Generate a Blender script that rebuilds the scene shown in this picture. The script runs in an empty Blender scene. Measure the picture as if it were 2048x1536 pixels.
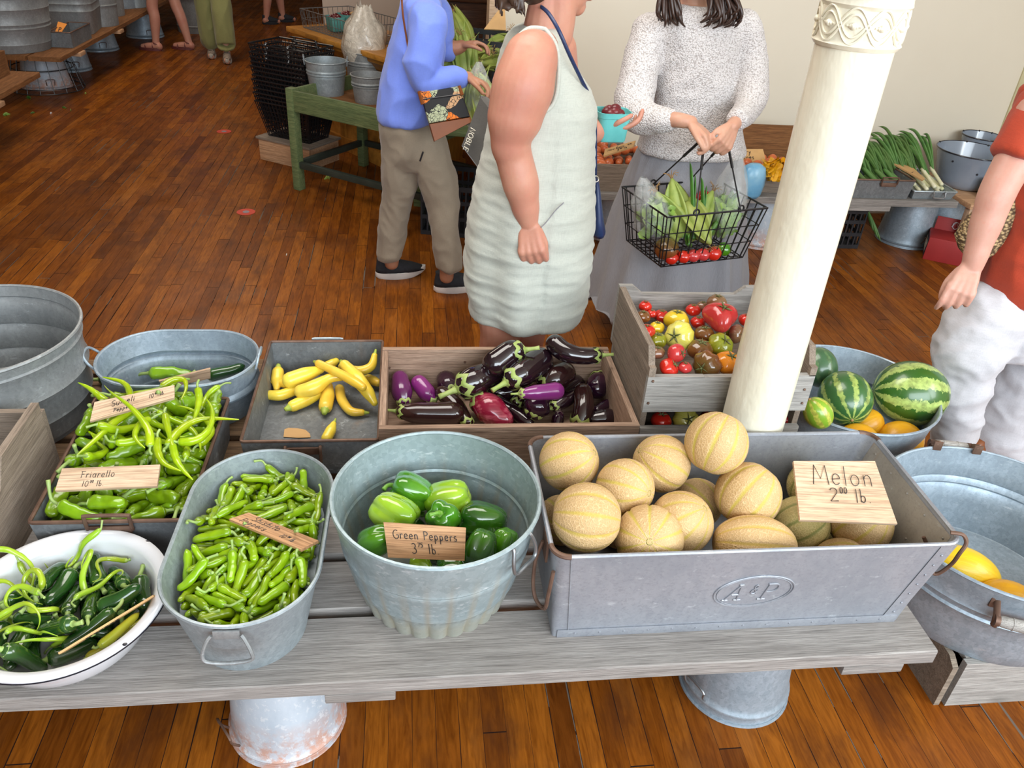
import bpy, bmesh, math, random
from mathutils import Vector, Matrix, Quaternion, Euler, noise as mnoise
sc = bpy.context.scene
COL = sc.collection
PI = math.pi
cos, sin = math.cos, math.sin
R = math.radians

# ------------------------------------------------------------------ camera
FPX, PIT, ROL, YAW, EYE = 1601.0, R(32.256), R(4.234), R(8.598), 1.8
_right = Vector((cos(YAW), -sin(YAW), 0)); _fh = Vector((sin(YAW), cos(YAW), 0)); _z = Vector((0, 0, 1))
_fwd = cos(PIT) * _fh - sin(PIT) * _z
_up = cos(PIT) * _z + sin(PIT) * _fh
CR = cos(ROL) * _right + sin(ROL) * _up
CU = -sin(ROL) * _right + cos(ROL) * _up
CP = Vector((0, 0, EYE))
cam = bpy.data.cameras.new('camera'); cam.sensor_width = 36.0; cam.lens = 36.0 * FPX / 2048.0
cam.clip_start = 0.02; cam.clip_end = 100
camo = bpy.data.objects.new('camera', cam); COL.objects.link(camo)
_m = Matrix((CR, CU, -_fwd)).transposed().to_4x4(); _m.translation = CP
camo.matrix_world = _m
sc.camera = camo

def ray(px, py): return CR * ((px - 1024) / FPX) - CU * ((py - 768) / FPX) + _fwd
def W(px, py, z):
    d = ray(px, py); return CP + d * ((z - EYE) / d.z)
def WY(px, py, y):
    d = ray(px, py); return CP + d * (y / d.y)
def depth(p): return (Vector(p) - CP).dot(_fwd)

# ------------------------------------------------------------------ world, lights, exposure
sc.view_settings.view_transform = 'Standard'; sc.view_settings.look = 'None'
sc.view_settings.gamma = 1.0; sc.view_settings.use_curve_mapping = False
sc.view_settings.exposure = 0.50
try:
    sc.cycles.use_denoising = True
    sc.cycles.max_bounces = 8; sc.cycles.transparent_max_bounces = 12
    sc.cycles.caustics_reflective = False; sc.cycles.caustics_refractive = False
except Exception: pass
world = bpy.data.worlds.new('world'); sc.world = world; world.use_nodes = True
world.node_tree.nodes['Background'].inputs[0].default_value = (0.97, 0.96, 0.95, 1)
world.node_tree.nodes['Background'].inputs[1].default_value = 0.35
def area_light(name, loc, target, sx, sy, power, color):
    l = bpy.data.lights.new(name, 'AREA'); l.shape = 'RECTANGLE'; l.size = sx; l.size_y = sy
    l.energy = power; l.color = color
    o = bpy.data.objects.new(name, l); COL.objects.link(o); o.location = loc
    o.rotation_euler = (Vector(target) - Vector(loc)).to_track_quat('-Z', 'Y').to_euler()
    return o
area_light('shop_window_daylight', (1.3, -2.6, 2.45), (0.5, 2.6, 0.5), 5.2, 2.0, 250, (0.82, 0.92, 1.0))
area_light('side_window_daylight', (3.85, 0.2, 2.2), (0.2, 2.4, 0.6), 2.2, 1.8, 80, (0.88, 0.95, 1.0))
area_light('added_fill_front', (-0.6, 2.6, 3.35), (-0.6, 2.6, 0), 2.6, 1.4, 62, (1.0, 0.95, 0.88))  # overhead fill added to brighten the benches, no fixture seen there
area_light('added_fill_hall', (-2.2, 8.0, 3.35), (-2.2, 8.0, 0), 1.6, 3.0, 45, (1.0, 0.86, 0.70))  # added warm fill above the hall, not a known lamp

# ------------------------------------------------------------------ node helpers
class NT:
    def __init__(s, name):
        s.m = bpy.data.materials.new(name); s.m.use_nodes = True
        s.t = s.m.node_tree; s.n = s.t.nodes; s.l = s.t.links
        s.b = s.n['Principled BSDF']
    def link(s, a, b): s.l.new(a, b)
    def setin(s, sock, v):
        if v is None: return
        if hasattr(v, 'is_output'): s.l.new(v, sock)
        elif isinstance(v, (tuple, list)):
            sock.default_value = tuple(v) + (1,) if len(v) == 3 and len(sock.default_value) == 4 else v
        else: sock.default_value = v
    def math(s, op, a, b=None, c=None):
        n = s.n.new('ShaderNodeMath'); n.operation = op
        for i, v in enumerate((a, b, c)):
            if v is not None: s.setin(n.inputs[i], v)
        return n.outputs[0]
    def vmath(s, op, a, b=None):
        n = s.n.new('ShaderNodeVectorMath'); n.operation = op
        s.setin(n.inputs[0], a)
        if b is not None: s.setin(n.inputs[1], b)
        return n.outputs[0]
    def obj(s): return s.n.new('ShaderNodeTexCoord').outputs['Object']
    def uv(s): return s.n.new('ShaderNodeTexCoord').outputs['UV']
    def pos(s): return s.n.new('ShaderNodeNewGeometry').outputs['Position']
    def rnd(s): return s.n.new('ShaderNodeObjectInfo').outputs['Random']
    def scale(s, vec, sv, loc=(0, 0, 0), rot=(0, 0, 0)):
        n = s.n.new('ShaderNodeMapping'); s.l.new(vec, n.inputs[0])
        n.inputs['Scale'].default_value = sv; n.inputs['Location'].default_value = loc; n.inputs['Rotation'].default_value = rot
        return n.outputs[0]
    def noise(s, vec, sc_, det=3, rough=.55, dist=0, fac=True):
        n = s.n.new('ShaderNodeTexNoise'); n.inputs['Scale'].default_value = sc_
        n.inputs['Detail'].default_value = det; n.inputs['Roughness'].default_value = rough; n.inputs['Distortion'].default_value = dist
        if vec is not None: s.l.new(vec, n.inputs['Vector'])
        return n.outputs[0 if fac else 1]
    def voro(s, vec, sc_, feat='F1', out='Distance', rand=1):
        n = s.n.new('ShaderNodeTexVoronoi'); n.feature = feat; n.inputs['Scale'].default_value = sc_
        n.inputs['Randomness'].default_value = rand
        s.l.new(vec, n.inputs['Vector']); return n.outputs[out]
    def white(s, v, dim='1D'):
        n = s.n.new('ShaderNodeTexWhiteNoise'); n.noise_dimensions = dim
        s.l.new(v, n.inputs['W' if dim == '1D' else 'Vector']); return n.outputs['Value']
    def sep(s, v):
        n = s.n.new('ShaderNodeSeparateXYZ'); s.l.new(v, n.inputs[0]); return n.outputs
    def comb(s, x, y, z):
        n = s.n.new('ShaderNodeCombineXYZ')
        for i, v in enumerate((x, y, z)): s.setin(n.inputs[i], v)
        return n.outputs[0]
    def mix(s, f, a, b, mode='MIX'):
        n = s.n.new('ShaderNodeMix'); n.data_type = 'RGBA'; n.blend_type = mode
        s.setin(n.inputs[0], f); s.setin(n.inputs[6], a); s.setin(n.inputs[7], b)
        return n.outputs[2]
    def ramp(s, f, stops):
        n = s.n.new('ShaderNodeValToRGB'); s.l.new(f, n.inputs[0]); e = n.color_ramp.elements
        while len(e) < len(stops): e.new(.5)
        for i, (p, c) in enumerate(stops):
            e[i].position = p; e[i].color = (c if len(c) == 4 else tuple(c) + (1,)) if isinstance(c, (tuple, list)) else (c, c, c, 1)
        return n.outputs[0]
    def mr(s, v, a, b, c=0, d=1):
        n = s.n.new('ShaderNodeMapRange'); s.l.new(v, n.inputs[0])
        for i, x in enumerate((a, b, c, d)): n.inputs[i + 1].default_value = x
        return n.outputs[0]
    def hsv(s, col, h=.5, sa=1, v=1):
        n = s.n.new('ShaderNodeHueSaturation'); s.setin(n.inputs['Hue'], h); s.setin(n.inputs['Saturation'], sa); s.setin(n.inputs['Value'], v)
        s.setin(n.inputs['Color'], col); return n.outputs[0]
    def bump(s, h, strength=.3, dist=.002):
        n = s.n.new('ShaderNodeBump'); n.inputs['Strength'].default_value = strength; n.inputs['Distance'].default_value = dist
        s.l.new(h, n.inputs['Height']); s.l.new(n.outputs[0], s.b.inputs['Normal'])
    def fin(s, col=None, rough=None, metal=None, coat=None, spec=None, sss=None, trans=None, alpha=None, sheen=None):
        for k, v in (('Base Color', col), ('Roughness', rough), ('Metallic', metal), ('Coat Weight', coat), ('Specular IOR Level', spec),
                     ('Subsurface Weight', sss), ('Transmission Weight', trans), ('Alpha', alpha), ('Sheen Weight', sheen)):
            if v is not None: s.setin(s.b.inputs[k], v)
        if sss: s.b.inputs['Subsurface Scale'].default_value = .006
        if coat: s.b.inputs['Coat Roughness'].default_value = .08
        return s.m

def pmat(name, c1, c2=None, scale=8, rough=.5, metal=0, coat=None, bump=0, bscale=60, bdist=.001, rv=.12, spec=None, sss=None, stretch=(1, 1, 1), hue=0, sheen=None, rough2=None, det=4):
    n = NT(name); v = n.scale(n.obj(), stretch)
    f = n.ramp(n.noise(v, scale, det), [(.3, 0.), (.7, 1.)])
    col = n.mix(f, c1, c2 or tuple(x * .8 for x in c1))
    if rv or hue:
        r = n.rnd()
        col = n.hsv(col, n.mr(r, 0, 1, .5 - hue, .5 + hue), 1, n.mr(r, 0, 1, 1 - rv, 1 + rv))
    if bump: n.bump(n.noise(v, bscale, 3), bump, bdist)
    if rough2 is not None: rough = n.mr(f, 0, 1, rough, rough2)
    return n.fin(col, rough, metal, coat, spec, sss, sheen=sheen)

def mat_floor():
    n = NT('narrow_wood_floorboards'); p = n.pos(); s = n.sep(p)
    u = n.math('DIVIDE', s[0], .0583); row = n.math('FLOOR', u); fu = n.math('FRACT', u)
    r1 = n.white(row)
    v = n.math('ADD', n.math('DIVIDE', s[1], .95), n.math('MULTIPLY', r1, 17.3)); seg = n.math('FLOOR', v); fv = n.math('FRACT', v)
    cell = n.white(n.comb(row, seg, 0.5), '3D')
    base = n.ramp(cell, [(0, (.15, .041, .005)), (.2, (.215, .060, .006)), (.5, (.275, .080, .008)), (.85, (.345, .108, .011)), (1, (.25, .068, .007))])
    vec = n.comb(n.math('ADD', s[0], n.math('MULTIPLY', cell, 40)), n.math('MULTIPLY', s[1], .10), 0)
    g = n.noise(vec, 75, 5, .6, 1.2)
    base = n.mix(n.mr(g, .38, .68, 0, .8), base, n.mix(1, base, (.45, .38, .34), 'MULTIPLY'))
    blot = n.noise(n.scale(p, (2.6, 1.0, 1)), 2.6, 5, .66)
    base = n.mix(n.mr(blot, .47, .68, 0, .7), base, (.07, .022, .008))
    wear = n.noise(n.scale(p, (5, 1.2, 1)), 1.7, 4)
    base = n.mix(n.mr(wear, .57, .75, 0, .35), base, (.40, .15, .03))
    gapw = n.mr(n.noise(n.scale(p, (1, .8, 1)), 3.0, 2), .45, .75, .022, .11)
    gr = n.white(n.math('ADD', row, 91.7))
    gapw = n.math('MULTIPLY', gapw, n.mr(gr, 0, 1, .35, 1.5))
    e = n.math('MINIMUM', fu, n.math('SUBTRACT', 1, fu))
    gap = n.math('LESS_THAN', e, n.math('MULTIPLY', gapw, .5))
    e2 = n.math('LESS_THAN', fv, .0035)
    gap = n.math('MAXIMUM', gap, e2)
    gcol = n.mix(n.math('GREATER_THAN', n.math('MULTIPLY', gapw, gr), .062), (.018, .008, .005), (.13, .105, .085))
    base = n.mix(gap, base, gcol)
    n.bump(n.math('SUBTRACT', n.math('MULTIPLY', n.noise(p, 8, 3), .5), gap), .35, .002)
    rough = n.mr(n.noise(p, 5, 4), .3, .75, .27, .5)
    return n.fin(base, n.math('ADD', rough, n.math('MULTIPLY', gap, .4)), spec=.14)

def mat_wood(name, c1, c2, c3, grain=(1, 14, 14), scale=4, rough=.75, rv=.1, knots=True, bump=.35):
    """weathered boards, grain along the object's x axis by default"""
    n = NT(name); o = n.obj(); r = n.rnd()
    v = n.vmath('ADD', n.scale(o, grain), n.comb(n.math('MULTIPLY', r, 13), n.math('MULTIPLY', r, 31), n.math('MULTIPLY', r, 7)))
    g = n.noise(v, scale, 6, .62, 1.0)
    g2 = n.noise(v, scale * 5, 4, .6, .3); g3 = n.noise(n.scale(v, tuple(.5 if gg == min(grain) else 3.2 for gg in grain)), scale * 4, 3, .7)
    col = n.ramp(g, [(.25, c1), (.5, c2), (.78, c3)])
    col = n.mix(n.mr(g2, .45, .7, 0, .55), col, tuple(x * .55 for x in c1))
    col = n.mix(n.mr(g3, .50, .64, 0, .6), col, tuple(x * .42 for x in c1)); col = n.mix(n.mr(g3, .46, .34, 0, .35), col, tuple(min(1, x * 1.25) for x in c3))
    st = n.noise(o, 3.0, 3); col = n.mix(n.mr(st, .5, .75, 0, .45), col, tuple(x * .62 for x in c2))
    if knots:
        k = n.voro(n.scale(o, tuple(.9 if gg == min(grain) else 2.4 for gg in grain)), 2.1)
        col = n.mix(n.mr(k, .03, .10, .75, 0), col, tuple(x * .35 for x in c1))
    col = n.hsv(col, .5, 1, n.mr(r, 0, 1, 1 - rv, 1 + rv))
    n.bump(n.math('ADD', n.math('ADD', g, g2), n.math('MULTIPLY', g3, -1.2)), bump, .003)
    return n.fin(col, rough, spec=.3)

def mat_galv(name, c1=(.33, .38, .41), c2=(.48, .55, .58), rust=.0, rough=.48, sp=95, metal=.5):
    n = NT(name); o = n.obj()
    cell = n.sep(n.voro(n.vmath('ADD', n.scale(o, (1, 1, .7)), n.scale(n.noise(o, 40, 2, fac=False), (.012, .012, .012))), sp, out='Color'))[0]
    fl = n.mix(n.math('ADD', n.math('MULTIPLY', n.ramp(cell, [(.2, 0.), (.85, 1.)]), .45), n.math('MULTIPLY', n.noise(o, 11, 5, .7), .5)), c1, c2)
    big = n.noise(n.scale(o, (1, 1, .6)), 5, 5, .65)
    col = n.mix(n.mr(big, .42, .7, 0, .65), fl, tuple(x * .62 for x in c1))
    white = n.noise(n.scale(o, (1, 1, 2.5)), 22, 4, .7)
    col = n.mix(n.mr(white, .62, .72, 0, .45), col, (.68, .73, .76))
    fine = n.noise(n.scale(o, (1, 1, 1.4)), 120, 3, .7); col = n.mix(n.mr(fine, .5, .7, 0, .4), col, tuple(x * .6 for x in c1))
    if rust:
        rs = n.noise(n.scale(o, (2.2, 2.2, .35)), 6, 4, .6)
        col = n.mix(n.mr(rs, .60, .74, 0, rust), col, (.36, .20, .09))
    n.bump(n.math('ADD', n.noise(o, 14, 3), n.math('MULTIPLY', cell, .12)), .18, .004)
    return n.fin(col, n.mr(big, .3, .7, rough - .1, rough + .14), metal)

M = {}
M['floor'] = mat_floor()
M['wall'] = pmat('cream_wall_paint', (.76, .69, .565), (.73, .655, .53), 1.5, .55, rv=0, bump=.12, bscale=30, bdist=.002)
M['wallpink'] = pmat('pale_far_wall_paint', (.62, .50, .40), (.58, .46, .36), 2, .6, rv=0)
M['ceil'] = pmat('white_ceiling_paint', (.75, .72, .64), None, 3, .7, rv=0)
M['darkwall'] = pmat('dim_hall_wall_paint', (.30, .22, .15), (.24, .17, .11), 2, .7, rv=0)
M['trim'] = pmat('ochre_wall_trim', (.62, .55, .33), None, 5, .5, rv=0)
M['column'] = pmat('glossy_cream_column_paint', (.80, .755, .62), (.77, .72, .565), 6, .32, rv=0, bump=.7, bscale=22, bdist=.006, coat=.25, stretch=(1, 1, .5))
M['bench'] = mat_wood('grey_weathered_bench_wood', (.215, .195, .18), (.315, .29, .27), (.42, .395, .37), (1, 22, 22), 3.0)
M['benchraw'] = mat_wood('brown_bench_wood', (.11, .065, .035), (.20, .12, .065), (.29, .18, .10), (1, 12, 12), 3.2)
M['crate'] = mat_wood('weathered_crate_wood', (.17, .13, .10), (.28, .22, .17), (.37, .30, .24), (1, 20, 20), 4)
M['crategrey'] = mat_wood('silver_grey_crate_wood', (.24, .225, .205), (.36, .34, .315), (.48, .46, .43), (1, 20, 20), 4)
M['cratepink'] = mat_wood('brown_planed_crate_wood', (.22, .135, .09), (.38, .25, .175), (.48, .34, .25), (1, 12, 12), 4, knots=False)
M['sidecrate_y'] = mat_wood('crate_end_wood', (.15, .115, .085), (.29, .235, .18), (.40, .33, .26), (12, 1, 12), 4, knots=False)
M['galv'] = mat_galv('galvanized_steel', rust=.0)
M['galvblue'] = mat_galv('bluish_galvanized_steel', (.33, .405, .47), (.49, .58, .66))
M['galvdark'] = mat_galv('dark_aged_steel', (.16, .17, .18), (.26, .28, .29), rust=.25, rough=.6, metal=.4)
M['galvold'] = mat_galv('dull_galvanized_steel', (.30, .315, .32), (.42, .44, .445), rough=.55)
M['alum'] = mat_galv('scuffed_pale_trough_metal', (.345, .365, .41), (.40, .42, .46), rough=.45, sp=60, metal=.45)
M['alumin'] = mat_galv('stained_trough_end_metal', (.38, .35, .31), (.46, .42, .37), rust=.8, rough=.5, sp=8, metal=.4)
M['rust'] = pmat('rusty_brown_iron', (.12, .065, .045), (.20, .12, .085), 30, .55, .5, rv=0)
M['wire'] = pmat('grey_steel_wire', (.32, .33, .34), None, 20, .4, .8, rv=0)
M['blackwire'] = pmat('black_coated_wire', (.012, .012, .014), None, 20, .35, rv=0)
M['blackplastic'] = pmat('black_plastic', (.014, .015, .018), (.022, .024, .03), 20, .45, rv=0)
M['enamelw'] = pmat('white_enamel', (.72, .74, .77), (.69, .70, .74), 3, .12, coat=.6, rv=0)
M['enamelk'] = pmat('black_enamel_edge', (.012, .012, .02), None, 3, .2, rv=0)
M['enamelb'] = pmat('grey_blue_enamel', (.20, .235, .29), (.26, .30, .36), 4, .2, coat=.5, rv=0)
def mat_streaked():
    n = NT('tan_streaked_galvanized_steel'); o = n.obj(); s = n.sep(o)
    cell = n.sep(n.voro(o, 95, out='Color'))[0]
    col = n.mix(n.math('ADD', n.math('MULTIPLY', cell, .4), n.math('MULTIPLY', n.noise(o, 12, 5, .7), .6)), (.26, .33, .35), (.46, .56, .59))
    big = n.noise(n.scale(o, (1, 1, .5)), 7, 5, .65); col = n.mix(n.mr(big, .42, .7, 0, .5), col, (.25, .31, .32))
    white = n.noise(n.scale(o, (1, 1, 3)), 30, 4, .7); col = n.mix(n.mr(white, .58, .70, 0, .6), col, (.66, .72, .74))
    a = n.math('ARCTAN2', s[1], s[0]); wob = n.math('MULTIPLY', n.math('SUBTRACT', n.noise(o, 9, 3), .5), .9)
    st = n.mr(n.math('COSINE', n.math('ADD', n.math('MULTIPLY', a, 26), n.math('MULTIPLY', wob, 2.4))), .1, 1.0)
    per = n.mr(n.noise(n.comb(n.math('MULTIPLY', a, 4), 0, 0), 3, 2), .35, .65, .25, 1)
    low = n.mr(s[2], .10, .23, 1, 0); col = n.mix(n.math('MULTIPLY', n.math('MULTIPLY', st, low), n.math('MULTIPLY', per, .55)), col, (.42, .34, .22))
    foot = n.mr(s[2], .035, .085, .55, 0); col = n.mix(foot, col, (.47, .42, .30))
    n.bump(n.math('ADD', n.noise(o, 14, 3), n.math('MULTIPLY', cell, .12)), .2, .004)
    return n.fin(col, .5, .45)
def mat_whitebucket():
    n = NT('whitewashed_bucket_metal'); o = n.obj(); s = n.sep(o)
    a = n.noise(n.scale(o, (1, 1, .5)), 9, 5, .6)
    col = n.mix(n.mr(a, .4, .65, 0, 1), (.56, .63, .70), (.42, .50, .58))
    rs = n.noise(o, 26, 5, .7)
    low = n.mr(s[2], .045, .14, 1, 0)
    col = n.mix(n.math('MULTIPLY', low, n.mr(rs, .42, .55, .2, 1)), col, (.55, .33, .26))
    wh = n.noise(o, 60, 3, .7); col = n.mix(n.mr(wh, .55, .62, 0, .5), col, (.74, .76, .78))
    return n.fin(col, .55, .15)
M['whitebucket'] = mat_whitebucket()
M['galvrust'] = mat_streaked()
M['sign'] = mat_wood('pale_planed_sign_wood', (.52, .34, .21), (.63, .44, .295), (.70, .515, .36), (1.2, 9, 9), 2.5, .6, rv=.04, knots=False, bump=.1)
M['signcedar'] = mat_wood('reddish_cedar_sign_wood', (.40, .20, .085), (.52, .28, .135), (.60, .36, .19), (1, 9, 9), 3, .6, rv=0, knots=False, bump=.1)
M['signtan'] = pmat('tan_card', (.60, .36, .15), None, 9, .7, rv=.05)
M['signorange'] = pmat('orange_card', (.78, .27, .03), None, 9, .7, rv=0)
M['ink'] = pmat('black_marker_ink', (.02, .018, .018), None, 10, .5, rv=0)
M['white'] = pmat('white_card', (.80, .80, .84), None, 10, .5, rv=0)
M['ltext'] = pmat('cream_print', (.85, .80, .68), None, 10, .6, rv=0)

# ------------------------------------------------------------------ mesh helpers
class B:
    def __init__(s): s.v = []; s.f = []
    def add(s, V, F):
        o = len(s.v); s.v += [Vector(p) for p in V]; s.f += [tuple(i + o for i in f) for f in F]; return s
    def box(s, c, d, rot=None, bev=0.0, mtx=None):
        bm = bmesh.new(); bmesh.ops.create_cube(bm, size=1)
        for v in bm.verts: v.co = Vector((v.co.x * d[0], v.co.y * d[1], v.co.z * d[2]))
        if bev: bmesh.ops.bevel(bm, geom=list(bm.edges), offset=bev, segments=2, affect='EDGES', profile=.6)
        m = Matrix.Translation(Vector(c)) @ (Euler(rot).to_matrix().to_4x4() if rot else Matrix())
        if mtx: m = mtx @ m
        bm.verts.index_update()
        V = [m @ v.co for v in bm.verts]; F = [[v.index for v in f.verts] for f in bm.faces]; bm.free()
        return s.add(V, F)
    def hexa(s, P):
        """8 corners: bottom loop 0-3 then top loop 4-7"""
        return s.add(P, [(3, 2, 1, 0), (4, 5, 6, 7), (0, 1, 5, 4), (1, 2, 6, 5), (2, 3, 7, 6), (3, 0, 4, 7)])
    def slab(s, a, b, t, up):
        """board between two bottom edges: a=(p0,p1) near edge, b=(p0,p1) far edge, thickness t along up"""
        u = Vector(up) * t; P = [Vector(a[0]), Vector(a[1]), Vector(b[1]), Vector(b[0])]
        return s.hexa(P + [p + u for p in P])
    def rings(s, rg, cap0=True, cap1=True, closed=False):
        n = len(rg[0]); V = [p for r in rg for p in r]; F = []
        k = len(rg)
        for i in range(k if closed else k - 1):
            j = (i + 1) % k
            for q in range(n):
                w = (q + 1) % n; F.append((i * n + q, i * n + w, j * n + w, j * n + q))
        if not closed:
            if cap0: F.append(tuple(range(n - 1, -1, -1)))
            if cap1: F.append(tuple((k - 1) * n + q for q in range(n)))
        return s.add(V, F)
    def tube(s, path, r, n=8, cap=True, closed=False, flat=None, up=None):
        P = [Vector(p) for p in path]; k = len(P); rs = r if isinstance(r, (list, tuple)) else [r] * k
        T = []
        for i in range(k):
            a = P[(i - 1) % k] if (closed or i > 0) else P[i]; b = P[(i + 1) % k] if (closed or i < k - 1) else P[i]
            t = b - a; T.append(t.normalized() if t.length > 1e-9 else Vector((0, 0, 1)))
        N = Vector(up) if up else (T[0].orthogonal()); N = (N - T[0] * N.dot(T[0]))
        if N.length < 1e-6: N = T[0].orthogonal()
        N.normalize(); rg = []
        for i in range(k):
            N = N - T[i] * N.dot(T[i])
            if N.length < 1e-6: N = T[i].orthogonal()
            N.normalize(); Bn = T[i].cross(N)
            fl = flat if flat else 1.0
            rg.append([P[i] + (N * cos(2 * PI * q / n) + Bn * (sin(2 * PI * q / n) * fl)) * rs[i] for q in range(n)])
        return s.rings(rg, cap, cap, closed)
    def lathe(s, prof, n=32, c=(0, 0, 0), sx=1, sy=1, fn=None, m=None):
        c = Vector(c); rg = []
        for (r, z) in prof:
            ring = []
            for q in range(n):
                a = 2 * PI * q / n; k = fn(a, r, z) if fn else 1
                p = Vector((cos(a) * r * sx * k, sin(a) * r * sy * k, z)); ring.append((m @ p if m else p) + c)
            rg.append(ring)
        return s.rings(rg, prof[0][0] > 1e-6, prof[-1][0] > 1e-6) if True else s
    def ball(s, c, r, n=12, k=8, m=None):
        rx, ry, rz = r if isinstance(r, (tuple, list)) else (r, r, r)
        pr = [(max(1e-5, sin(PI * i / k)), -cos(PI * i / k)) for i in range(k + 1)]
        rg = [[(m @ Vector((cos(2 * PI * q / n) * a * rx, sin(2 * PI * q / n) * a * ry, z * rz)) if m else Vector((cos(2 * PI * q / n) * a * rx, sin(2 * PI * q / n) * a * ry, z * rz))) + Vector(c) for q in range(n)] for a, z in pr]
        return s.rings(rg)
    def sheet(s, grid, thick=None):
        h, w = len(grid), len(grid[0]); V = [p for r in grid for p in r]
        F = [(i * w + j, i * w + j + 1, (i + 1) * w + j + 1, (i + 1) * w + j) for i in range(h - 1) for j in range(w - 1)]
        return s.add(V, F)
    def xf(s, m): s.v = [m @ p for p in s.v]; return s
    def clean(s, d=1e-5):
        bm = bmesh.new()
        vs = [bm.verts.new(p) for p in s.v]
        for f in s.f:
            try: bm.faces.new([vs[i] for i in f])
            except ValueError: pass
        bmesh.ops.remove_doubles(bm, verts=bm.verts, dist=d)
        bmesh.ops.recalc_face_normals(bm, faces=bm.faces)
        return bm

def mesh_from(name, b, mat, angle=40):
    me = bpy.data.meshes.new(name); bm = b.clean() if isinstance(b, B) else b
    bm.to_mesh(me); bm.free()
    me.polygons.foreach_set('use_smooth', [True] * len(me.polygons))
    if angle and angle < 180: me.set_sharp_from_angle(angle=R(angle))
    if mat: me.materials.append(M[mat] if isinstance(mat, str) else mat)
    return me
def mw(o):
    m = o.matrix_basis.copy(); p = o.parent
    while p: m = p.matrix_basis @ m; p = p.parent
    return m
def obj(name, b, mat, parent=None, world=True, loc=None, angle=40, label=None):
    """one mesh object; world=True: the builder's points are world points"""
    if isinstance(b, B) and loc is not None:
        b.v = [p - Vector(loc) for p in b.v]
    elif isinstance(b, B) and parent is not None and world:
        b.xf(mw(parent).inverted())
    o = bpy.data.objects.new(name, mesh_from(name, b, mat, angle) if isinstance(b, B) else b); COL.objects.link(o)
    if loc is not None: o.location = loc
    if parent: o.parent = parent
    if label: o['label'] = label
    return o
def tag(o, label, cat, group=None, kind=None):
    o['label'] = label; o['category'] = cat
    if group: o['group'] = group
    if kind: o['kind'] = kind
    return o
def thing(name, label, cat, loc=(0, 0, 0), rotz=0, group=None):
    o = bpy.data.objects.new(name, None); COL.objects.link(o); o.empty_display_size = .05
    o.location = loc; o.rotation_euler = (0, 0, rotz)
    return tag(o, label, cat, group)
def struct(name, b, mat, loc=(0, 0, 0), parent=None):
    o = obj(name, b, mat, parent, True, None if parent else loc)
    if not parent: o['kind'] = 'structure'
    return o
def dup(o, mtx=None, label=None, group=None):
    c = o.copy(); COL.objects.link(c)
    if mtx is not None: c.matrix_basis = mtx
    if label: c['label'] = label
    if group: c['group'] = group
    for ch in [x for x in o.children]:
        d = ch.copy(); COL.objects.link(d); d.parent = c
        for g in [x for x in ch.children]:
            e = g.copy(); COL.objects.link(e); e.parent = d
    return c
def dissolve(o):
    """drop a prototype that was only a source"""
    for ch in list(o.children):
        for g in list(ch.children): bpy.data.objects.remove(g)
        bpy.data.objects.remove(ch)
    bpy.data.objects.remove(o)
def lerp(a, b, t): return a + (b - a) * t
def bez(pts, n=16):
    """Catmull-Rom through points"""
    P = [Vector(p) for p in pts]; out = []
    for i in range(len(P) - 1):
        p0, p1, p2, p3 = P[max(i - 1, 0)], P[i], P[i + 1], P[min(i + 2, len(P) - 1)]
        for k in range(n):
            t = k / n
            out.append(.5 * ((2 * p1) + (p2 - p0) * t + (2 * p0 - 5 * p1 + 4 * p2 - p3) * t * t + (3 * p1 - p0 - 3 * p2 + p3) * t ** 3))
    out.append(P[-1]); return out
def fuse(b, voxel=.006, smooth=6, name='fused'):
    """unite overlapping shells into one continuous surface (voxel remesh + smoothing); returns a Mesh"""
    me = mesh_from(name, b, None, None); o = bpy.data.objects.new(name, me); COL.objects.link(o)
    m = o.modifiers.new('r', 'REMESH'); m.mode = 'VOXEL'; m.voxel_size = voxel; m.use_smooth_shade = True
    if smooth:
        s = o.modifiers.new('s', 'SMOOTH'); s.factor = .5; s.iterations = smooth
    dg = bpy.context.evaluated_depsgraph_get(); dg.update()
    res = bpy.data.meshes.new_from_object(o.evaluated_get(dg)); bpy.data.objects.remove(o); bpy.data.meshes.remove(me)
    res.name = name; return res

# outlines for vessels -------------------------------------------------
def outline(hx, hy, n=48, kind='round', r=None):
    out = []
    if kind == 'round':
        return [Vector((cos(2 * PI * i / n) * hx, sin(2 * PI * i / n) * hy, 0)) for i in range(n)]
    if kind == 'stadium': r = min(hx, hy)
    r = min(r, hx, hy); q = n // 4
    for c, (sx, sy) in enumerate(((1, 1), (-1, 1), (-1, -1), (1, -1))):
        for i in range(q):
            a = (c + i / (q - 1)) * PI / 2
            out.append(Vector((sx * (hx - r) + cos(a) * r, sy * (hy - r) + sin(a) * r, 0)))
    return out
def vessel(b, hx, hy, prof, n=48, kind='round', r=None, inner=.003, m=None, fn=None, shift=None, floor=None):
    """prof: (outward offset, z) from the foot up to the rim; the inside follows it `inner` metres in"""
    rg = []
    def ring(d, z, t=0):
        o = outline(hx + d - t, hy + d - t, n, kind, (r + d if r else None))
        sh = shift(z) if shift else Vector((0, 0, 0))
        return [((m @ (p + Vector((0, 0, z)) + sh)) if m else p + Vector((0, 0, z)) + sh) for p in ([q * (fn(i / n, z)) for i, q in enumerate(o)] if fn else o)]
    for d, z in prof: rg.append(ring(d, z))
    low = None
    for d, z in reversed(prof[1:]):
        if floor and z < floor:
            rg.append(ring(low[0], floor, inner)); break
        rg.append(ring(d, z, inner)); low = (d, z)
    else:
        d, z = prof[0]; rg.append(ring(d, z + inner, inner))
    return b.rings(rg, True, True)
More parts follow.
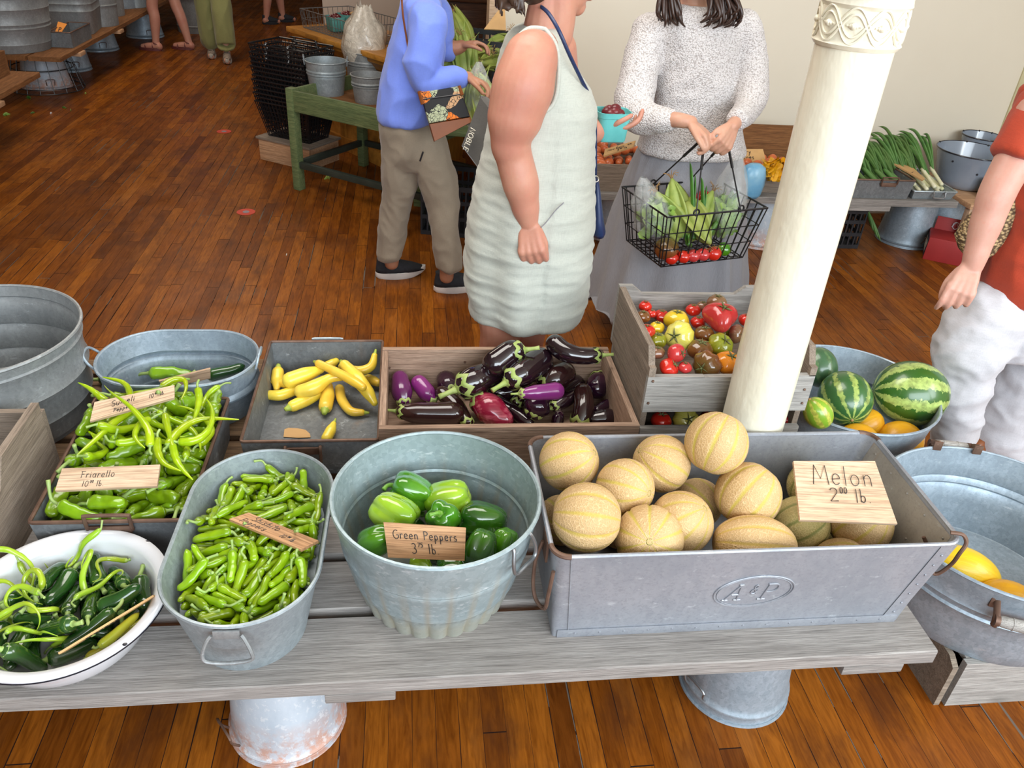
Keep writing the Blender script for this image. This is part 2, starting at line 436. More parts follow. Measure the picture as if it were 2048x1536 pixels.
# ------------------------------------------------------------------ hand lettering
def arc(cx, cy, rx, ry, a0, a1, n=9): return [(cx + rx * cos(R(a0 + (a1 - a0) * i / n)), cy + ry * sin(R(a0 + (a1 - a0) * i / n))) for i in range(n + 1)]
GL = {
 'M': (.75, [[(0, 0), (.1, 1), (.36, .3), (.62, 1), (.72, 0)]]), 'G': (.62, [arc(.33, .5, .33, .5, 55, 330, 14) + [(.6, .45), (.36, .45)]]),
 'P': (.5, [[(.06, 0), (.06, 1)], [(0, .95)] + arc(.12, .74, .34, .25, 90, -90, 9) + [(.06, .48)]]), 'F': (.55, [[(.12, 0), (.12, 1)], [(0, .95), (.5, 1)], [(.1, .55), (.42, .58)]]),
 'S': (.5, [arc(.25, .75, .22, .24, 40, 250, 9) + arc(.25, .26, .23, .26, 70, -150, 9)]), 'C': (.55, [arc(.32, .5, .32, .5, 50, 310, 12)]),
 'A': (.7, [[(0, 0), (.36, 1), (.7, 0)], [(.14, .36), (.56, .36)]]), 'N': (.62, [[(0, 0), (0, 1), (.56, 0), (.56, 1)]]), 'O': (.75, [arc(.34, .5, .34, .5, 0, 360, 18)]),
 'B': (.6, [[(0, 0), (0, 1)] + arc(.22, .76, .26, .24, 90, -90, 8) + [(0, .52)], [(.22, .52)] + arc(.24, .26, .3, .26, 90, -90, 8) + [(0, 0)]]),
 'L': (.52, [[(0, 1), (0, 0), (.45, 0)]]), 'E': (.55, [[(.48, 0), (0, 0), (0, 1), (.48, 1)], [(0, .52), (.4, .52)]]),
 'e': (.44, [[(.03, .3), (.37, .34)] + arc(.2, .3, .18, .28, 10, 320, 12)]), 'l': (.16, [[(.05, 1), (.05, .0)]]), 'o': (.46, [arc(.2, .29, .19, .28, 90, 450, 14)]),
 'n': (.46, [[(.03, .56), (.05, 0)], [(.05, .36)] + arc(.2, .34, .15, .22, 150, 10, 7) + [(.37, 0)]]), 'r': (.34, [[(.05, .56), (.05, 0)], [(.05, .34)] + arc(.2, .36, .14, .2, 160, 40, 5)]),
 'p': (.46, [[(.05, .55), (.05, -.4)], arc(.2, .29, .16, .26, 170, -170, 12)]), 's': (.36, [arc(.17, .43, .13, .14, 40, 250, 7) + arc(.16, .15, .14, .15, 70, -150, 7)]),
 'i': (.18, [[(.06, .56), (.06, 0)], [(.06, .78), (.07, .83)]]), 'a': (.46, [arc(.2, .28, .18, .27, 40, 350, 12), [(.38, .56), (.37, .1), (.42, 0)]]),
 'h': (.46, [[(.04, 1), (.04, 0)], [(.04, .34)] + arc(.2, .34, .16, .22, 150, 10, 7) + [(.37, 0)]]), 't': (.34, [[(.16, .9), (.15, .1), (.26, .02)], [(0, .58), (.3, .6)]]),
 'u': (.46, [[(.03, .55)] + arc(.19, .2, .16, .2, 180, 340, 7) + [(.36, .55), (.37, 0)]]), 'm': (.66, [[(.03, .56), (.04, 0)], [(.04, .34)] + arc(.16, .36, .12, .2, 150, 10, 5) + [(.28, 0)], [(.28, .34)] + arc(.42, .36, .13, .2, 150, 10, 5) + [(.56, 0)]]),
 'b': (.42, [[(.04, 1), (.04, .02)], arc(.18, .24, .15, .24, 150, -150, 10)]), 'y': (.42, [[(.03, .55), (.19, .1)], [(.36, .56), (.05, -.38)]]), 'w': (.6, [[(0, .56), (.14, 0), (.28, .45), (.42, 0), (.56, .56)]]),
 '2': (.56, [arc(.25, .76, .24, .24, 160, -30, 8) + [(0, .02), (.52, .06)]]), '0': (.5, [arc(.22, .5, .21, .48, 90, 450, 16)]), '1': (.24, [[(.1, 1), (.08, 0)]]),
 '3': (.5, [arc(.2, .75, .2, .23, 140, -80, 8) + arc(.2, .26, .24, .27, 80, -140, 8)]), '7': (.5, [[(0, .95), (.45, .98), (.16, 0)]]), '5': (.5, [[(.45, 1), (.08, .98), (.05, .58)] + arc(.2, .32, .24, .3, 100, -130, 9)]),
 '.': (.2, [[(.06, .03), (.08, .0)]]), ' ': (.34, []), '&': (.6, [[(.58, 0), (.14, .72)] + arc(.27, .8, .14, .18, 200, -20, 8) + [(.1, .4)] + arc(.26, .22, .22, .22, 150, 340, 7) + [(.56, .42)]]),
}
def write(b, text, o, ex, ey, h, r, gap=.14, slope=0, jit=.02, n=5, flat=None, up=None):
    """pen strokes along ex, letters rising along ey, height h; '^' toggles superscript"""
    o, ex, ey = Vector(o), Vector(ex).normalized(), Vector(ey).normalized(); nz = ex.cross(ey)
    rr = random.Random(text); x = 0; sup = False
    for ch in text:
        if ch == '^': sup = not sup; continue
        k = .45 if sup else 1; y0 = .62 if sup else 0
        w, st = GL.get(ch, (.3, [])); dy = rr.uniform(-jit, jit)
        for s in st:
            P = [o + ex * (x + px * k) * h + ey * (y0 + py * k + dy + slope * (x + px)) * h + nz * r * .25 for px, py in s]
            b.tube(P, r, n, flat=flat, up=up)
        x += (w + gap) * k
    return x * h
def sign(name, label, corners, mat, lines, thick=.008, ink=.0011, cat='sign', lip=None, group=None):
    """corners: bottom-left, bottom-right, top-right, top-left as read; lines: (text, u, v, height) with u, v in 0..1 of the face"""
    bl, br, tr, tl = [Vector(p) for p in corners]
    c = (bl + br + tr + tl) / 4; ex = (br - bl).normalized(); ez = ex.cross((tl - bl)).normalized(); ey = ez.cross(ex)
    m = Matrix((ex, ey, ez)).transposed().to_4x4(); m.translation = c; mi = m.inverted()
    o = bpy.data.objects.new(name, None)
    L = [mi @ p for p in (bl, br, tr, tl)]
    b = B().hexa([p - Vector((0, 0, thick)) for p in L] + L)
    o = obj(name, b, mat, None, False, None, 20); o.matrix_basis = m
    tag(o, label, cat, group)
    if lines:
        t = B()
        for (tx, u, v, h) in lines:
            wd = sum((GL.get(ch, (.3, []))[0] + .14) * (.45 if i % 2 else 1) for i, part in enumerate(tx.split('^')) for ch in part); h = min(h, (.95 - u) * (L[1] - L[0]).length / wd)
            p = (L[0] * (1 - u) + L[1] * u) * (1 - v) + (L[3] * (1 - u) + L[2] * u) * v
            write(t, tx, p, L[1] - L[0], L[3] - L[0], h, ink)
        obj('lettering', t, 'ink', o, False)
    return o

# ------------------------------------------------------------------ the room
B0 = .40                                   # height of the display benches
XW, YB = 3.95, 5.0                         # right wall, back wall
def plane_box(a, b_): 
    a, b_ = Vector(a), Vector(b_); return B().box((a + b_) / 2, b_ - a)
struct('floor', plane_box((-7, -3.4, -.05), (6, 16.2, 0)), 'floor')
struct('ceiling', plane_box((-7, -3.4, 3.5), (6, 16.2, 3.55)), 'ceil')
XB0 = WY(989, 10, YB).x
struct('wall_back', plane_box((XB0, YB, 0), (XW + .1, YB + .14, 3.5)), 'wall')
struct('wall_right', plane_box((XW, -3.3, 0), (XW + .1, YB, 3.5)), 'wall')
YF = 8.2
XF0 = WY(645, 12, YF).x
struct('wall_far', plane_box((XF0, YF, 0), (XB0 + 1.2, YF + .14, 3.5)), 'wallpink')
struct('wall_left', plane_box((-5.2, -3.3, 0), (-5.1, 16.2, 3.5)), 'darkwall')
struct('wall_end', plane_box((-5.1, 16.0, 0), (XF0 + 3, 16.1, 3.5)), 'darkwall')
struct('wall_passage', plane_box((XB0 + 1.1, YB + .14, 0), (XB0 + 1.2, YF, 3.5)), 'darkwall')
struct('trim_1', plane_box((XW - .05, YB - .012, 0), (XW - .015, YB, 3.5)), 'trim')
struct('trim_2', plane_box((XB0 - .03, YB - .015, 0), (XB0 + .05, YB + .15, 3.5)), 'sign')
struct('baseboard_back', plane_box((XB0 + .06, YB - .018, 0), (XW, YB, .16)), 'wall')
struct('baseboard_right', plane_box((XW - .018, -3.3, 0), (XW, YB - .02, .16)), 'wall')

# cast iron column with a relief band
CX, CY = .905, 1.66
col = thing('cast_iron_column', 'round cream painted iron column rising between the melon trough and the tomato crates', 'column', (CX, CY, 0))
def rr_(a, r, z): return 1 + .010 * mnoise.noise((cos(a) * 2, sin(a) * 2, z * 3)) + .014 * max(0, mnoise.noise((cos(a) * 6, sin(a) * 6, z * 5))) * max(0, -cos(a) * .8 + .2)
b = B(); b.lathe([(.081 - .0015 * z + (.012 if z < .02 else 0), z) for z in [0, .02, .03] + [.05 + .05 * i for i in range(64)] + [3.5]], 64, fn=rr_)
obj('shaft', b, 'column', col, False)
def colh(px, py):
    p = WY(px, py, CY - .03); return p.z
zb0, zb1 = colh(1720, 88), colh(1733, 8)
b = B(); rb = .0845
b.lathe([(.07, zb0 - .008), (rb - .002, zb0 - .008), (rb + .0035, zb0), (rb - .001, zb0 + .008), (rb, zb0 + .014), (rb, zb1 - .014), (rb - .001, zb1 - .008), (rb + .0045, zb1), (rb + .002, zb1 + .012), (rb + .006, zb1 + .02), (rb + .002, zb1 + .03), (.07, zb1 + .031)], 64)
hb = (zb1 - zb0) / 2; zc = (zb0 + zb1) / 2; NW = 5
for ph in (0, PI):                           # two interlaced ribbons
    for off in (-.006, .006):
        b.tube([(cos(a) * (rb + .0012), sin(a) * (rb + .0012), zc + sin(a * NW + ph) * hb * .72 + off) for a in [2 * PI * i / 160 for i in range(160)]], .0026, 5, closed=True)
for k in range(NW * 2):                       # bead bars in the eyes of the interlace
    a0 = (k + .5) * PI / NW + 1.2 * 0
    for j in range(-6, 7):
        pass
    b.tube([(cos(a0 + t * .018) * (rb + .001), sin(a0 + t * .018) * (rb + .001), zc) for t in range(-9, 10)], .0022, 5)
    for t, r in ((-2, .0045), (0, .007), (2, .0045)): b.ball((cos(a0 + t * .03) * (rb + .001), sin(a0 + t * .03) * (rb + .001), zc), r, 8, 6)
obj('relief_band', b, 'column', col, False)

# ------------------------------------------------------------------ display benches
def plank(b, x0, x1, y0, y1, z0, z1, seed):
    rr = random.Random(seed); n = 44; top = []
    f = lambda x, s: mnoise.noise((x * 3 + s, seed, s)) * .003
    rg = []
    for i in range(n + 1):
        x = lerp(x0, x1, i / n); a, c = y0 + f(x, 1), y1 + f(x, 9); e = .003
        rg.append([Vector((x, a, z0)), Vector((x, c, z0)), Vector((x, c, z1 - e)), Vector((x, c - e, z1)), Vector((x, a + e, z1 + f(x, 4) * .3)), Vector((x, a, z1 - e))])
    b.rings(rg)
T = .038
bench = thing('market_bench', 'low display bench of grey weathered boards with gaps, nearest the camera', 'bench', (0, 1.07, 0))
for i, (y0, y1, xr, mt) in enumerate(((1.082, 1.242, 1.168, 'bench'), (1.268, 1.415, 1.155, 'bench'), (1.440, 1.575, 1.150, 'bench'))):
    b = B(); plank(b, -2.2, xr, y0 - .010 * (i == 0), y1, B0 - T, B0, i + 3); obj('plank', b, mt, bench)
for x0, x1 in ((-1.45, -.835), (-.178, -.034), (.955, 1.10)):
    obj('batten', B().box(((x0 + x1) / 2, 1.32, B0 - T - .0135), (x1 - x0, .50, .026), bev=.003), 'bench', bench)
bench2 = thing('market_bench', 'second display bench of brown boards behind the front one, under the crates and trays', 'bench', (0, 1.75, 0))
for i, (y0, y1) in enumerate(((1.597, 1.725), (1.760, 1.905), (1.930, 2.075), (2.10, 2.25), (2.275, 2.36))):
    if i == 0:
        for xa, xb in ((-2.2, CX - .10), (CX + .10, 1.16)):
            b = B(); plank(b, xa, xb, y0, y1, B0 - T, B0, i + 11); obj('plank', b, 'benchraw', bench2)
    else:
        b = B(); plank(b, -2.2, 1.16, y0, y1, B0 - T, B0, i + 11); obj('plank', b, 'benchraw', bench2)
for x0, x1 in ((-1.45, -1.3), (-.178, -.034), (.62, .76)):
    obj('batten', B().box(((x0 + x1) / 2, 1.98, B0 - T - .0135), (x1 - x0, .72, .026), bev=.003), 'benchraw', bench2)

def pail(name, label, cat, c, rb, rt, h, mat, flip=False, handle=True, lugs=True, beads=(.55, .8), rotz=0, group=None, lugmat='rust', bail=False, n=48):
    """round metal pail; flip stands it upside down on its rim"""
    t = thing(name, label, cat, c, rotz, group)
    sg = 1
    pr = [(0, 0), (.001, .004)]
    for i in range(1, 13):
        f = i / 12; pr.append((lerp(0, rt - rb, f), h * f))
    for bd in beads:
        z = bd * h
        pr += [(lerp(0, rt - rb, bd) + d, z + o) for d, o in ((.0, -.010), (.004, -.005), (.0055, 0), (.004, .005), (0, .010))]
    pr = sorted(pr, key=lambda p: p[1])
    m = Matrix.Translation((0, 0, h)) @ Matrix.Rotation(PI, 4, 'X') if flip else Matrix()
    b = B(); vessel(b, rb, rb, pr, n, m=m); obj('body', b, mat, t, False)
    b = B(); b.tube([m @ Vector((cos(2 * PI * i / n) * (rt + .001), sin(2 * PI * i / n) * (rt + .001), h - .003)) for i in range(n)], .0042, 6, closed=True); obj('rim', b, mat, t, False)
    if lugs:
        for s in (-1, 1):
            b = B(); x = s * (rt + .004)
            P = [Vector((x - s * .004, -.03, h - .045)), Vector((x + s * .012, -.032, h - .07)), Vector((x + s * .016, -.03, h - .095)), Vector((x + s * .016, .03, h - .095)), Vector((x + s * .012, .032, h - .07)), Vector((x - s * .004, .03, h - .045))] if not bail else \
                [Vector((x, -.012, h - .03)), Vector((x + s * .004, -.012, h + .02)), Vector((x + s * .004, .012, h + .02)), Vector((x, .012, h - .03))]
            b.tube([m @ p for p in bez(P, 4)], .003 if not bail else .004, 6); obj('handle' if not bail else 'ear', b, lugmat, t, False)
    if bail:
        b = B(); P = [Vector((cos(a) * (rt + .012), sin(a) * (rt + .012), h - .004 + abs(sin(a)) * -.02)) for a in [PI * i / 24 for i in range(25)]]
        b.tube([m @ p for p in P], .0028, 6); obj('bail_handle', b, 'wire', t, False)
    return t
pail('bucket_leg', 'upturned whitewashed bucket with rusty rim holding up the front bench at left', 'bucket', (-.305, 1.285, 0), .108, .137, .334, 'whitebucket', True, rotz=.6, beads=(.93,), group='upturned buckets under the front bench', lugmat='rust')
pail('bucket_leg', 'upturned bluish galvanized bucket holding up the front bench below the melon trough', 'bucket', (.862, 1.318, 0), .105, .142, .334, 'galvblue', True, rotz=.45, beads=(.9,), group='upturned buckets under the front bench', lugmat='wire')
for x, y, w in ((-1.55, 1.4, 'galvblue'), (-1.55, 2.0, 'galvblue'), (-.3, 1.98, 'galv'), (.42, 1.98, 'galv')):
    pass

# ------------------------------------------------------------------ containers on the benches
def loop_handle(b, p, out, along, w, drop, r=.0035, lift=.006):
    """a wire drop handle: from p - along*w/2 down and out to p + along*w/2"""
    p, o, a = Vector(p), Vector(out).normalized(), Vector(along).normalized(); d = Vector((0, 0, -1))
    P = [p - a * w * .40, p - a * w * .40 + o * lift, p - a * w * .52 + o * (lift * 2.4) + d * drop * .55, p - a * w * .44 + o * lift * 3 + d * drop, p + o * lift * 3.2 + d * drop * 1.02,
         p + a * w * .44 + o * lift * 3 + d * drop, p + a * w * .52 + o * (lift * 2.4) + d * drop * .55, p + a * w * .40 + o * lift, p + a * w * .40]
    b.tube(bez(P, 5), r, 8)
def rim_tube(b, hx, hy, d, z, r, n=64, kind='round', m=None, rc=None):
    b.tube([(m @ (p + Vector((0, 0, z)))) if m else p + Vector((0, 0, z)) for p in outline(hx + d, hy + d, n, kind, rc)], r, 6, closed=True)

# big round tub at the left back
t = thing('wash_tub', 'large round dull galvanized tub with beads, cut by the left edge, purple stems inside', 'tub', (-1.18, 2.045, B0))
b = B(); h = .28; pr = [(0, 0), (0, .012), (.006, .016), (.008, .05), (.013, .07), (.017, .075), (.013, .082), (.012, .13), (.019, .15), (.023, .156), (.019, .163), (.016, .2), (.020, .24), (.024, .245), (.020, .25), (.025, h)]
vessel(b, .247, .247, pr, 72); obj('body', b, 'galvold', t, False)
b = B(); rim_tube(b, .247, .247, .026, h, .005); obj('rim', b, 'galvold', t, False)
for k in range(7):
    rr = random.Random(k + 5); a = rr.uniform(-.5, .9)
    P = [Vector((-1.18 + .05 + .02 * k * .6, 2.0 - .02 * k, B0 + .012 + .006 * k)), Vector((-1.18 + .12, 2.03 + .03 * sin(k), B0 + .02 + .004 * k)), Vector((-1.18 + .17 + .03 * cos(k * 2), 2.05 + .07 * sin(k * 1.7), B0 + .03 + .008 * (k % 3)))]
    o = obj('beet_stem', B().tube(bez(P, 6), [.005 - .003 * i / 12 for i in range(13)], 7), pmat('purple_stem', (.10, .012, .03), (.16, .03, .05), 20, .4) if k == 0 else bpy.data.materials['purple_stem'], None, loc=P[0])
    tag(o, 'thin purple stem lying on the bottom of the large round tub', 'stem', 'purple stems in the round tub')

# oval tub behind the pepper pan
def oval_tub(name, label, c, hx, hy, h, flare, mat, kind='stadium', rotz=0, beads=(), n=88, rc=None, floor=None):
    t = thing(name, label, 'tub', c, rotz); b = B()
    pr = [(0, 0), (.002, .006)] + [(flare * i / 10, h * i / 10) for i in range(1, 11)]
    for z in beads:
        f = z / h * flare; pr += [(f - .000, z - .014), (f + .006, z - .006), (f + .008, z), (f + .006, z + .006), (f, z + .014)]
    pr.sort(key=lambda p: p[1])
    vessel(b, hx - flare, hy - flare, pr, n, kind, rc, floor=floor); obj('body', b, mat, t, False)
    b = B(); rim_tube(b, hx, hy, .001, h, .0045, n, kind); obj('rim', b, mat, t, False)
    return t
t = oval_tub('oval_wash_tub', 'oval bluish galvanized tub behind the long pepper pan, nearly empty', (-.668, 2.098, B0), .222, .158, .162, .020, 'galvblue', beads=(.085,))
for s in (-1, 1):
    b = B(); P = [Vector((s * .222, -.04, .145)), Vector((s * (.228 + .012 * (s < 0)), -.036, .165)), Vector((s * (.232 + .02 * (s < 0)), -.02, .182)), Vector((s * (.232 + .02 * (s < 0)), .02, .182)), Vector((s * (.228 + .012 * (s < 0)), .036, .165)), Vector((s * .222, .04, .145))]
    b.tube(bez(P, 5), .0038, 7); obj('handle', b, 'galvblue', t, False)

# shishito tub in front
t = oval_tub('oval_wash_tub', 'oval galvanized tub heaped with small green peppers, nearest the front edge', (-.340, 1.345, B0), .156, .272, .178, .040, 'galv', rotz=R(-1.5), floor=.085)
SHI = t
b = B(); b.box((-.0, -.2755, .160), (.050, .005, .022), bev=.002)
b.tube(bez([Vector((-.028, -.278, .160)), Vector((-.036, -.282, .150)), Vector((-.046, -.290, .122)), Vector((-.04, -.292, .104)), Vector((.0, -.293, .100)), Vector((.042, -.292, .106)), Vector((.045, -.290, .124)), Vector((.034, -.282, .152)), Vector((.028, -.278, .160))], 5), .0038, 8)
obj('handle', b, 'galvold', t, False)

# round bell pepper tub with a fluted foot
t = thing('round_wash_tub', 'round rust streaked galvanized tub with fluted foot holding bell peppers', 'tub', (.056, 1.336, B0)); b = B(); h = .268
TB = t
pr = [(.0, 0), (.003, .012), (.008, .03), (.016, .055), (.022, .072), (.025, .074), (.026, .080), (.034, .115), (.042, .15), (.0445, .158), (.043, .164), (.0465, .17), (.045, .176), (.050, .2), (.056, .235), (.058, h)]
def flute(u, z):
    k = max(0, min(1, (.072 - z) / .03)); return 1 + .05 * k * (abs(sin(u * PI * 26)) ** .7 - .6)
vessel(b, .164, .164, pr, 156, fn=flute); obj('body', b, 'galvrust', t, False)
b = B(); rim_tube(b, .164, .164, .059, h, .005); obj('rim', b, 'galvrust', t, False)
def drop_ring(b, t0, rad, zt, w=.075, drop=.055):
    a = t0; o = Vector((cos(a), sin(a), 0)); al = Vector((-sin(a), cos(a), 0)); p = o * rad + Vector((0, 0, zt))
    loop_handle(b, p, o, al, w, drop, .0042)
for a in (R(-42), R(138)):
    b = B(); drop_ring(b, a, .221, h - .006); obj('handle', b, 'wire', t, False)

# enamel basin
t = thing('enamel_basin', 'white enamel wash basin with black rim line holding dark and curly peppers', 'basin', (-.703, 1.226, B0)); b = B(); h = .112
BAS = t
pr = [(0, 0), (.012, .006), (.030, .03), (.046, .07), (.052, .095), (.058, .103), (.072, .106), (.078, .104)]
n = 72; rg = []
for d, z in pr: rg.append([p + Vector((0, 0, z)) for p in outline(.125 + d, .125 + d, n)])
for d, z in [(.078, .110), (.071, .113), (.057, .111), (.047, .100), (.042, .072), (.026, .034), (.008, .010), (-.02, .006)]: rg.append([p + Vector((0, 0, z)) for p in outline(.125 + d, .125 + d, n)])
b.rings(rg); obj('bowl', b, 'enamelw', t, False)
b = B(); rim_tube(b, .125, .125, .0765, .1045, .0028, 72); obj('rim_line', b, 'enamelk', t, False)
for a in (.9, 2.4, 4.4, 5.6, 3.4):
    b = B(); b.ball((cos(a) * .200, sin(a) * .200, .1105), (.006, .004, .002), 8, 5); obj('chip', b, 'enamelk', t, False)

# long steel pan with peppers
def pan(name, label, fl, fr, br, bl, z0, z1, ins, mat, rimmat, th=.003, rimr=.005, group=None, floor=0):
    """rectangular tapered pan; corners are world xy of the rim; foot inset by ins"""
    C4 = [Vector((p[0], p[1], 0)) for p in (fl, fr, br, bl)]; c = sum(C4, Vector()) / 4
    t = thing(name, label, 'tray', (c.x, c.y, z0), 0, group); b = B()
    def ring(k, z): return [p + (c - p).normalized() * k * 1.414 + Vector((0, 0, z)) for p in C4]
    b.rings([ring(ins, z0), ring(0, z1), ring(th, z1), ring(ins * (1 - floor / (z1 - z0)) + th, z0 + th + floor)]); obj('body', b, mat, t)
    b = B(); P = []
    for i in range(4):
        p, q, o = C4[i], C4[(i + 1) % 4], C4[i - 1]
        P += [p + (o - p).normalized() * .008, p + ((o - p).normalized() + (q - p).normalized()) * .0022, p + (q - p).normalized() * .008]
    b.tube([p + Vector((0, 0, z1)) for p in P], rimr, 7, closed=True); obj('rim', b, rimmat, t)
    return t
def bar_handle(par, p0, p1, out, drop, rise, mat='rust', r=.0045, plate=True):
    """rectangular wire grip: the ends sit on the wall, the bail stands `rise` above or hangs `drop` below"""
    p0, p1, o = Vector(p0), Vector(p1), Vector(out).normalized(); z = Vector((0, 0, 1)); b = B()
    P = [p0 - z * .012 + o * .006, p0 + o * .010 + z * .002, p0 + o * .011 + z * (rise - .006), p0.lerp(p1, .06) + o * .011 + z * rise, p0.lerp(p1, .94) + o * .011 + z * rise, p1 + o * .011 + z * (rise - .006), p1 + o * .010 + z * .002, p1 - z * .012 + o * .006]
    if rise < 0: P = [p0 + o * .004, p0 + o * .012, p0 + o * .016 + z * (rise + .006), p0.lerp(p1, .08) + o * .016 + z * rise, p0.lerp(p1, .92) + o * .016 + z * rise, p1 + o * .016 + z * (rise + .006), p1 + o * .012, p1 + o * .004]
    b.tube(bez(P, 3), r, 7)
    if plate: b.box((p0 + p1) / 2 + o * .006 - z * .012, ((p1 - p0).length * .96, .006, .022), bev=.002)
    obj('handle', b, mat, par)
PAN = pan('steel_pan', 'long dark steel pan with rusty rim heaped with two kinds of green pepper', (-.838, 1.432), (-.505, 1.428), (-.500, 1.925), (-.850, 1.930), B0, B0 + .13, .012, 'galvdark', 'rust', floor=.06)
bar_handle(PAN, (-.715, 1.431, B0 + .122), (-.620, 1.430, B0 + .122), (0, -1, 0), 0, .034)
TRAY = pan('steel_tray', 'square dark steel tray with yellow squash beside the wooden eggplant crate', (-.438, 1.735), (-.084, 1.735), (-.086, 2.268), (-.434, 2.262), B0, B0 + .12, .010, 'galvdark', 'rust', rimr=.0045)
bar_handle(TRAY, (-.325, 1.733, B0 + .105), (-.235, 1.733, B0 + .105), (0, -1, 0), .03, -.042, plate=True)
bar_handle(TRAY, (-.305, 2.268, B0 + .11), (-.215, 2.268, B0 + .11), (0, 1, 0), 0, .012, 'galv')

# wooden crates
def board(par, p0, p1, z0, z1, th, mat, name='side_board', inward=None, shape=None):
    """upright board from p0 to p1 (world xy), thickness th towards inward; shape: list of (u, dz) along the top edge"""
    p0, p1 = Vector((p0[0], p0[1], 0)), Vector((p1[0], p1[1], 0)); d = p1 - p0; L = d.length; d.normalize()
    nrm = Vector((-d.y, d.x, 0)) if inward is None else Vector(inward)
    top = shape or [(0, 0), (1, 0)]; b = B()
    loc = (p0 + p1) / 2 + Vector((0, 0, (z0 + z1) / 2)); ang = math.atan2(d.y, d.x)
    prof = [(0, z0), (L, z0)] + [(u * L, z1 + dz) for u, dz in reversed(top)]
    A = [p0 + d * u + Vector((0, 0, z)) for u, z in prof]; n = len(A)
    b.rings([A, [p + nrm * th for p in A]])
    o = bpy.data.objects.new(name, None); bpy.data.objects.remove(o)
    mt = Matrix.Translation(loc) @ Matrix.Rotation(ang, 4, 'Z')
    b.xf(mt.inverted()); me = mesh_from(name, b, mat, 20); o = bpy.data.objects.new(name, me); COL.objects.link(o)
    o.parent = par; o.matrix_basis = mw(par).inverted() @ mt
    return o
def nails(par, pts, mat='rust', r=.004):
    for p in pts: b = B(); b.ball(p, r, 8, 4); obj('nail_head', b, mat, par)
t = thing('wooden_crate', 'long low brown wooden crate full of purple eggplants', 'crate', (.272, 1.94, B0)); EGG = t; th = .017
x0, x1, y0, y1, zt = -.082, .622, 1.728, 2.152, B0 + .16
board(t, (x0, y0), (x1, y0), B0, zt, th, 'cratepink', 'front_board', (0, 1, 0)); board(t, (x0, y1), (x1, y1), B0, zt + .004, th, 'cratepink', 'back_board', (0, -1, 0))
for xa, nm, s in ((x0, 'end_board', 1), (x1, 'end_board', -1)): board(t, (xa, y0 + th), (xa, y1 - th), B0, zt, th, 'cratepink', nm, (s, 0, 0))
obj('bottom', B().box(((x0 + x1) / 2, (y0 + y1) / 2, B0 + .006), (x1 - x0 - .002, y1 - y0 - .002, .012)), 'cratepink', t)
nails(t, [(x0 + .008, y0 - .001, B0 + .12), (x0 + .008, y0 - .001, B0 + .05), (x0 + .02, y1 - th - .001, B0 + .1), (.17, y1 - th - .001, B0 + .12), (x1 - .01, y0 - .001, B0 + .11)])
# lower tomato crate
t = thing('wooden_crate', 'lower grey tomato crate mostly hidden under the upper one', 'crate', (.865, 1.95, B0)); LOW = t
x0, x1, y0, y1, zt = .632, 1.096, 1.748, 2.14, B0 + .135
z2 = B0 + .195
board(t, (x0, y0), (x1, y0), B0, zt, .016, 'crategrey', 'front_board', (0, 1, 0)); board(t, (x0, y1), (x1, y1), B0, z2, .016, 'crategrey', 'back_board', (0, -1, 0))
for xa, s in ((x0, 1), (x1, -1)): board(t, (xa, y0 + .016), (xa, y1 - .016), B0, z2, .016, 'crate', 'end_board', (s, 0, 0))
obj('bottom', B().box(((x0 + x1) / 2, (y0 + y1) / 2, B0 + .006), (x1 - x0 - .002, y1 - y0 - .002, .012)), 'crate', t)
# upper tomato crate with shaped ends
t = thing('wooden_crate', 'upper grey weathered crate of mixed tomatoes stacked on another, partly behind the column', 'crate', (.86, 1.95, B0 + .197)); UPP = t
z0 = B0 + .197; x0, x1, y0, y1 = .625, 1.092, 1.738, 2.142; zt = z0 + .112
board(t, (x0, y0), (x1, y0), z0, zt, .016, 'crategrey', 'front_board', (0, 1, 0), [(0, 0), (.33, .0), (.335, -.002), (.36, -.001), (1, .003)])
board(t, (x0, y1), (x1, y1), z0, z0 + .192, .016, 'crategrey', 'back_board', (0, -1, 0), [(0, 0), (.09, 0), (.16, -.026), (.78, -.026), (.85, 0), (1, 0)])
for xa, s in ((x0, 1), (x1, -1)):
    board(t, (xa, y0 + .016), (xa, y1 - .016), z0, z0 + .185, .018, 'crate', 'end_board', (s, 0, 0), [(0, -.045), (.07, 0), (.30, 0), (.60, 0), (1, .005)])
    board(t, (xa, y0 - .0), (xa, y0 + .0165), z0 + .112, z0 + .14, .018, 'crate', 'corner_post', (s, 0, 0))
obj('bottom', B().box(((x0 + x1) / 2, (y0 + y1) / 2, z0 + .006), (x1 - x0 - .002, y1 - y0 - .002, .012)), 'crate', t)
nails(t, [(x0 + .014, y0 - .001, z0 + .1), (x0 + .012, y0 - .001, z0 + .03), (x1 - .02, y0 - .001, z0 + .07), (x1 - .015, y0 - .001, z0 + .025)])
# grey crate at the left edge
t = thing('wooden_crate', 'dark grey wooden crate cut off by the left edge beside the enamel basin', 'crate', (-1.15, 1.5, B0)); x1, y0, y1 = -.905, 1.36, 1.765
p_ = WY(70, 1080, 1.36)
board(t, (-1.42, y0), (x1, y0), B0, B0 + .15, .018, 'crate', 'front_board', (0, 1, 0))
board(t, (-1.42, y1), (x1, y1), B0, B0 + .21, .018, 'crate', 'back_board', (0, -1, 0))
for xa, s in ((x1, -1), (-1.42, 1)): board(t, (xa, y0 + .018), (xa, y1 - .018), B0, B0 + .24, .018, 'crate', 'end_board', (s, 0, 0), [(0, -.10), (.3, -.06), (.42, -.0), (1, .0)])
obj('bottom', B().box(((-1.42 + x1) / 2, (y0 + y1) / 2, B0 + .006), (.51, y1 - y0 - .01, .012)), 'crate', t)

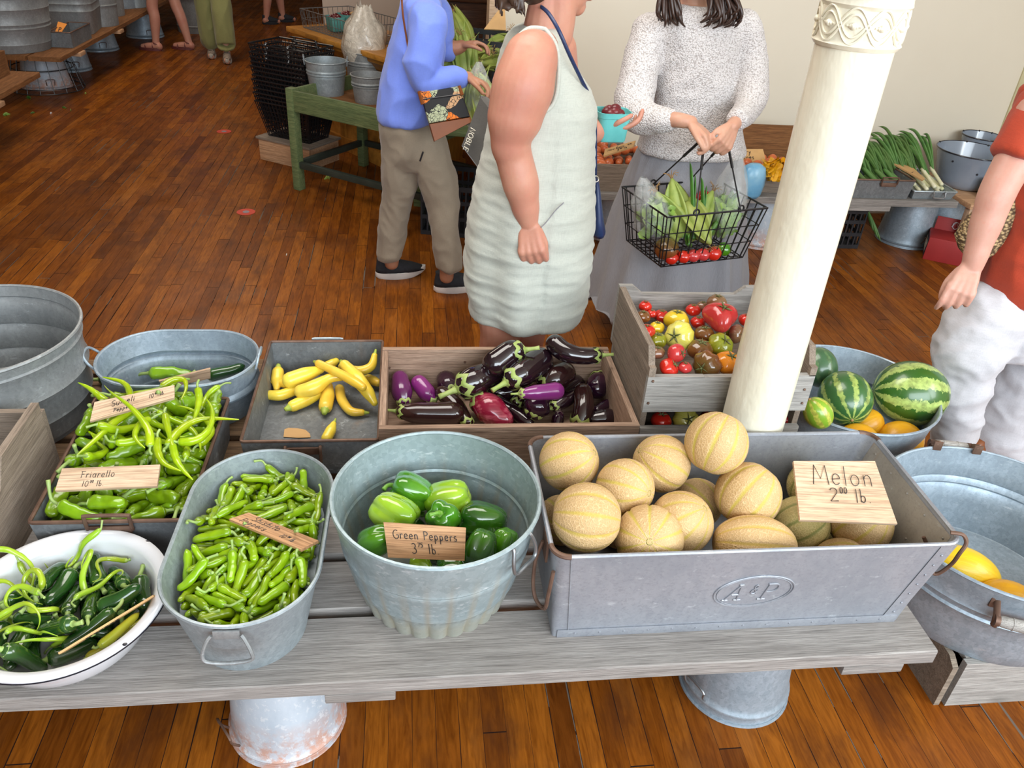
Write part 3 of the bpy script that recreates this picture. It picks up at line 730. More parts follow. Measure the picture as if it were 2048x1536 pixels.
# melon trough
t = thing('metal_trough', 'long pale grey metal produce trough with sloping end holding netted melons', 'trough', (.72, 1.38, B0)); TRO = t
X0, X1, Y0, Y1, zt = .305, 1.120, 1.162, 1.545, B0 + .243
rx0, rx1, ry0, ry1 = .288, 1.187, 1.158, 1.565
def tring(k, z, off=0, n=6):
    """rounded rectangle between foot (k=0) and rim (k=1)"""
    xa, xb, ya, yb = lerp(X0, rx0, k) + off, lerp(X1, rx1, k) - off, lerp(Y0, ry0, k) + off, lerp(Y1, ry1, k) - off
    r = max(.006, lerp(.008, .035, k) - off); P = []
    for (cx, cy, a0) in ((xb - r, yb - r, 0), (xa + r, yb - r, 90), (xa + r, ya + r, 180), (xb - r, ya + r, 270)):
        for i in range(n): a = R(a0 + 90 * i / (n - 1)); P.append(Vector((cx + cos(a) * r, cy + sin(a) * r, z)))
    return P
b = B(); ks = [0, .05, .2, .4, .6, .8, .97, 1]
rg = [tring(k, B0 + .243 * k) for k in ks] + [tring(k, B0 + .243 * k + .002 * (k == 0), .0035) for k in reversed(ks)]
b.rings(rg); o = obj('body', b, 'alum', t)
b = B(); b.tube(tring(1, zt, -.001), .0055, 8, closed=True); obj('rim', b, 'alum', t)
for cx, cy, a0 in ((rx0 + .035, ry0 + .035, 180), (rx1 - .035, ry1 - .035, 0), (rx0 + .035, ry1 - .035, 90)):
    b = B(); b.tube([(cx + cos(R(a0 + 9 * i)) * .0365, cy + sin(R(a0 + 9 * i)) * .0365, zt + .001) for i in range(11)], .0062, 8); obj('rim_wire', b, 'rust', t)
b = B(); b.box(((X0 + X1) / 2 + .0, Y0 - .0025, B0 + .011), (X1 - X0 - .02, .003, .022), bev=.001)
for i in range(14): b.ball((X0 + .05 + i * .055, Y0 - .004, B0 + .012), (.003, .002, .003), 8, 4)
obj('foot_strip', b, 'alum', t)
b = B()                                       # riveted end plate at the sloping end
PL = []
for i in range(9):
    k = i / 8; y = lerp(Y0, ry0, k) - .0018; xe = lerp(X1, rx1, k); PL.append((Vector((xe - .048, y, B0 + .243 * k * .97 + .004)), Vector((xe - .012, y, B0 + .243 * k * .97 + .004))))
b.sheet([[a, c] for a, c in PL])
for a, c in PL[1:8]: b.ball((a + c) / 2 - Vector((0, .001, 0)), (.0028, .0015, .0028), 8, 4)
obj('end_seam', b, 'alum', t)
b = B(); PL = [(lerp(X0, rx0, k) + .035, lerp(Y0, ry0, k) - .0018, B0 + .243 * k * .97 + .004) for k in [i / 8 for i in range(9)]]
b.tube(PL, .0012, 5); obj('front_seam', b, 'alum', t)
b = B()                                       # inner plate, rust stained
b.sheet([[Vector((lerp(X1, rx1, k) - .0048, lerp(Y0, ry0, k) + lerp(.012, .03, k) + (lerp(Y1, ry1, k) - lerp(Y0, ry0, k) - 2 * lerp(.012, .03, k)) * j / 6, B0 + .243 * k)) for j in range(7)] for k in [.04, .2, .4, .6, .8, .97]])
for k in (.25, .6, .9):
    for j in range(5): b.ball((lerp(X1, rx1, k) - .0055, lerp(Y0, Y1, (j + .5) / 5), B0 + .243 * k), .003, 6, 4)
obj('end_plate', b, 'alumin', t)
# embossed oval badge with letters
def fp(u, v):                                  # point on the front face; u along x from the badge centre, v up
    z = B0 + .119 + v; k = (z - B0) / .243; return Vector((.742 + u, lerp(Y0, ry0, k) - .0012, z))
b = B(); sh = .30
for s, rad in ((1, .0022), (.93, .0012)):
    b.tube([fp(cos(a) * .089 * s + sin(a) * .040 * s * sh, sin(a) * .047 * s) for a in [2 * PI * i / 64 for i in range(64)]], rad, 6, closed=True)
def slab_letter(strokes, u0, v0, h, r):
    for s in strokes: b.tube([fp(u0 + (x + .28 * y) * h, v0 + y * h) for x, y in s], r, 6)
slab_letter([[(0, 0), (.42, 1)], [(.42, 1), (.62, 0)], [(.2, .36), (.52, .36)], [(-.12, 0), (.16, 0)], [(.46, 0), (.8, 0)], [(.3, 1), (.5, 1)]], -.064, -.024, .046, .0021)
slab_letter(GL['&'][1], -.010, -.006, .026, .0014)
slab_letter([[(.08, 0), (.08, 1)], [(.0, 1)] + arc(.34, .74, .26, .26, 90, -90, 10) + [(.08, .48)], [(-.1, 0), (.28, 0)]], .016, -.024, .046, .0021)
obj('embossed_badge', b, 'alum', t)
# bent wire handles at both ends
b = B(); k = .9
b.tube(bez([Vector((rx1 - .02, ry0 + .022, zt + .012)), Vector((rx1 + .002, ry0 + .012, zt + .014)), Vector((rx1 + .012, ry0 + .004, zt - .004)), Vector((rx1 + .004, ry0 + .0, zt - .03)), Vector((rx1 + .006, ry0 + .01, zt - .075)), Vector((rx1 - .012, ry0 + .02, zt - .112)), Vector((rx1 - .034, ry0 + .04, zt - .088)), Vector((rx1 - .02, ry0 + .06, zt - .074)), Vector((rx1 - .03, ry0 + .075, zt - .05))], 5), .0045, 8); obj('handle', b, 'rust', t)
b = B()
b.tube(bez([Vector((rx0 + .004, ry0 + .01, zt - .05)), Vector((rx0 - .002, ry0 + .004, zt - .11)), Vector((rx0 - .004, ry0 + .015, zt - .165)), Vector((rx0 - .018, ry0 + .045, zt - .170)), Vector((rx0 - .024, ry0 + .065, zt - .14)), Vector((rx0 - .022, ry0 + .075, zt - .08)), Vector((rx0 - .010, ry0 + .08, zt - .03))], 5), .0045, 8); b.box((rx0 - .004, ry0 + .075, zt - .035), (.006, .05, .06), bev=.002); obj('handle', b, 'rust', t)

# round tub on a crate at the right, with wooden grips
def grip(par, c, out, along, w=.105):
    c, o, a = Vector(c), Vector(out).normalized(), Vector(along).normalized(); z = Vector((0, 0, 1))
    b = B(); b.tube([c - a * w / 2, c - a * w * .4, c, c + a * w * .4, c + a * w / 2], [.012, .0145, .0155, .0145, .012], 14)
    for k in (-.2, .2): b.tube([c + a * (w * k - .0015), c + a * (w * k + .0015)], .0160, 14)
    g = obj('wooden_grip', b, 'crategrey', par)
    for s in (-1, 1):
        b = B(); e = c + a * s * (w / 2 + .006); q = e - o * .038 + z * .02
        b.tube([e - a * s * .008, e + a * s * .003], .0145, 12)
        b.tube(bez([q + a * s * .0 + z * .012, q + o * .012 + z * .004, e + o * .0 + z * .006, e - z * .022 - a * s * .002], 5), [.008] * 15 + [.006], 8, flat=.35)
        b.box(q + z * .0, (.026, .006, .03), rot=(0, 0, math.atan2(a.y, a.x)), bev=.002)
        obj('handle_bracket', b, 'rust', par)
zc_ = .17
t = thing('round_wash_tub', 'wide round galvanized tub with wooden grips holding yellow melons, at the right edge', 'tub', (1.575, 1.452, zc_)); TBR = t
b = B(); h = .268; pr = [(0, 0), (.004, .006), (.010, .04), (.020, .10), (.022, .135), (.028, .145), (.030, .15), (.026, .157), (.029, .17), (.033, .176), (.030, .184), (.036, .22), (.044, h)]
vessel(b, .268, .268, pr, 84); obj('body', b, 'galvblue', t, False)
b = B(); rim_tube(b, .268, .268, .045, h, .0045); obj('rim', b, 'galvblue', t, False)
p = WY(2010, 1232, 1.10); 
grip(t, (1.438, 1.146, zc_ + .205), (-.41, -.91, 0), (.91, -.41, 0)); grip(t, (1.625, 1.785, zc_ + .258), (.15, 1, 0), (.97, -.2, 0))
def low_crate(label, x0, x1, y0, y1, h, name='wooden_crate'):
    t = thing(name, label, 'crate', ((x0 + x1) / 2, (y0 + y1) / 2, 0))
    board(t, (x0 + .03, y0), (x1, y0), 0, h, .018, 'crategrey', 'front_board', (0, 1, 0)); board(t, (x0 + .03, y1), (x1, y1), 0, h, .018, 'crategrey', 'back_board', (0, -1, 0))
    board(t, (x0, y0 + .004), (x0, y1), 0, h + .0, .016, 'sidecrate_y', 'end_board', (1, 0, 0), [(0, -.02), (.06, 0), (1, 0)]); board(t, (x1, y0 + .02), (x1, y1 - .02), 0, h, .018, 'sidecrate_y', 'end_board', (-1, 0, 0))
    for i in range(3):
        ya = lerp(y0 + .018, y1 - .02, i / 3); obj('slat', B().box(((x0 + .03 + x1) / 2, ya + (y1 - y0 - .04) / 6, h - .008), (x1 - x0 - .05, (y1 - y0 - .04) / 3 - .006, .0155), bev=.002), 'crategrey', t)
    return t
low_crate('upturned grey wooden crate on the floor carrying the tub of yellow melons', 1.385, 2.0, 1.203, 1.70, zc_ - .001)
low_crate('upturned grey crate under the watermelon tub, behind the melon trough', 1.19, 1.74, 1.86, 2.27, .2)
# watermelon tub
t = oval_tub('oval_wash_tub', 'galvanized tub holding watermelons behind the column', (1.450, 2.085, .2), .272, .272, .25, .045, 'galvblue', 'round', beads=(.14,)); WMT = t
# ------------------------------------------------------------------ produce: materials
def mat_grad(name, ctip, cstem, c2, rough=.22, axis=0, a=-.05, b_=.05, coat=.35, hue=.012, rv=.16, bump=.15, bs=40):
    n = NT(name); o = n.obj(); s = n.sep(o)
    g = n.mr(n.math('ADD', s[axis], n.math('MULTIPLY', n.noise(o, 18, 3), .02)), a, b_)
    col = n.mix(g, cstem, ctip)
    f = n.mr(n.noise(o, 22, 4), .45, .7); col = n.mix(n.math('MULTIPLY', f, .6), col, c2)
    r = n.rnd(); col = n.hsv(col, n.mr(r, 0, 1, .5 - hue, .5 + hue), 1, n.mr(r, 0, 1, 1 - rv, 1 + rv))
    if bump: n.bump(n.noise(o, bs, 2), bump, .002)
    return n.fin(col, rough, coat=coat, spec=.5, sss=.04)
M['shishito'] = mat_grad('bright_green_pepper_skin', (.27, .42, .004), (.20, .35, .005), (.13, .25, .003))
M['friarello'] = mat_grad('mid_green_pepper_skin', (.17, .31, .004), (.22, .37, .007), (.09, .19, .003))
M['sumeli'] = mat_grad('yellow_green_pepper_skin', (.40, .52, .006), (.29, .45, .006), (.22, .37, .004), a=-.09, b_=.09)
M['jalapeno'] = mat_grad('dark_green_pepper_skin', (.016, .060, .010), (.026, .085, .012), (.010, .036, .008), rough=.14, coat=.6)
M['curly'] = mat_grad('lime_curly_pepper_skin', (.42, .52, .03), (.22, .40, .02), (.30, .46, .03), a=-.08, b_=.08)
M['banana'] = mat_grad('pale_yellow_pepper_skin', (.62, .60, .05), (.48, .55, .04), (.55, .50, .05))
M['stem'] = pmat('green_pepper_stem', (.26, .40, .09), (.36, .48, .16), 30, .5, rv=.15)
M['bellgreen'] = mat_grad('glossy_green_bell_skin', (.05, .20, .008), (.10, .30, .012), (.03, .13, .008), rough=.12, axis=2, a=-.04, b_=.04, coat=.7, bump=.06, hue=0, rv=0)
M['belllime'] = mat_grad('lime_bell_skin', (.22, .42, .02), (.36, .54, .035), (.18, .38, .015), rough=.14, axis=2, a=-.04, b_=.04, coat=.6, bump=.06, hue=0, rv=0)
M['belldark'] = mat_grad('dark_green_bell_skin', (.02, .09, .008), (.05, .17, .01), (.015, .06, .006), rough=.12, axis=2, a=-.04, b_=.04, coat=.7, bump=.06, hue=0, rv=0)
M['bellstem'] = pmat('bell_pepper_stem', (.12, .30, .03), (.20, .38, .05), 30, .45, rv=0)
M['squash'] = mat_grad('yellow_squash_skin', (.86, .60, .045), (.88, .68, .10), (.86, .50, .03), rough=.3, a=-.09, b_=.09, coat=.15, hue=.008, rv=.06)
M['squashstem'] = pmat('green_squash_end', (.30, .42, .04), (.50, .56, .10), 40, .5)
M['eggdark'] = pmat('black_purple_eggplant_skin', (.010, .004, .007), (.018, .006, .010), 6, .10, coat=.8, rv=.2)
M['eggbrown'] = pmat('brown_purple_eggplant_skin', (.030, .010, .008), (.018, .006, .008), 9, .14, coat=.6, rv=.1)
M['eggmid'] = pmat('deep_purple_eggplant_skin', (.035, .006, .022), (.014, .004, .012), 6, .12, coat=.7, rv=.1)
M['eggviolet'] = pmat('violet_eggplant_skin', (.12, .012, .095), (.075, .008, .06), 6, .2, coat=.5, rv=.1)
M['egglilac'] = pmat('light_violet_eggplant_skin', (.24, .025, .19), (.16, .018, .13), 6, .2, coat=.5, rv=.05)
def mat_streak():
    n = NT('crimson_streaked_eggplant_skin'); o = n.obj()
    f = n.noise(n.scale(o, (4, 60, 60)), 1.2, 3)
    return n.fin(n.mix(n.mr(f, .5, .68), (.22, .006, .03), (.46, .09, .13)), .18, coat=.5)
M['eggred'] = mat_streak()
M['calyx'] = pmat('pale_green_calyx', (.40, .47, .15), (.28, .38, .09), 30, .5, rv=.08)
M['calyxdark'] = pmat('dark_purple_calyx', (.05, .03, .03), (.10, .06, .05), 30, .5)
def mat_cant(name, c1, c2, groove, ribs=10, gw=.36):
    n = NT(name); o = n.obj(); s = n.sep(o)
    a = n.math('ARCTAN2', s[1], s[0]); rad = n.math('SQRT', n.math('ADD', n.math('MULTIPLY', s[0], s[0]), n.math('MULTIPLY', s[1], s[1])))
    wob = n.math('MULTIPLY', n.noise(o, 30, 2), .5)
    c = n.math('COSINE', n.math('ADD', n.math('MULTIPLY', a, ribs), n.math('SUBTRACT', wob, .25)))
    g = n.mr(c, 1 - gw * .8, 1.02)
    net = n.voro(n.vmath('ADD', o, n.scale(n.noise(o, 45, 2, fac=False), (.004, .004, .004))), 150, 'DISTANCE_TO_EDGE')
    nf = n.mr(net, .02, .13, 1, 0)
    skin = n.mix(n.mr(n.noise(o, 14, 4), .35, .7), c1, c2)
    skin = n.mix(n.math('MULTIPLY', nf, .55), skin, tuple(min(1, x * 1.3 + .06) for x in c1))
    r = n.rnd(); gcol = n.hsv(groove, n.mr(r, 0, 1, .49, .53), 1, 1)
    col = n.mix(n.math('MULTIPLY', g, .8), skin, gcol)
    n.bump(n.math('MULTIPLY', nf, n.math('SUBTRACT', 1, n.math('MULTIPLY', g, .8))), .5, .0016)
    return n.fin(col, .55, spec=.35)
M['cantaloupe'] = mat_cant('netted_melon_rind', (.56, .375, .18), (.49, .315, .135), (.50, .36, .05))
M['cantgreen'] = mat_cant('greenish_netted_melon_rind', (.52, .40, .16), (.42, .34, .10), (.16, .20, .04))
def mat_watermelon(name, dark, light, bands=9, w=.0, rough=.28):
    n = NT(name); o = n.obj(); s = n.sep(o)
    a = n.math('ARCTAN2', s[1], s[2])
    nz = n.math('SUBTRACT', n.noise(o, 26, 5, .7), .5); nz2 = n.math('SUBTRACT', n.noise(o, 80, 3, .7), .5)
    c = n.math('COSINE', n.math('ADD', n.math('MULTIPLY', a, bands), n.math('ADD', n.math('MULTIPLY', nz, 2.2), n.math('MULTIPLY', nz2, 3.4))))
    f = n.mr(c, w - .12, w + .18)
    lt = n.mix(n.mr(n.noise(o, 60, 3), .4, .65), light, tuple(x * .55 for x in light))
    return n.fin(n.mix(f, dark, lt), rough, coat=.35)
M['wm1'] = mat_watermelon('striped_watermelon_rind', (.032, .11, .014), (.40, .52, .14), 9, .05)
M['wm2'] = mat_watermelon('dark_striped_watermelon_rind', (.035, .115, .03), (.34, .45, .11), 10, .45)
M['wmplain'] = mat_watermelon('plain_dark_watermelon_rind', (.045, .115, .05), (.10, .19, .08), 8, .55)
M['wmlime'] = mat_watermelon('lime_striped_melon_rind', (.24, .42, .03), (.55, .56, .08), 8, .1)
def mat_canary(name, c1, c2):
    n = NT(name); o = n.obj()
    f = n.noise(n.scale(o, (4, 30, 30)), 1.5, 4, .6, .8)
    n.bump(f, .5, .004)
    return n.fin(n.mix(n.mr(f, .35, .7), c1, c2), .38, coat=.15)
M['canary'] = mat_canary('yellow_canary_melon_rind', (.86, .60, .015), (.76, .46, .01))
M['canaryor'] = mat_canary('orange_yellow_melon_rind', (.78, .40, .01), (.66, .30, .01))
def mat_tom(name, c1, c2, c3=None):
    n = NT(name); o = n.obj(); s = n.sep(o)
    g = n.mr(n.math('ADD', s[2], n.math('MULTIPLY', n.noise(o, 30, 3), .03)), .0, .05)
    col = n.mix(g, c1, c2)
    if c3: 
        a = n.math('ARCTAN2', s[1], s[0]); f = n.noise(n.comb(n.math('MULTIPLY', a, 3), n.math('MULTIPLY', s[2], 10), 0), 2.2, 3)
        col = n.mix(n.mr(f, .5, .66, 0, .6), col, c3)
    return n.fin(col, .16, coat=.45, sss=.04)
M['tomred'] = mat_tom('red_tomato_skin', (.62, .022, .010), (.50, .018, .010))
M['tompink'] = mat_tom('pink_red_tomato_skin', (.56, .045, .045), (.46, .03, .03))
M['tomyellow'] = mat_tom('yellow_tomato_skin', (.75, .48, .015), (.76, .55, .03))
M['tomlemon'] = mat_tom('pale_yellow_tomato_skin', (.66, .56, .05), (.72, .66, .16), (.52, .55, .05))
M['tomgreen'] = mat_tom('green_yellow_tomato_skin', (.36, .30, .015), (.22, .27, .02), (.14, .20, .02))
M['tombrown'] = mat_tom('brown_heirloom_tomato_skin', (.24, .055, .015), (.10, .07, .015), (.15, .045, .012))
M['tomdusk'] = mat_tom('dusky_green_shouldered_tomato_skin', (.30, .09, .06), (.13, .11, .04), (.24, .08, .05))
M['tomorange'] = mat_tom('orange_tomato_skin', (.70, .20, .008), (.62, .22, .01))
M['sepal'] = pmat('dry_green_sepal', (.10, .13, .03), (.16, .14, .06), 40, .6)
M['leek'] = mat_grad('blue_green_leek_leaf', (.045, .13, .035), (.16, .30, .07), (.03, .10, .03), rough=.45, coat=0, a=-.2, b_=.2)
M['leekwhite'] = pmat('white_leek_shank', (.72, .68, .50), (.58, .58, .30), 20, .5)
M['husk'] = mat_grad('green_corn_husk', (.27, .35, .06), (.38, .44, .12), (.14, .24, .04), rough=.5, coat=0, a=-.1, b_=.1)
M['lettuce'] = mat_grad('curly_lettuce_leaf', (.24, .42, .07), (.34, .50, .12), (.13, .30, .04), rough=.45, coat=.1)
M['leafdark'] = mat_grad('dark_leaf', (.05, .15, .02), (.09, .22, .03), (.03, .10, .015), rough=.45, coat=0)
M['silk'] = pmat('dry_corn_silk', (.45, .26, .09), (.30, .16, .06), 40, .7)
M['plum'] = pmat('dark_red_plum_skin', (.17, .016, .018), (.09, .012, .018), 10, .3, rv=.25)
M['potato'] = pmat('red_potato_skin', (.30, .07, .05), (.22, .05, .045), 14, .55, rv=.2)
M['romatom'] = pmat('orange_red_small_tomato_skin', (.58, .16, .05), (.50, .10, .03), 10, .3, rv=.15)

# ------------------------------------------------------------------ produce: shapes
def pepper_mesh(kind, seed):
    rr = random.Random(seed * 31 + 7); g = rr.gauss
    P = dict(shishito=(.082, .0098, .30, 3, 12, 16), friarello=(.100, .0178, .22, 3, 16, 16), sumeli=(.205, .0105, 1.3, 3, 11, 34), jalapeno=(.108, .0175, .25, 4, 14, 16), curly=(.175, .0066, 2.6, 3, 10, 36), banana=(.135, .0165, .25, 3, 14, 16))[kind]
    L, r0, bend, lobes, n, k = P; L *= rr.uniform(.86, 1.14); r0 *= rr.uniform(.88, 1.14)
    curv = rr.uniform(-1, 1) * bend / L * 2.0; c2 = rr.uniform(-1, 1) * bend / L * 2.6; fr = rr.uniform(2.2, 4.2); ph = rr.uniform(0, 6.3)
    if kind == 'curly': curv *= 1.1
    p = Vector((0, 0, 0)); a = 0; e = 0; path = [p.copy()]
    for i in range(k):
        t = (i + .5) / k; a += (curv + c2 * sin(fr * t * 2 + ph)) * L / k; e = .25 * sin(fr * t * 3 + ph * 2) * min(1, bend)
        p = p + Vector((cos(a) * cos(e), sin(a) * cos(e), sin(e))) * (L / k); path.append(p.copy())
    rs = []
    for i in range(k + 1):
        t = i / k
        if kind in ('sumeli', 'curly'): f = min(1, .55 + t * 9) * (1 - t ** 1.5 * .93) * (1 + .05 * sin(t * 30 + ph))
        elif kind == 'friarello': f = min(1, .45 + t * 6) * (1 - .30 * t) * (1 if t < .88 else math.sqrt(max(.02, 1 - ((t - .88) / .125) ** 2)))
        elif kind == 'shishito': f = min(1, .42 + t * 5.5) * (1 - .25 * t) * (1 if t < .86 else math.sqrt(max(.02, 1 - ((t - .86) / .145) ** 2))) * (1 + .07 * sin(t * 17 + ph))
        else: f = min(1, .5 + t * 5) * (1 - .12 * t - .25 * t * t) * (1 if t < .82 else math.sqrt(max(.015, 1 - ((t - .82) / .185) ** 2)))
        rs.append(r0 * f)
    b = B(); b.tube(path, rs, n)
    wr = {'shishito': .2, 'friarello': .30, 'sumeli': .10, 'jalapeno': .03, 'curly': .2, 'banana': .07}[kind]
    m = n
    for i in range(k + 1):
        for q in range(m):
            v = b.v[i * m + q]; c = path[i]; ang = 2 * PI * q / m
            w = 1 + wr * (.5 * cos(lobes * ang + ph + i * .06) + mnoise.noise(v * 60 + Vector((seed, 0, 0))) * .9)
            if i in (0, k): w = 1
            b.v[i * m + q] = c + (v - c) * w
    # stem
    s = B(); d = (path[0] - path[1]).normalized(); sl = dict(shishito=.026, friarello=.044, sumeli=.028, jalapeno=.03, curly=.022, banana=.02)[kind] * rr.uniform(.7, 1.25)
    o1 = d.orthogonal(); o1.rotate(Quaternion(d, rr.uniform(0, 6.3))); sr = r0 * .20 + .0007
    q = [path[1] + d * .001, path[0] + d * sl * .12, path[0] + d * sl * .5 + o1 * sl * rr.uniform(.0, .25), path[0] + d * sl * .85 + o1 * sl * rr.uniform(.1, .75)]
    q = bez(q, 4); s.tube(q, [rs[1] * 1.04, rs[0] * 1.16, rs[0] * .9, sr * 1.4] + [sr] * (len(q) - 6) + [sr * 1.25] * 2, 8)
    c = sum(b.v, Vector()) / len(b.v)
    b.v = [v - c for v in b.v]; s.v = [v - c for v in s.v]
    return b, s
def pepper_proto(kind, seed, label, group):
    b, s = pepper_mesh(kind, seed)
    nm = {'shishito': 'shishito_pepper', 'friarello': 'friarello_pepper', 'sumeli': 'long_green_pepper', 'jalapeno': 'jalapeno_pepper', 'curly': 'curly_pepper', 'banana': 'banana_pepper'}[kind]
    o = obj(nm, b, kind, None, False, angle=None); tag(o, label, 'pepper', group)
    obj('stem', s, 'stem', o, False, angle=None)
    return o
def frame_to(axis, roll=0):
    """matrix taking local +x to axis"""
    x = Vector(axis).normalized(); z = Vector((0, 0, 1)) - x * x.z
    if z.length < 1e-4: z = Vector((0, 1, 0)) - x * x.y
    z.normalize(); y = z.cross(x); m = Matrix((x, y, z)).transposed().to_4x4()
    return m @ Matrix.Rotation(roll, 4, 'X')
def frame_z(axis, roll=0):
    z = Vector(axis).normalized(); x = z.orthogonal().normalized(); y = z.cross(x)
    return Matrix((x, y, z)).transposed().to_4x4() @ Matrix.Rotation(roll, 4, 'Z')
def sd(dx, dy, c):
    """a world direction from an image direction (right, down) and how much it faces the camera"""
    return (CR * dx - CU * dy - _fwd * c).normalized()
PROTO = {}
def protos(kind, n, label, group):
    PROTO[kind] = [pepper_proto(kind, i, label, group) for i in range(n)]
protos('shishito', 12, 'small bright green wrinkled pepper heaped in the oval galvanized tub', 'small green peppers in the oval tub')
protos('friarello', 10, 'blunt mid-green pepper in the heap of the long steel pan', 'blunt green peppers in the steel pan')
protos('sumeli', 9, 'long curved yellow-green pepper on top at the back of the steel pan', 'long green peppers on the steel pan')
protos('jalapeno', 6, 'dark green glossy pepper in the white enamel basin', 'dark peppers in the enamel basin')
protos('curly', 7, 'thin curly lime-green pepper at the left of the enamel basin', 'curly peppers in the enamel basin')
protos('banana', 3, 'pale yellow pepper behind the sign in the enamel basin', 'yellow peppers in the enamel basin')
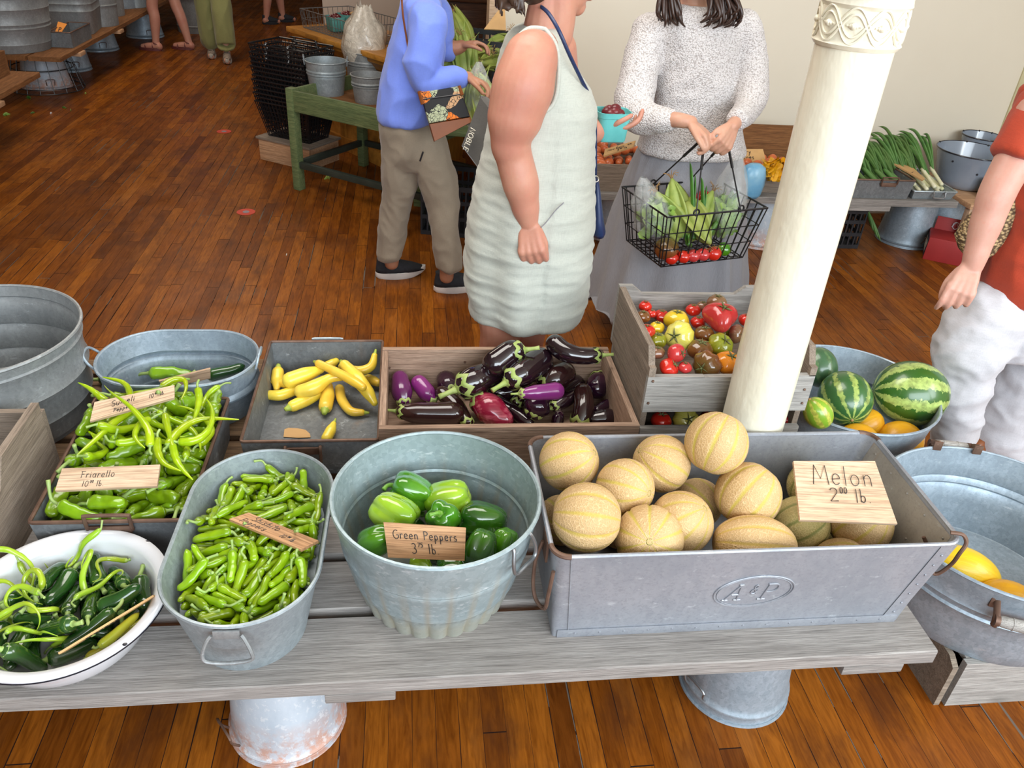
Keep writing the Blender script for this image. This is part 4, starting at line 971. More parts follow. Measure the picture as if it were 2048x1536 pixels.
PILES = {'shi': 's0,17,91,96,34,-91,-22,3;s1,60,187,98,28,64,-54,-47;s2,19,163,98,25,12,28,92;s3,-97,-55,97,2,-14,93,-34;s4,125,59,100,45,-47,71,-25;s5,92,-152,99,46,24,-46,-71;s6,28,-95,100,34,92,19,2;s7,17,25,97,15,23,49,83;s8,-123,-114,97,41,-49,-67,38;s9,-54,181,98,50,-20,50,-68;s10,53,-109,98,3,14,-95,-26;s11,110,-164,98,73,31,17,59;s0,53,-203,99,55,78,31,-1;s1,-92,132,97,34,-91,-23,2;s2,-63,-112,98,46,19,-43,-75;s3,106,150,97,23,-39,-81,38;s4,-7,227,108,10,7,-17,98;s5,-6,63,99,2,-2,-91,-41;s6,-120,146,110,38,46,-78,-21;s7,38,207,97,80,-10,-2,59;s8,102,-82,98,76,2,6,64;s9,-10,-224,112,52,-75,11,39;s10,-41,-230,99,9,15,80,58;s11,-59,42,98,9,-3,-33,-94;s0,-97,71,98,4,25,-76,-59;s1,-10,-84,98,63,57,47,25;s2,85,-17,98,13,0,-35,-93;s3,-34,-26,97,8,-24,-93,26;s4,38,-231,99,34,93,-3,9;s5,85,-214,124,26,-52,36,73;s6,99,107,100,42,68,-52,-30;s7,-99,110,98,85,-46,1,25;s8,-98,60,116,60,54,44,39;s9,-101,-186,100,16,-48,-65,57;s10,-70,193,99,56,66,37,34;s11,-37,88,98,76,49,13,41;s0,100,188,97,59,-67,27,-36;s1,-47,-65,97,97,-25,-6,-1;s2,18,140,97,18,90,-40,-6;s3,-87,94,97,52,-83,-19,7;s4,101,126,121,85,52,-5,-5;s5,-82,210,107,85,-25,-21,41;s6,-129,-56,124,52,-41,-62,42;s7,45,193,106,56,41,-38,-62;s8,-25,154,97,36,-44,-72,40;s9,50,-66,97,23,97,-5,2;s10,-54,-155,98,15,40,-85,-32;s11,-102,-141,108,9,41,-90,9;s0,28,237,102,72,69,-6,-4;s1,-84,-144,127,33,-48,76,-30;s2,125,-69,97,60,-28,-21,72;s3,-74,-38,113,74,62,-16,-20;s4,41,160,114,13,21,42,87;s5,-6,-8,98,97,18,-2,-13;s6,-95,176,120,73,5,-9,68;s7,-61,-32,97,14,4,15,98;s8,14,-243,120,9,98,18,-7;s9,72,194,115,57,-49,66,-7;s10,58,107,107,40,29,21,84;s11,-117,-35,109,78,-33,11,-52;s0,-58,144,113,60,-39,-53,46;s1,36,-46,104,6,-98,7,-16;s2,81,104,105,23,-75,56,-25;s3,91,-38,101,61,78,13,12;s4,0,94,118,41,43,51,62;s5,63,-77,115,33,-93,18,6;s6,7,-160,98,98,-21,2,1;s7,-17,216,97,24,-7,-8,97;s8,83,2,98,99,-14,-1,-8;s9,132,-70,126,22,-67,59,-39;s10,-77,-88,107,21,-8,96,-18;s11,95,153,118,0,27,65,-71;s0,-44,135,100,4,76,-62,-18;s1,61,28,97,95,-21,1,-23;s2,20,134,114,1,86,39,34;s3,-60,84,115,41,77,47,12;s4,-105,14,111,40,-16,-44,-79;s5,55,60,98,25,1,5,97;s6,-35,233,134,0,1,61,79;s7,20,2,99,29,-86,41,-11;s8,-124,41,107,14,78,-41,-45;s9,-97,-5,112,30,-20,-39,-85;s10,-19,170,114,26,-71,57,-31;s11,46,84,114,16,6,9,98;s0,-24,62,119,57,17,-33,-73;s1,94,110,122,87,-47,9,-14;s2,-41,175,124,13,-50,-60,61;s3,101,46,97,78,-16,10,-59;s4,101,192,117,2,60,80,-5;s5,-6,22,116,5,-72,69,-8;s6,-76,145,122,8,-77,-62,-8;s7,73,-29,112,38,90,-9,17;s8,83,17,114,6,2,-9,99;s9,113,-122,118,41,-32,-40,76;s10,111,70,126,22,86,-40,-24;s11,-42,-109,110,82,11,2,56;s0,1,163,116,67,4,-9,-73;s1,100,42,125,30,-2,-52,80;s2,-105,-58,137,92,14,18,-30;s3,-62,51,116,95,-18,0,25;s4,-93,149,140,32,-71,-46,42;s5,34,-189,100,28,-3,15,-95;s6,39,-109,118,21,1,27,-94;s7,-68,-200,112,19,6,-80,57;s8,-25,-183,99,8,-11,87,47;s9,-37,-212,109,16,8,-98,12;s10,-14,-28,114,2,31,95,-8;s11,48,42,116,21,95,-22,4;s0,-58,214,125,6,-15,-24,-96;s1,-98,-90,121,19,35,81,-43;s2,-55,1,117,93,-11,5,34;s3,-107,95,120,52,34,-47,-64;s4,-39,-213,132,45,-8,-48,-75;s5,43,-134,104,61,-75,2,26;s6,-4,-64,116,93,-21,5,-29;s7,12,248,133,13,-90,28,30;s8,62,-25,127,20,-50,52,-66;s9,125,105,132,8,70,63,31;s10,-43,-191,124,36,4,-49,-79;s11,16,10,123,10,69,64,32;s0,73,162,134,34,34,86,17;s1,19,-57,130,11,50,-85,12;s2,61,-203,116,34,-17,48,-79;s3,-64,16,110,4,27,-30,91;s4,22,-131,136,28,-84,-42,19;s5,9,195,128,57,44,-54,-43;s6,65,30,135,98,20,-5,4;s7,-45,-64,132,26,82,48,15;s8,103,-43,119,21,86,42,18;s9,98,164,143,40,-85,30,14;s10,17,-94,132,52,-3,31,-80;s11,100,-10,126,44,-9,-62,-65;s0,-1,-153,117,15,-81,48,-30;s1,132,-1,134,36,-67,58,30;s2,-60,57,137,6,-21,-62,75;s3,-104,47,134,35,94,4,1;s4,-21,-114,121,83,-4,3,55;s5,48,159,139,52,64,31,47;s6,-99,25,133,2,10,35,-93;s7,-38,138,120,16,-76,61,15;s8,107,-98,137,87,-15,-5,47;s9,-45,-162,116,77,-41,-2,49;s10,121,-88,118,50,-26,-13,81;s11,-132,-86,136,23,-71,-66,-10;s0,-30,214,143,15,-3,17,97;s1,54,-157,108,10,43,-89,-6;s2,64,-62,134,65,-60,-13,45;s3,-23,-64,134,64,2,14,-76;s4,-37,13,135,80,-51,9,-30;s5,-64,-46,136,96,-1,-21,17;s6,49,77,136,47,84,22,17;s7,-76,-110,121,51,-60,-50,36;s8,-12,190,130,27,53,80,6;s9,119,22,151,79,29,39,37;s10,-110,162,132,32,-61,70,-18;s11,-10,42,136,15,74,64,13;s0,33,128,152,7,-29,95,-13;s1,43,211,130,13,80,-54,-23;s2,-35,-18,130,88,41,-3,22;s3,101,-147,120,35,43,68,48;s4,13,126,134,18,-3,-41,89;s5,-29,97,147,26,0,96,7;s6,40,-7,130,57,-40,-8,72;s7,-27,101,124,53,18,-18,-81;s8,92,-175,130,53,-37,-24,73;s9,-2,81,145,19,1,-98,-5;s10,-32,-89,147,75,-13,24,-60;s11,-99,8,147,2,-2,68,73;s0,56,-186,123,41,73,54,-3;s1,-50,115,127,63,-69,-36,0;s2,23,-41,144,40,9,61,67;s3,-57,76,135,1,-12,-99,10;s4,84,202,139,41,-63,-61,26;s5,22,-218,131,19,64,-74,7;s6,79,-116,138,48,27,-57,-61;s7,27,202,123,79,-17,2,-59;s8,65,-137,121,45,-2,-20,-87;s9,-36,183,141,61,-35,4,71;s10,-55,-10,144,20,16,94,22;s11,-12,-123,139,70,-1,45,-56;s0,2,-222,129,1,-76,52,-38;s1,-89,-79,143,0,94,35,-3;s2,-79,-171,121,28,-25,81,-44;s3,22,105,142,99,15,-6,0;s4,71,-164,141,53,6,-38,-75;s5,5,-47,151,66,49,-46,-33;s6,37,8,150,32,-8,59,-74;s7,102,-60,132,37,-2,53,-76;s9,106,-36,147,18,79,58,10;s10,36,186,147,49,4,-2,-87;s11,23,72,152,24,16,-80,-52;s0,44,-159,141,28,-60,72,-23;s1,-70,101,148,80,-48,-22,29;s2,-21,-182,139,0,37,92,-8;s3,-52,-121,135,85,-2,18,50;s4,69,-88,145,48,-23,70,-47;s5,31,45,144,88,-38,8,27;s6,-111,82,142,71,4,-20,-67;s7,-89,-178,137,19,36,79,46;s8,36,-149,127,31,-45,56,-63;s9,84,9,137,10,-1,-99,-13;s10,-67,147,142,44,-67,-54,25;s11,-133,81,133,44,67,59,7;s0,-115,-133,120,47,2,-20,-86;s1,136,99,148,46,49,-27,-69;s2,-60,-177,142,9,-32,-67,67;s3,68,111,150,57,-31,-11,75;s4,125,-113,150,46,19,8,86;s5,-89,-28,137,66,-74,-8,-10;s6,-110,-114,147,18,-40,87,22;s7,116,-158,137,28,-69,-52,42;s8,-18,-162,141,83,42,-2,-37;s9,96,59,142,0,9,27,-96;s10,95,80,155,16,35,-91,-15',
'pan': 'f0,44,44,78,44,-88,13,-9;f1,52,171,79,61,77,20,2;f2,112,205,78,27,90,-32,-9;f3,-125,-12,80,24,25,74,58;f4,143,47,82,57,-45,59,-36;f5,111,-165,80,67,1,4,74;f6,62,-90,80,97,-1,2,25;f7,18,-20,78,48,83,-27,-8;f8,-146,-84,79,44,-52,50,-53;f9,-36,175,78,91,20,-10,-36;f0,-123,-130,78,93,-16,-5,32;f1,145,-157,90,52,46,69,23;f2,-11,-187,78,90,44,-4,-1;f3,-117,159,79,53,84,-5,-13;f4,-56,-148,81,2,-12,-90,-43;f5,123,113,82,66,-66,-18,32;f6,-29,210,97,35,-1,-54,76;f7,4,24,79,6,23,97,10;f8,-97,202,80,85,-3,5,-53;f9,21,217,79,5,-17,-65,74;f0,113,-96,79,85,43,22,19;f1,46,-161,91,28,-75,-49,35;f2,-67,-205,78,89,34,-13,-25;f3,-67,13,81,17,5,54,82;f4,-111,53,82,26,-95,-10,14;f5,-75,-88,82,1,-48,-87,13;f6,95,-26,80,39,-83,37,-15;f7,-37,-28,92,34,-84,33,25;f8,57,-203,79,25,-43,70,-51;f9,110,-228,88,19,12,87,-43;f0,81,129,79,20,44,-67,-57;f1,-117,99,78,95,-19,-6,26;f2,-48,7,114,2,-21,-96,-17;f3,-116,-227,81,18,98,2,-7;f4,-105,206,120,71,31,-16,61;f5,-55,112,81,27,-62,69,-23;f6,115,182,103,15,-32,-90,25;f7,-55,-58,77,50,69,-47,-23;f8,4,100,81,9,97,-21,-8;f9,-107,79,107,18,-10,59,-78;f0,37,110,95,84,-27,17,44;f1,-148,204,105,43,-59,-18,66;f2,-111,-99,108,3,-15,98,15;f3,20,187,113,39,25,-30,-83;f4,-50,173,109,10,-87,48,0;f5,111,51,101,68,-65,-19,-28;f6,-75,-157,115,12,59,77,20;f7,-124,-172,90,16,-39,89,17;f8,49,173,123,88,-27,18,34;f9,-86,-217,104,47,85,-22,-7;f0,124,-9,79,48,7,28,83;f1,3,-128,78,77,-18,12,-60;f2,31,141,104,18,7,-83,-53;f3,10,-62,81,2,-5,99,9;f4,-101,166,130,37,-39,-82,-18;f5,-124,-38,108,24,89,-37,-9;f6,105,-167,118,41,86,-31,4;f7,82,138,124,9,11,-88,44;f8,-17,51,98,1,-81,43,-41;f9,-68,-49,119,97,3,25,-3;f0,-70,121,112,11,-8,98,-15;f1,-4,-74,110,15,-6,46,-87;f2,102,108,115,14,-3,50,86;f3,133,-109,104,39,43,-54,-61;f4,-1,101,132,35,43,-63,-55;f5,2,175,143,48,-8,46,-75;f6,-43,-140,121,5,81,-57,-11;f7,-28,224,133,17,-29,-91,23;f8,117,17,107,2,-6,-76,65;f9,15,-99,112,62,-74,-10,23;f0,-122,-73,127,12,17,90,-38;f1,69,160,148,85,11,51,-4;f2,-71,202,146,94,26,21,-3;f3,56,-37,103,77,-28,17,-55;f4,45,237,145,79,59,-4,17;f5,-44,69,113,66,49,40,40;f6,-30,-58,134,19,-37,49,-77;f7,59,94,116,29,-74,44,43;f8,-41,171,146,45,75,38,30;f9,20,4,119,9,67,-72,14;f0,-113,5,103,3,-20,-92,-35;f1,-123,-18,141,44,62,64,12;f2,-115,42,116,2,96,-13,-23;f3,137,200,123,51,38,-64,-43;f4,-27,-9,144,37,14,-33,-86;f5,90,214,136,91,-12,19,36;f6,-135,136,114,46,62,-21,60;f7,82,67,114,82,47,-13,31;f8,159,208,149,5,64,77,-1;f9,56,-40,134,9,73,-65,-17;f0,-101,126,139,55,69,23,42;f1,101,-101,117,32,68,65,-10;f2,87,100,143,52,-13,39,-75;f3,29,-134,108,62,-74,-18,18;f4,146,137,140,49,42,36,-67;f5,-4,-203,109,9,-84,-47,-24;f6,-61,100,145,42,80,31,31;f7,115,-45,114,4,16,73,-66;f8,-148,-169,111,8,-74,66,7;f9,111,-15,113,96,29,3,-3;f0,-163,112,147,18,-71,66,-17;f1,62,-218,109,6,-24,93,-25;f2,-67,-220,132,24,94,-21,-12;f3,-11,-204,144,2,-99,7,-8;s0,-98,51,140,56,-9,68,46;s2,93,12,141,16,71,68,7;s3,42,6,166,96,-25,5,8;s4,132,93,156,14,-91,-39,6;s5,-35,47,148,10,-93,29,21;s2,-57,234,165,36,12,18,-91;s5,-88,-13,154,6,-75,-52,41;s6,-12,52,165,12,94,25,-20;s8,42,76,161,65,-5,3,-76;s2,112,39,167,95,-16,26,-1;s7,123,185,157,29,-16,93,-15',
'bas': 'j0,-56,-49,26,28,-49,-75,35;j1,5,-20,28,97,-18,2,-16;j2,-1,42,63,49,43,58,48;j3,-88,-46,29,40,-52,-59,47;j4,-48,40,29,54,-1,14,-83;j5,27,-67,30,3,-97,-23,5;j0,-131,-72,88,73,-36,21,-54;j1,59,26,28,54,-31,-47,63;j2,-64,-82,58,73,-6,10,-68;j3,21,96,27,3,-1,-39,92;j4,26,30,35,41,-65,56,-29;j5,139,36,77,45,-68,50,-30;j0,46,-32,52,89,40,9,-20;j1,-61,75,44,48,62,61,7;j2,-58,-7,55,14,96,-24,9;j3,100,75,39,1,44,90,-1;j4,-35,68,69,51,-39,58,-50;j5,76,47,51,1,-51,-86,4;j0,0,128,39,14,-99,-2,6;j1,72,98,65,55,-12,14,81;j2,60,-52,73,36,-1,65,-66;j3,113,-9,35,22,42,-49,-74;j4,-119,-50,45,31,-65,67,-21;j5,21,119,68,51,-4,-15,84;j0,-105,76,44,9,-89,-39,20;j1,-39,-112,64,43,-76,6,48;j2,43,21,68,55,-22,-2,80;j3,-63,102,74,14,-72,-62,27;j4,0,-50,81,25,27,93,-5;j5,106,9,93,55,-81,-19,-6;c0,46,107,87,20,-2,14,97;c1,-93,46,27,19,-32,-93,-8;c2,-100,-71,69,9,-14,1,99;c3,-68,-30,103,33,-81,-38,-31;c4,-127,12,62,54,1,-30,-79;c5,-91,103,69,2,-87,25,43;c6,6,107,87,55,-29,-45,64;c0,-34,-70,93,24,70,61,-27;c1,-21,-71,66,51,84,-4,15;c2,-111,82,105,85,29,31,33;c3,59,61,90,32,70,64,5;c4,-77,49,98,25,-78,-49,-29;c5,-92,21,100,16,29,94,10;c6,-18,145,96,18,40,-20,-87;c0,-123,47,81,42,-48,-77,6;c1,-33,8,67,80,-41,-9,-43'}
# ------------------------------------------------------------------ heaps (resting positions of each pepper, in millimetres from the vessel foot)
_used = {}
def heap(key, base, rotz=0):
    bm_ = Matrix.Translation(base) @ Matrix.Rotation(rotz, 4, 'Z'); out = []
    for e in PILES[key].split(';'):
        f = e.split(','); kind = {'s': 'shishito' if key == 'shi' else 'sumeli', 'f': 'friarello', 'j': 'jalapeno', 'c': 'curly'}[f[0][0]]; i = int(f[0][1:])
        x = [int(v) for v in f[1:]]
        if key == 'shi': x[0] *= .93; x[1] *= .955
        m = bm_ @ Matrix.Translation((x[0] / 1000, x[1] / 1000, x[2] / 1000)) @ Quaternion((x[3] / 100, x[4] / 100, x[5] / 100, x[6] / 100)).normalized().to_matrix().to_4x4()
        if key in ('shi', 'pan'):
            st_ = PROTO[kind][i].children[0].data.vertices
            def outside(mm):
                for v in [st_[k_] for k_ in range(0, len(st_), 7)]:
                    q = bm_.inverted() @ (mm @ v.co); k_ = max(0, min(1, q.z / (.178 if key == 'shi' else .13)))
                    if key == 'shi':
                        hx = .116 + .040 * k_ - .006; ex = max(0, abs(q.y) - (.232 + .04 * k_ - .006 - hx)); d_ = math.hypot(q.x, ex) - hx
                    else: d_ = max(abs(q.x) - .160, abs(q.y) - .243) if q.z < .15 else -1
                    if d_ > 0 or q.z < .07: return True
                return False
            if outside(m):
                m2 = m @ Matrix.Rotation(PI, 4, 'Z')
                if outside(m2):
                    for sh in (.94, .88, .82, .76):
                        m2 = m.copy(); l_ = bm_.inverted() @ m.translation; m2.translation = bm_ @ Vector((l_.x * sh, l_.y * sh, l_.z + .004))
                        if not outside(m2): break
                m = m2
        p = PROTO[kind][i]
        if (kind, i) not in _used: _used[(kind, i)] = 1; p.matrix_basis = m; o = p
        else: o = dup(p, m)
        out.append(o)
    return out
heap('shi', Vector(SHI.location), SHI.rotation_euler.z)
pan_items = heap('pan', Vector((-.673, 1.679, B0)))
bas_items = heap('bas', Vector(BAS.location))
for i, (a, c, bk) in enumerate((((192, 1292, .470), (285, 1228, .482), .5), ((170, 1308, .462), (235, 1272, .462), .2), ((240, 1268, .455), (296, 1225, .468), .2))):
    p0, p1 = W(*a), W(*c); m = frame_to(p1 - p0, i); m.translation = (p0 + p1) / 2 - Vector((0, 0, .004 * i)); p = PROTO['banana'][i]; p.matrix_basis = m
    s_ = (p1 - p0).length / .135; p.scale = (min(1.1, s_),) * 3
PROTO['banana'][0]['label'] = 'longest pale yellow pepper between the leaning sign and the basin rim'
PROTO['banana'][1]['label'] = 'pale yellow pepper at the left end behind the leaning basin sign'
PROTO['banana'][2]['label'] = 'pale yellow pepper at the right end behind the leaning basin sign'
del PROTO['banana'][0]['group'], PROTO['banana'][1]['group'], PROTO['banana'][2]['group']

# the long peppers on top that can be told apart
def long_pepper(pts, r, label, stem=True):
    P3 = [W(*p) for p in pts]; P = bez(P3, 6); k = len(P) - 1; b = B(); rr = random.Random(int(pts[0][0]))
    rs = [r * min(1, .6 + i / k * 6) * (1 - (i / k) ** 1.8 * .9) * (1 + .06 * sin(i * 1.9)) for i in range(k + 1)]; b.tube(P, rs, 12); c = sum(P, Vector()) / len(P)
    o = obj('long_green_pepper', b, 'sumeli', None, loc=c, angle=None); tag(o, label, 'pepper', 'long green peppers on the steel pan')
    d = (P[0] - P[2]).normalized(); s_ = B(); s_.tube(bez([P[0] - d * .002, P[0] + d * .006, P[0] + d * .016 + Vector((0, 0, .004)), P[0] + d * .028 + Vector((.006, 0, .008))], 4), [r * .75, r * .7] + [r * .3] * 11, 8); obj('stem', s_, 'stem', o, True, angle=None)
for a in (([(300, 893, .600), (296, 858, .622), (262, 815, .640), (218, 782, .648)], .0105, 'long pepper lying across the sign at the back of the pan'),
          ([(335, 892, .592), (362, 858, .600), (405, 838, .602), (478, 839, .606)], .0115, 'long pepper pointing right over the pan rim'),
          ([(272, 812, .590), (232, 842, .592), (192, 878, .592), (150, 914, .586)], .0115, 'long straight pepper slanting to the lower left of the pan'),
          ([(262, 800, .578), (256, 776, .585), (240, 762, .592), (204, 754, .598)], .0095, 'long pepper bent over the left end of the back sign'),
          ([(212, 802, .585), (196, 790, .592), (178, 776, .600), (156, 765, .606)], .0100, 'pale-tipped pepper poking out farthest at the back left of the pan'),
          ([(322, 774, .600), (345, 760, .606), (368, 760, .606), (372, 778, .600), (362, 800, .590)], .0095, 'hooked pepper arching behind the right end of the back sign'),
          ([(396, 778, .612), (398, 800, .606), (392, 828, .600), (384, 850, .596)], .0105, 'upright green pepper near the back right corner of the pan'),
          ([(358, 884, .596), (392, 880, .602), (418, 858, .606), (425, 822, .608), (412, 796, .604)], .0110, 'large pepper curled along the right side of the pan'),
          ([(300, 838, .605), (282, 846, .610), (270, 868, .610), (276, 884, .606), (290, 896, .600)], .0090, 'tightly curled yellow-green pepper in the middle of the heap'),
          ([(315, 878, .596), (316, 905, .594), (330, 928, .590), (362, 942, .584)], .0105, 'bumpy pepper winding towards the near sign'),
          ([(345, 890, .592), (352, 918, .590), (366, 940, .584), (386, 960, .574)], .0100, 'pepper hanging down the right half of the heap'),
          ([(330, 830, .596), (334, 850, .600), (342, 880, .600), (348, 906, .592)], .0100, 'straight pepper standing between the curled ones')): long_pepper(*a)

# ------------------------------------------------------------------ single fruits
def smooth_path(pts, rad, n=7):
    P = bez(pts, n); k = len(pts) - 1
    rs = []
    for i in range(len(P)):
        t = i / n; j = min(int(t), k - 1); u = t - j
        a, b_ = rad[j], rad[j + 1]; u = u * u * (3 - 2 * u); rs.append(a + (b_ - a) * u)
    return P, rs
def rounded(P, rs, e0=.9, e1=.9):
    """round off both ends of a tube"""
    d0 = (P[0] - P[1]).normalized(); d1 = (P[-1] - P[-2]).normalized(); r0, r1 = rs[0], rs[-1]
    A = [P[0] + d0 * r0 * e0 * sin(R(a)) for a in (86, 72, 54, 30)]; Ar = [r0 * cos(R(a)) for a in (86, 72, 54, 30)]
    Z = [P[-1] + d1 * r1 * e1 * sin(R(a)) for a in (30, 54, 72, 86)]; Zr = [r1 * cos(R(a)) for a in (30, 54, 72, 86)]
    return A + P + Z, Ar + rs + Zr
def squash(pts, rad, label, stem=0, group=None, stemlen=.012, mat='squash'):
    """pts in photo pixels with heights; stem: 0 first end, 1 last end"""
    W3 = [W(*p) for p in pts]; r3 = [r * depth(w) / FPX for r, w in zip(rad, W3)]
    P, rs = smooth_path(W3, r3); P2, r2 = rounded(P, rs)
    c = sum(P2, Vector()) / len(P2); b = B(); b.tube(P2, r2, 18)
    o = obj('yellow_squash', b, mat, None, loc=c, angle=None); tag(o, label, 'squash', 'yellow squash in the steel tray')
    e, d, r = (P2[0], (P2[0] - P2[4]).normalized(), rs[0]) if stem == 0 else (P2[-1], (P2[-1] - P2[-5]).normalized(), rs[-1])
    s = B(); s.tube([e - d * r * .5, e - d * r * .1, e + d * stemlen * .5, e + d * stemlen], [r * .82, r * .6, r * .42, r * .34], 8)
    obj('stem', s, 'squashstem', o, True, angle=None); return o
zf = B0 + .005
for a in (
 ([(556, 744, .452), (555, 760, .440), (553, 778, .425)], [12, 13, 6], 'small round yellow squash at the left end of the squash pile'),
 ([(543, 763, .436), (558, 765, .437), (574, 768, .438)], [4, 8, 10], 'small yellow squash with a grey tip, under the round one'),
 ([(540, 790, .424), (563, 790, .426), (597, 777, .428)], [10, 11, 11], 'curved yellow squash lying furthest left in the steel tray'),
 ([(642, 739, .472), (607, 751, .466), (580, 761, .456)], [8, 16, 17], 'fat yellow squash with bulb to the left, on top of the pile'),
 ([(682, 754, .478), (658, 757, .474), (627, 776, .460), (601, 783, .450)], [8, 10, 16, 14], 'fat bulbed yellow squash in the middle of the pile'),
 ([(586, 812, .422), (612, 800, .424), (637, 787, .430)], [12, 13, 11], 'yellow squash with green blossom end pointing to the front left'),
 ([(651, 814, .424), (655, 792, .430), (657, 772, .438)], [14, 14, 9], 'yellow squash with green end pointing straight at the tray front'),
 ([(724, 825, .418), (701, 822, .420), (684, 800, .422), (679, 778, .424)], [7, 9, 10, 10], 'hooked yellow squash with long green stem near the tray right side'),
 ([(637, 727, .492), (673, 744, .500), (708, 763, .498), (726, 775, .494)], [8, 9, 10, 8], 'slim yellow squash lying across the top of the pile'),
 ([(689, 730, .492), (714, 757, .490), (734, 782, .470), (749, 806, .445)], [11, 15, 13, 7], 'long yellow squash slanting down to the right wall of the tray'),
 ([(655, 731, .450), (664, 727, .452), (672, 722, .455)], [9, 9, 7], 'short yellow squash peeping out behind the pile top'),
 ([(749, 711, .505), (742, 733, .480), (716, 742, .468), (684, 733, .462)], [6, 9, 10, 8], 'crooknecked yellow squash raising its stem in the back right corner'),
 ([(737, 758, .43), (746, 761, .43), (756, 766, .43)], [10, 10, 8], 'green-tipped yellow squash against the right wall of the tray'),
 ([(667, 848, .432), (661, 862, .424), (653, 877, .416)], [6, 11, 11], 'single yellow squash apart from the others at the tray front'),
): squash(a[0], a[1], a[2])
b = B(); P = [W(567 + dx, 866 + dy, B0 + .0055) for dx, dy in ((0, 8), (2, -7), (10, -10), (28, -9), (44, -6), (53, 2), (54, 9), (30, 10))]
b.rings([P, [p + Vector((0, 0, .001)) for p in P]]); o = obj('paper_or_puddle', b, 'signtan', None, loc=P[0]); tag(o, 'flat tan patch imitating a puddle reflection on the floor of the squash tray', 'scrap')  # thin tan sheet stands in for an orange reflection in a puddle

def eggplant(pts, rad, label, mat, calyx='calyx', stemdir=None, lobes=6, cs=1.0, show=True):
    """first point is the stem end"""
    W3 = [W(*p) for p in pts]; r3 = [r * depth(w) / FPX for r, w in zip(rad, W3)]
    P, rs = smooth_path(W3, r3); P2, r2 = rounded(P, rs, .55, .95)
    c = sum(P2, Vector()) / len(P2); b = B(); b.tube(P2, r2, 22)
    o = obj('eggplant', b, mat, None, loc=c, angle=None); tag(o, label, 'eggplant', 'eggplants in the brown crate')
    d = (P[0] - P[2]).normalized(); r = max(r3[0], r3[1] * .62); u = d.orthogonal().normalized(); v = d.cross(u); s = B()
    rows = []; n = lobes * 4; L = r * 1.5 * cs
    for k in range(6):
        t = k / 5; row = []
        for q in range(n):
            a = 2 * PI * q / n; lob = .5 + .5 * cos(a * lobes); ext = t * L * (.50 + .38 * lob ** 1.6 + .10 * mnoise.noise((a * 2, P[0].x * 9, 0)))
            rad_ = r * (.30 + .78 * min(1, t * 1.5)) * (1.03 + .05 * lob * t)
            row.append(P[0] + d * (r * .62 - ext) + (u * cos(a) + v * sin(a)) * rad_ * (1 + .10 * t * (1 - lob) * 0))
        rows.append(row)
    s.rings(rows, True, False)
    sd_ = (d + Vector(stemdir) * .8).normalized() if stemdir else d
    s.tube([P[0] + d * r * .5, P[0] + d * r * .95, P[0] + d * r * 1.1 + sd_ * r * .5, P[0] + d * r * 1.1 + sd_ * r * 1.0], [r * .36, r * .24, r * .2, r * .24], 8)
    obj('calyx', s, calyx, o, True, angle=None); return o
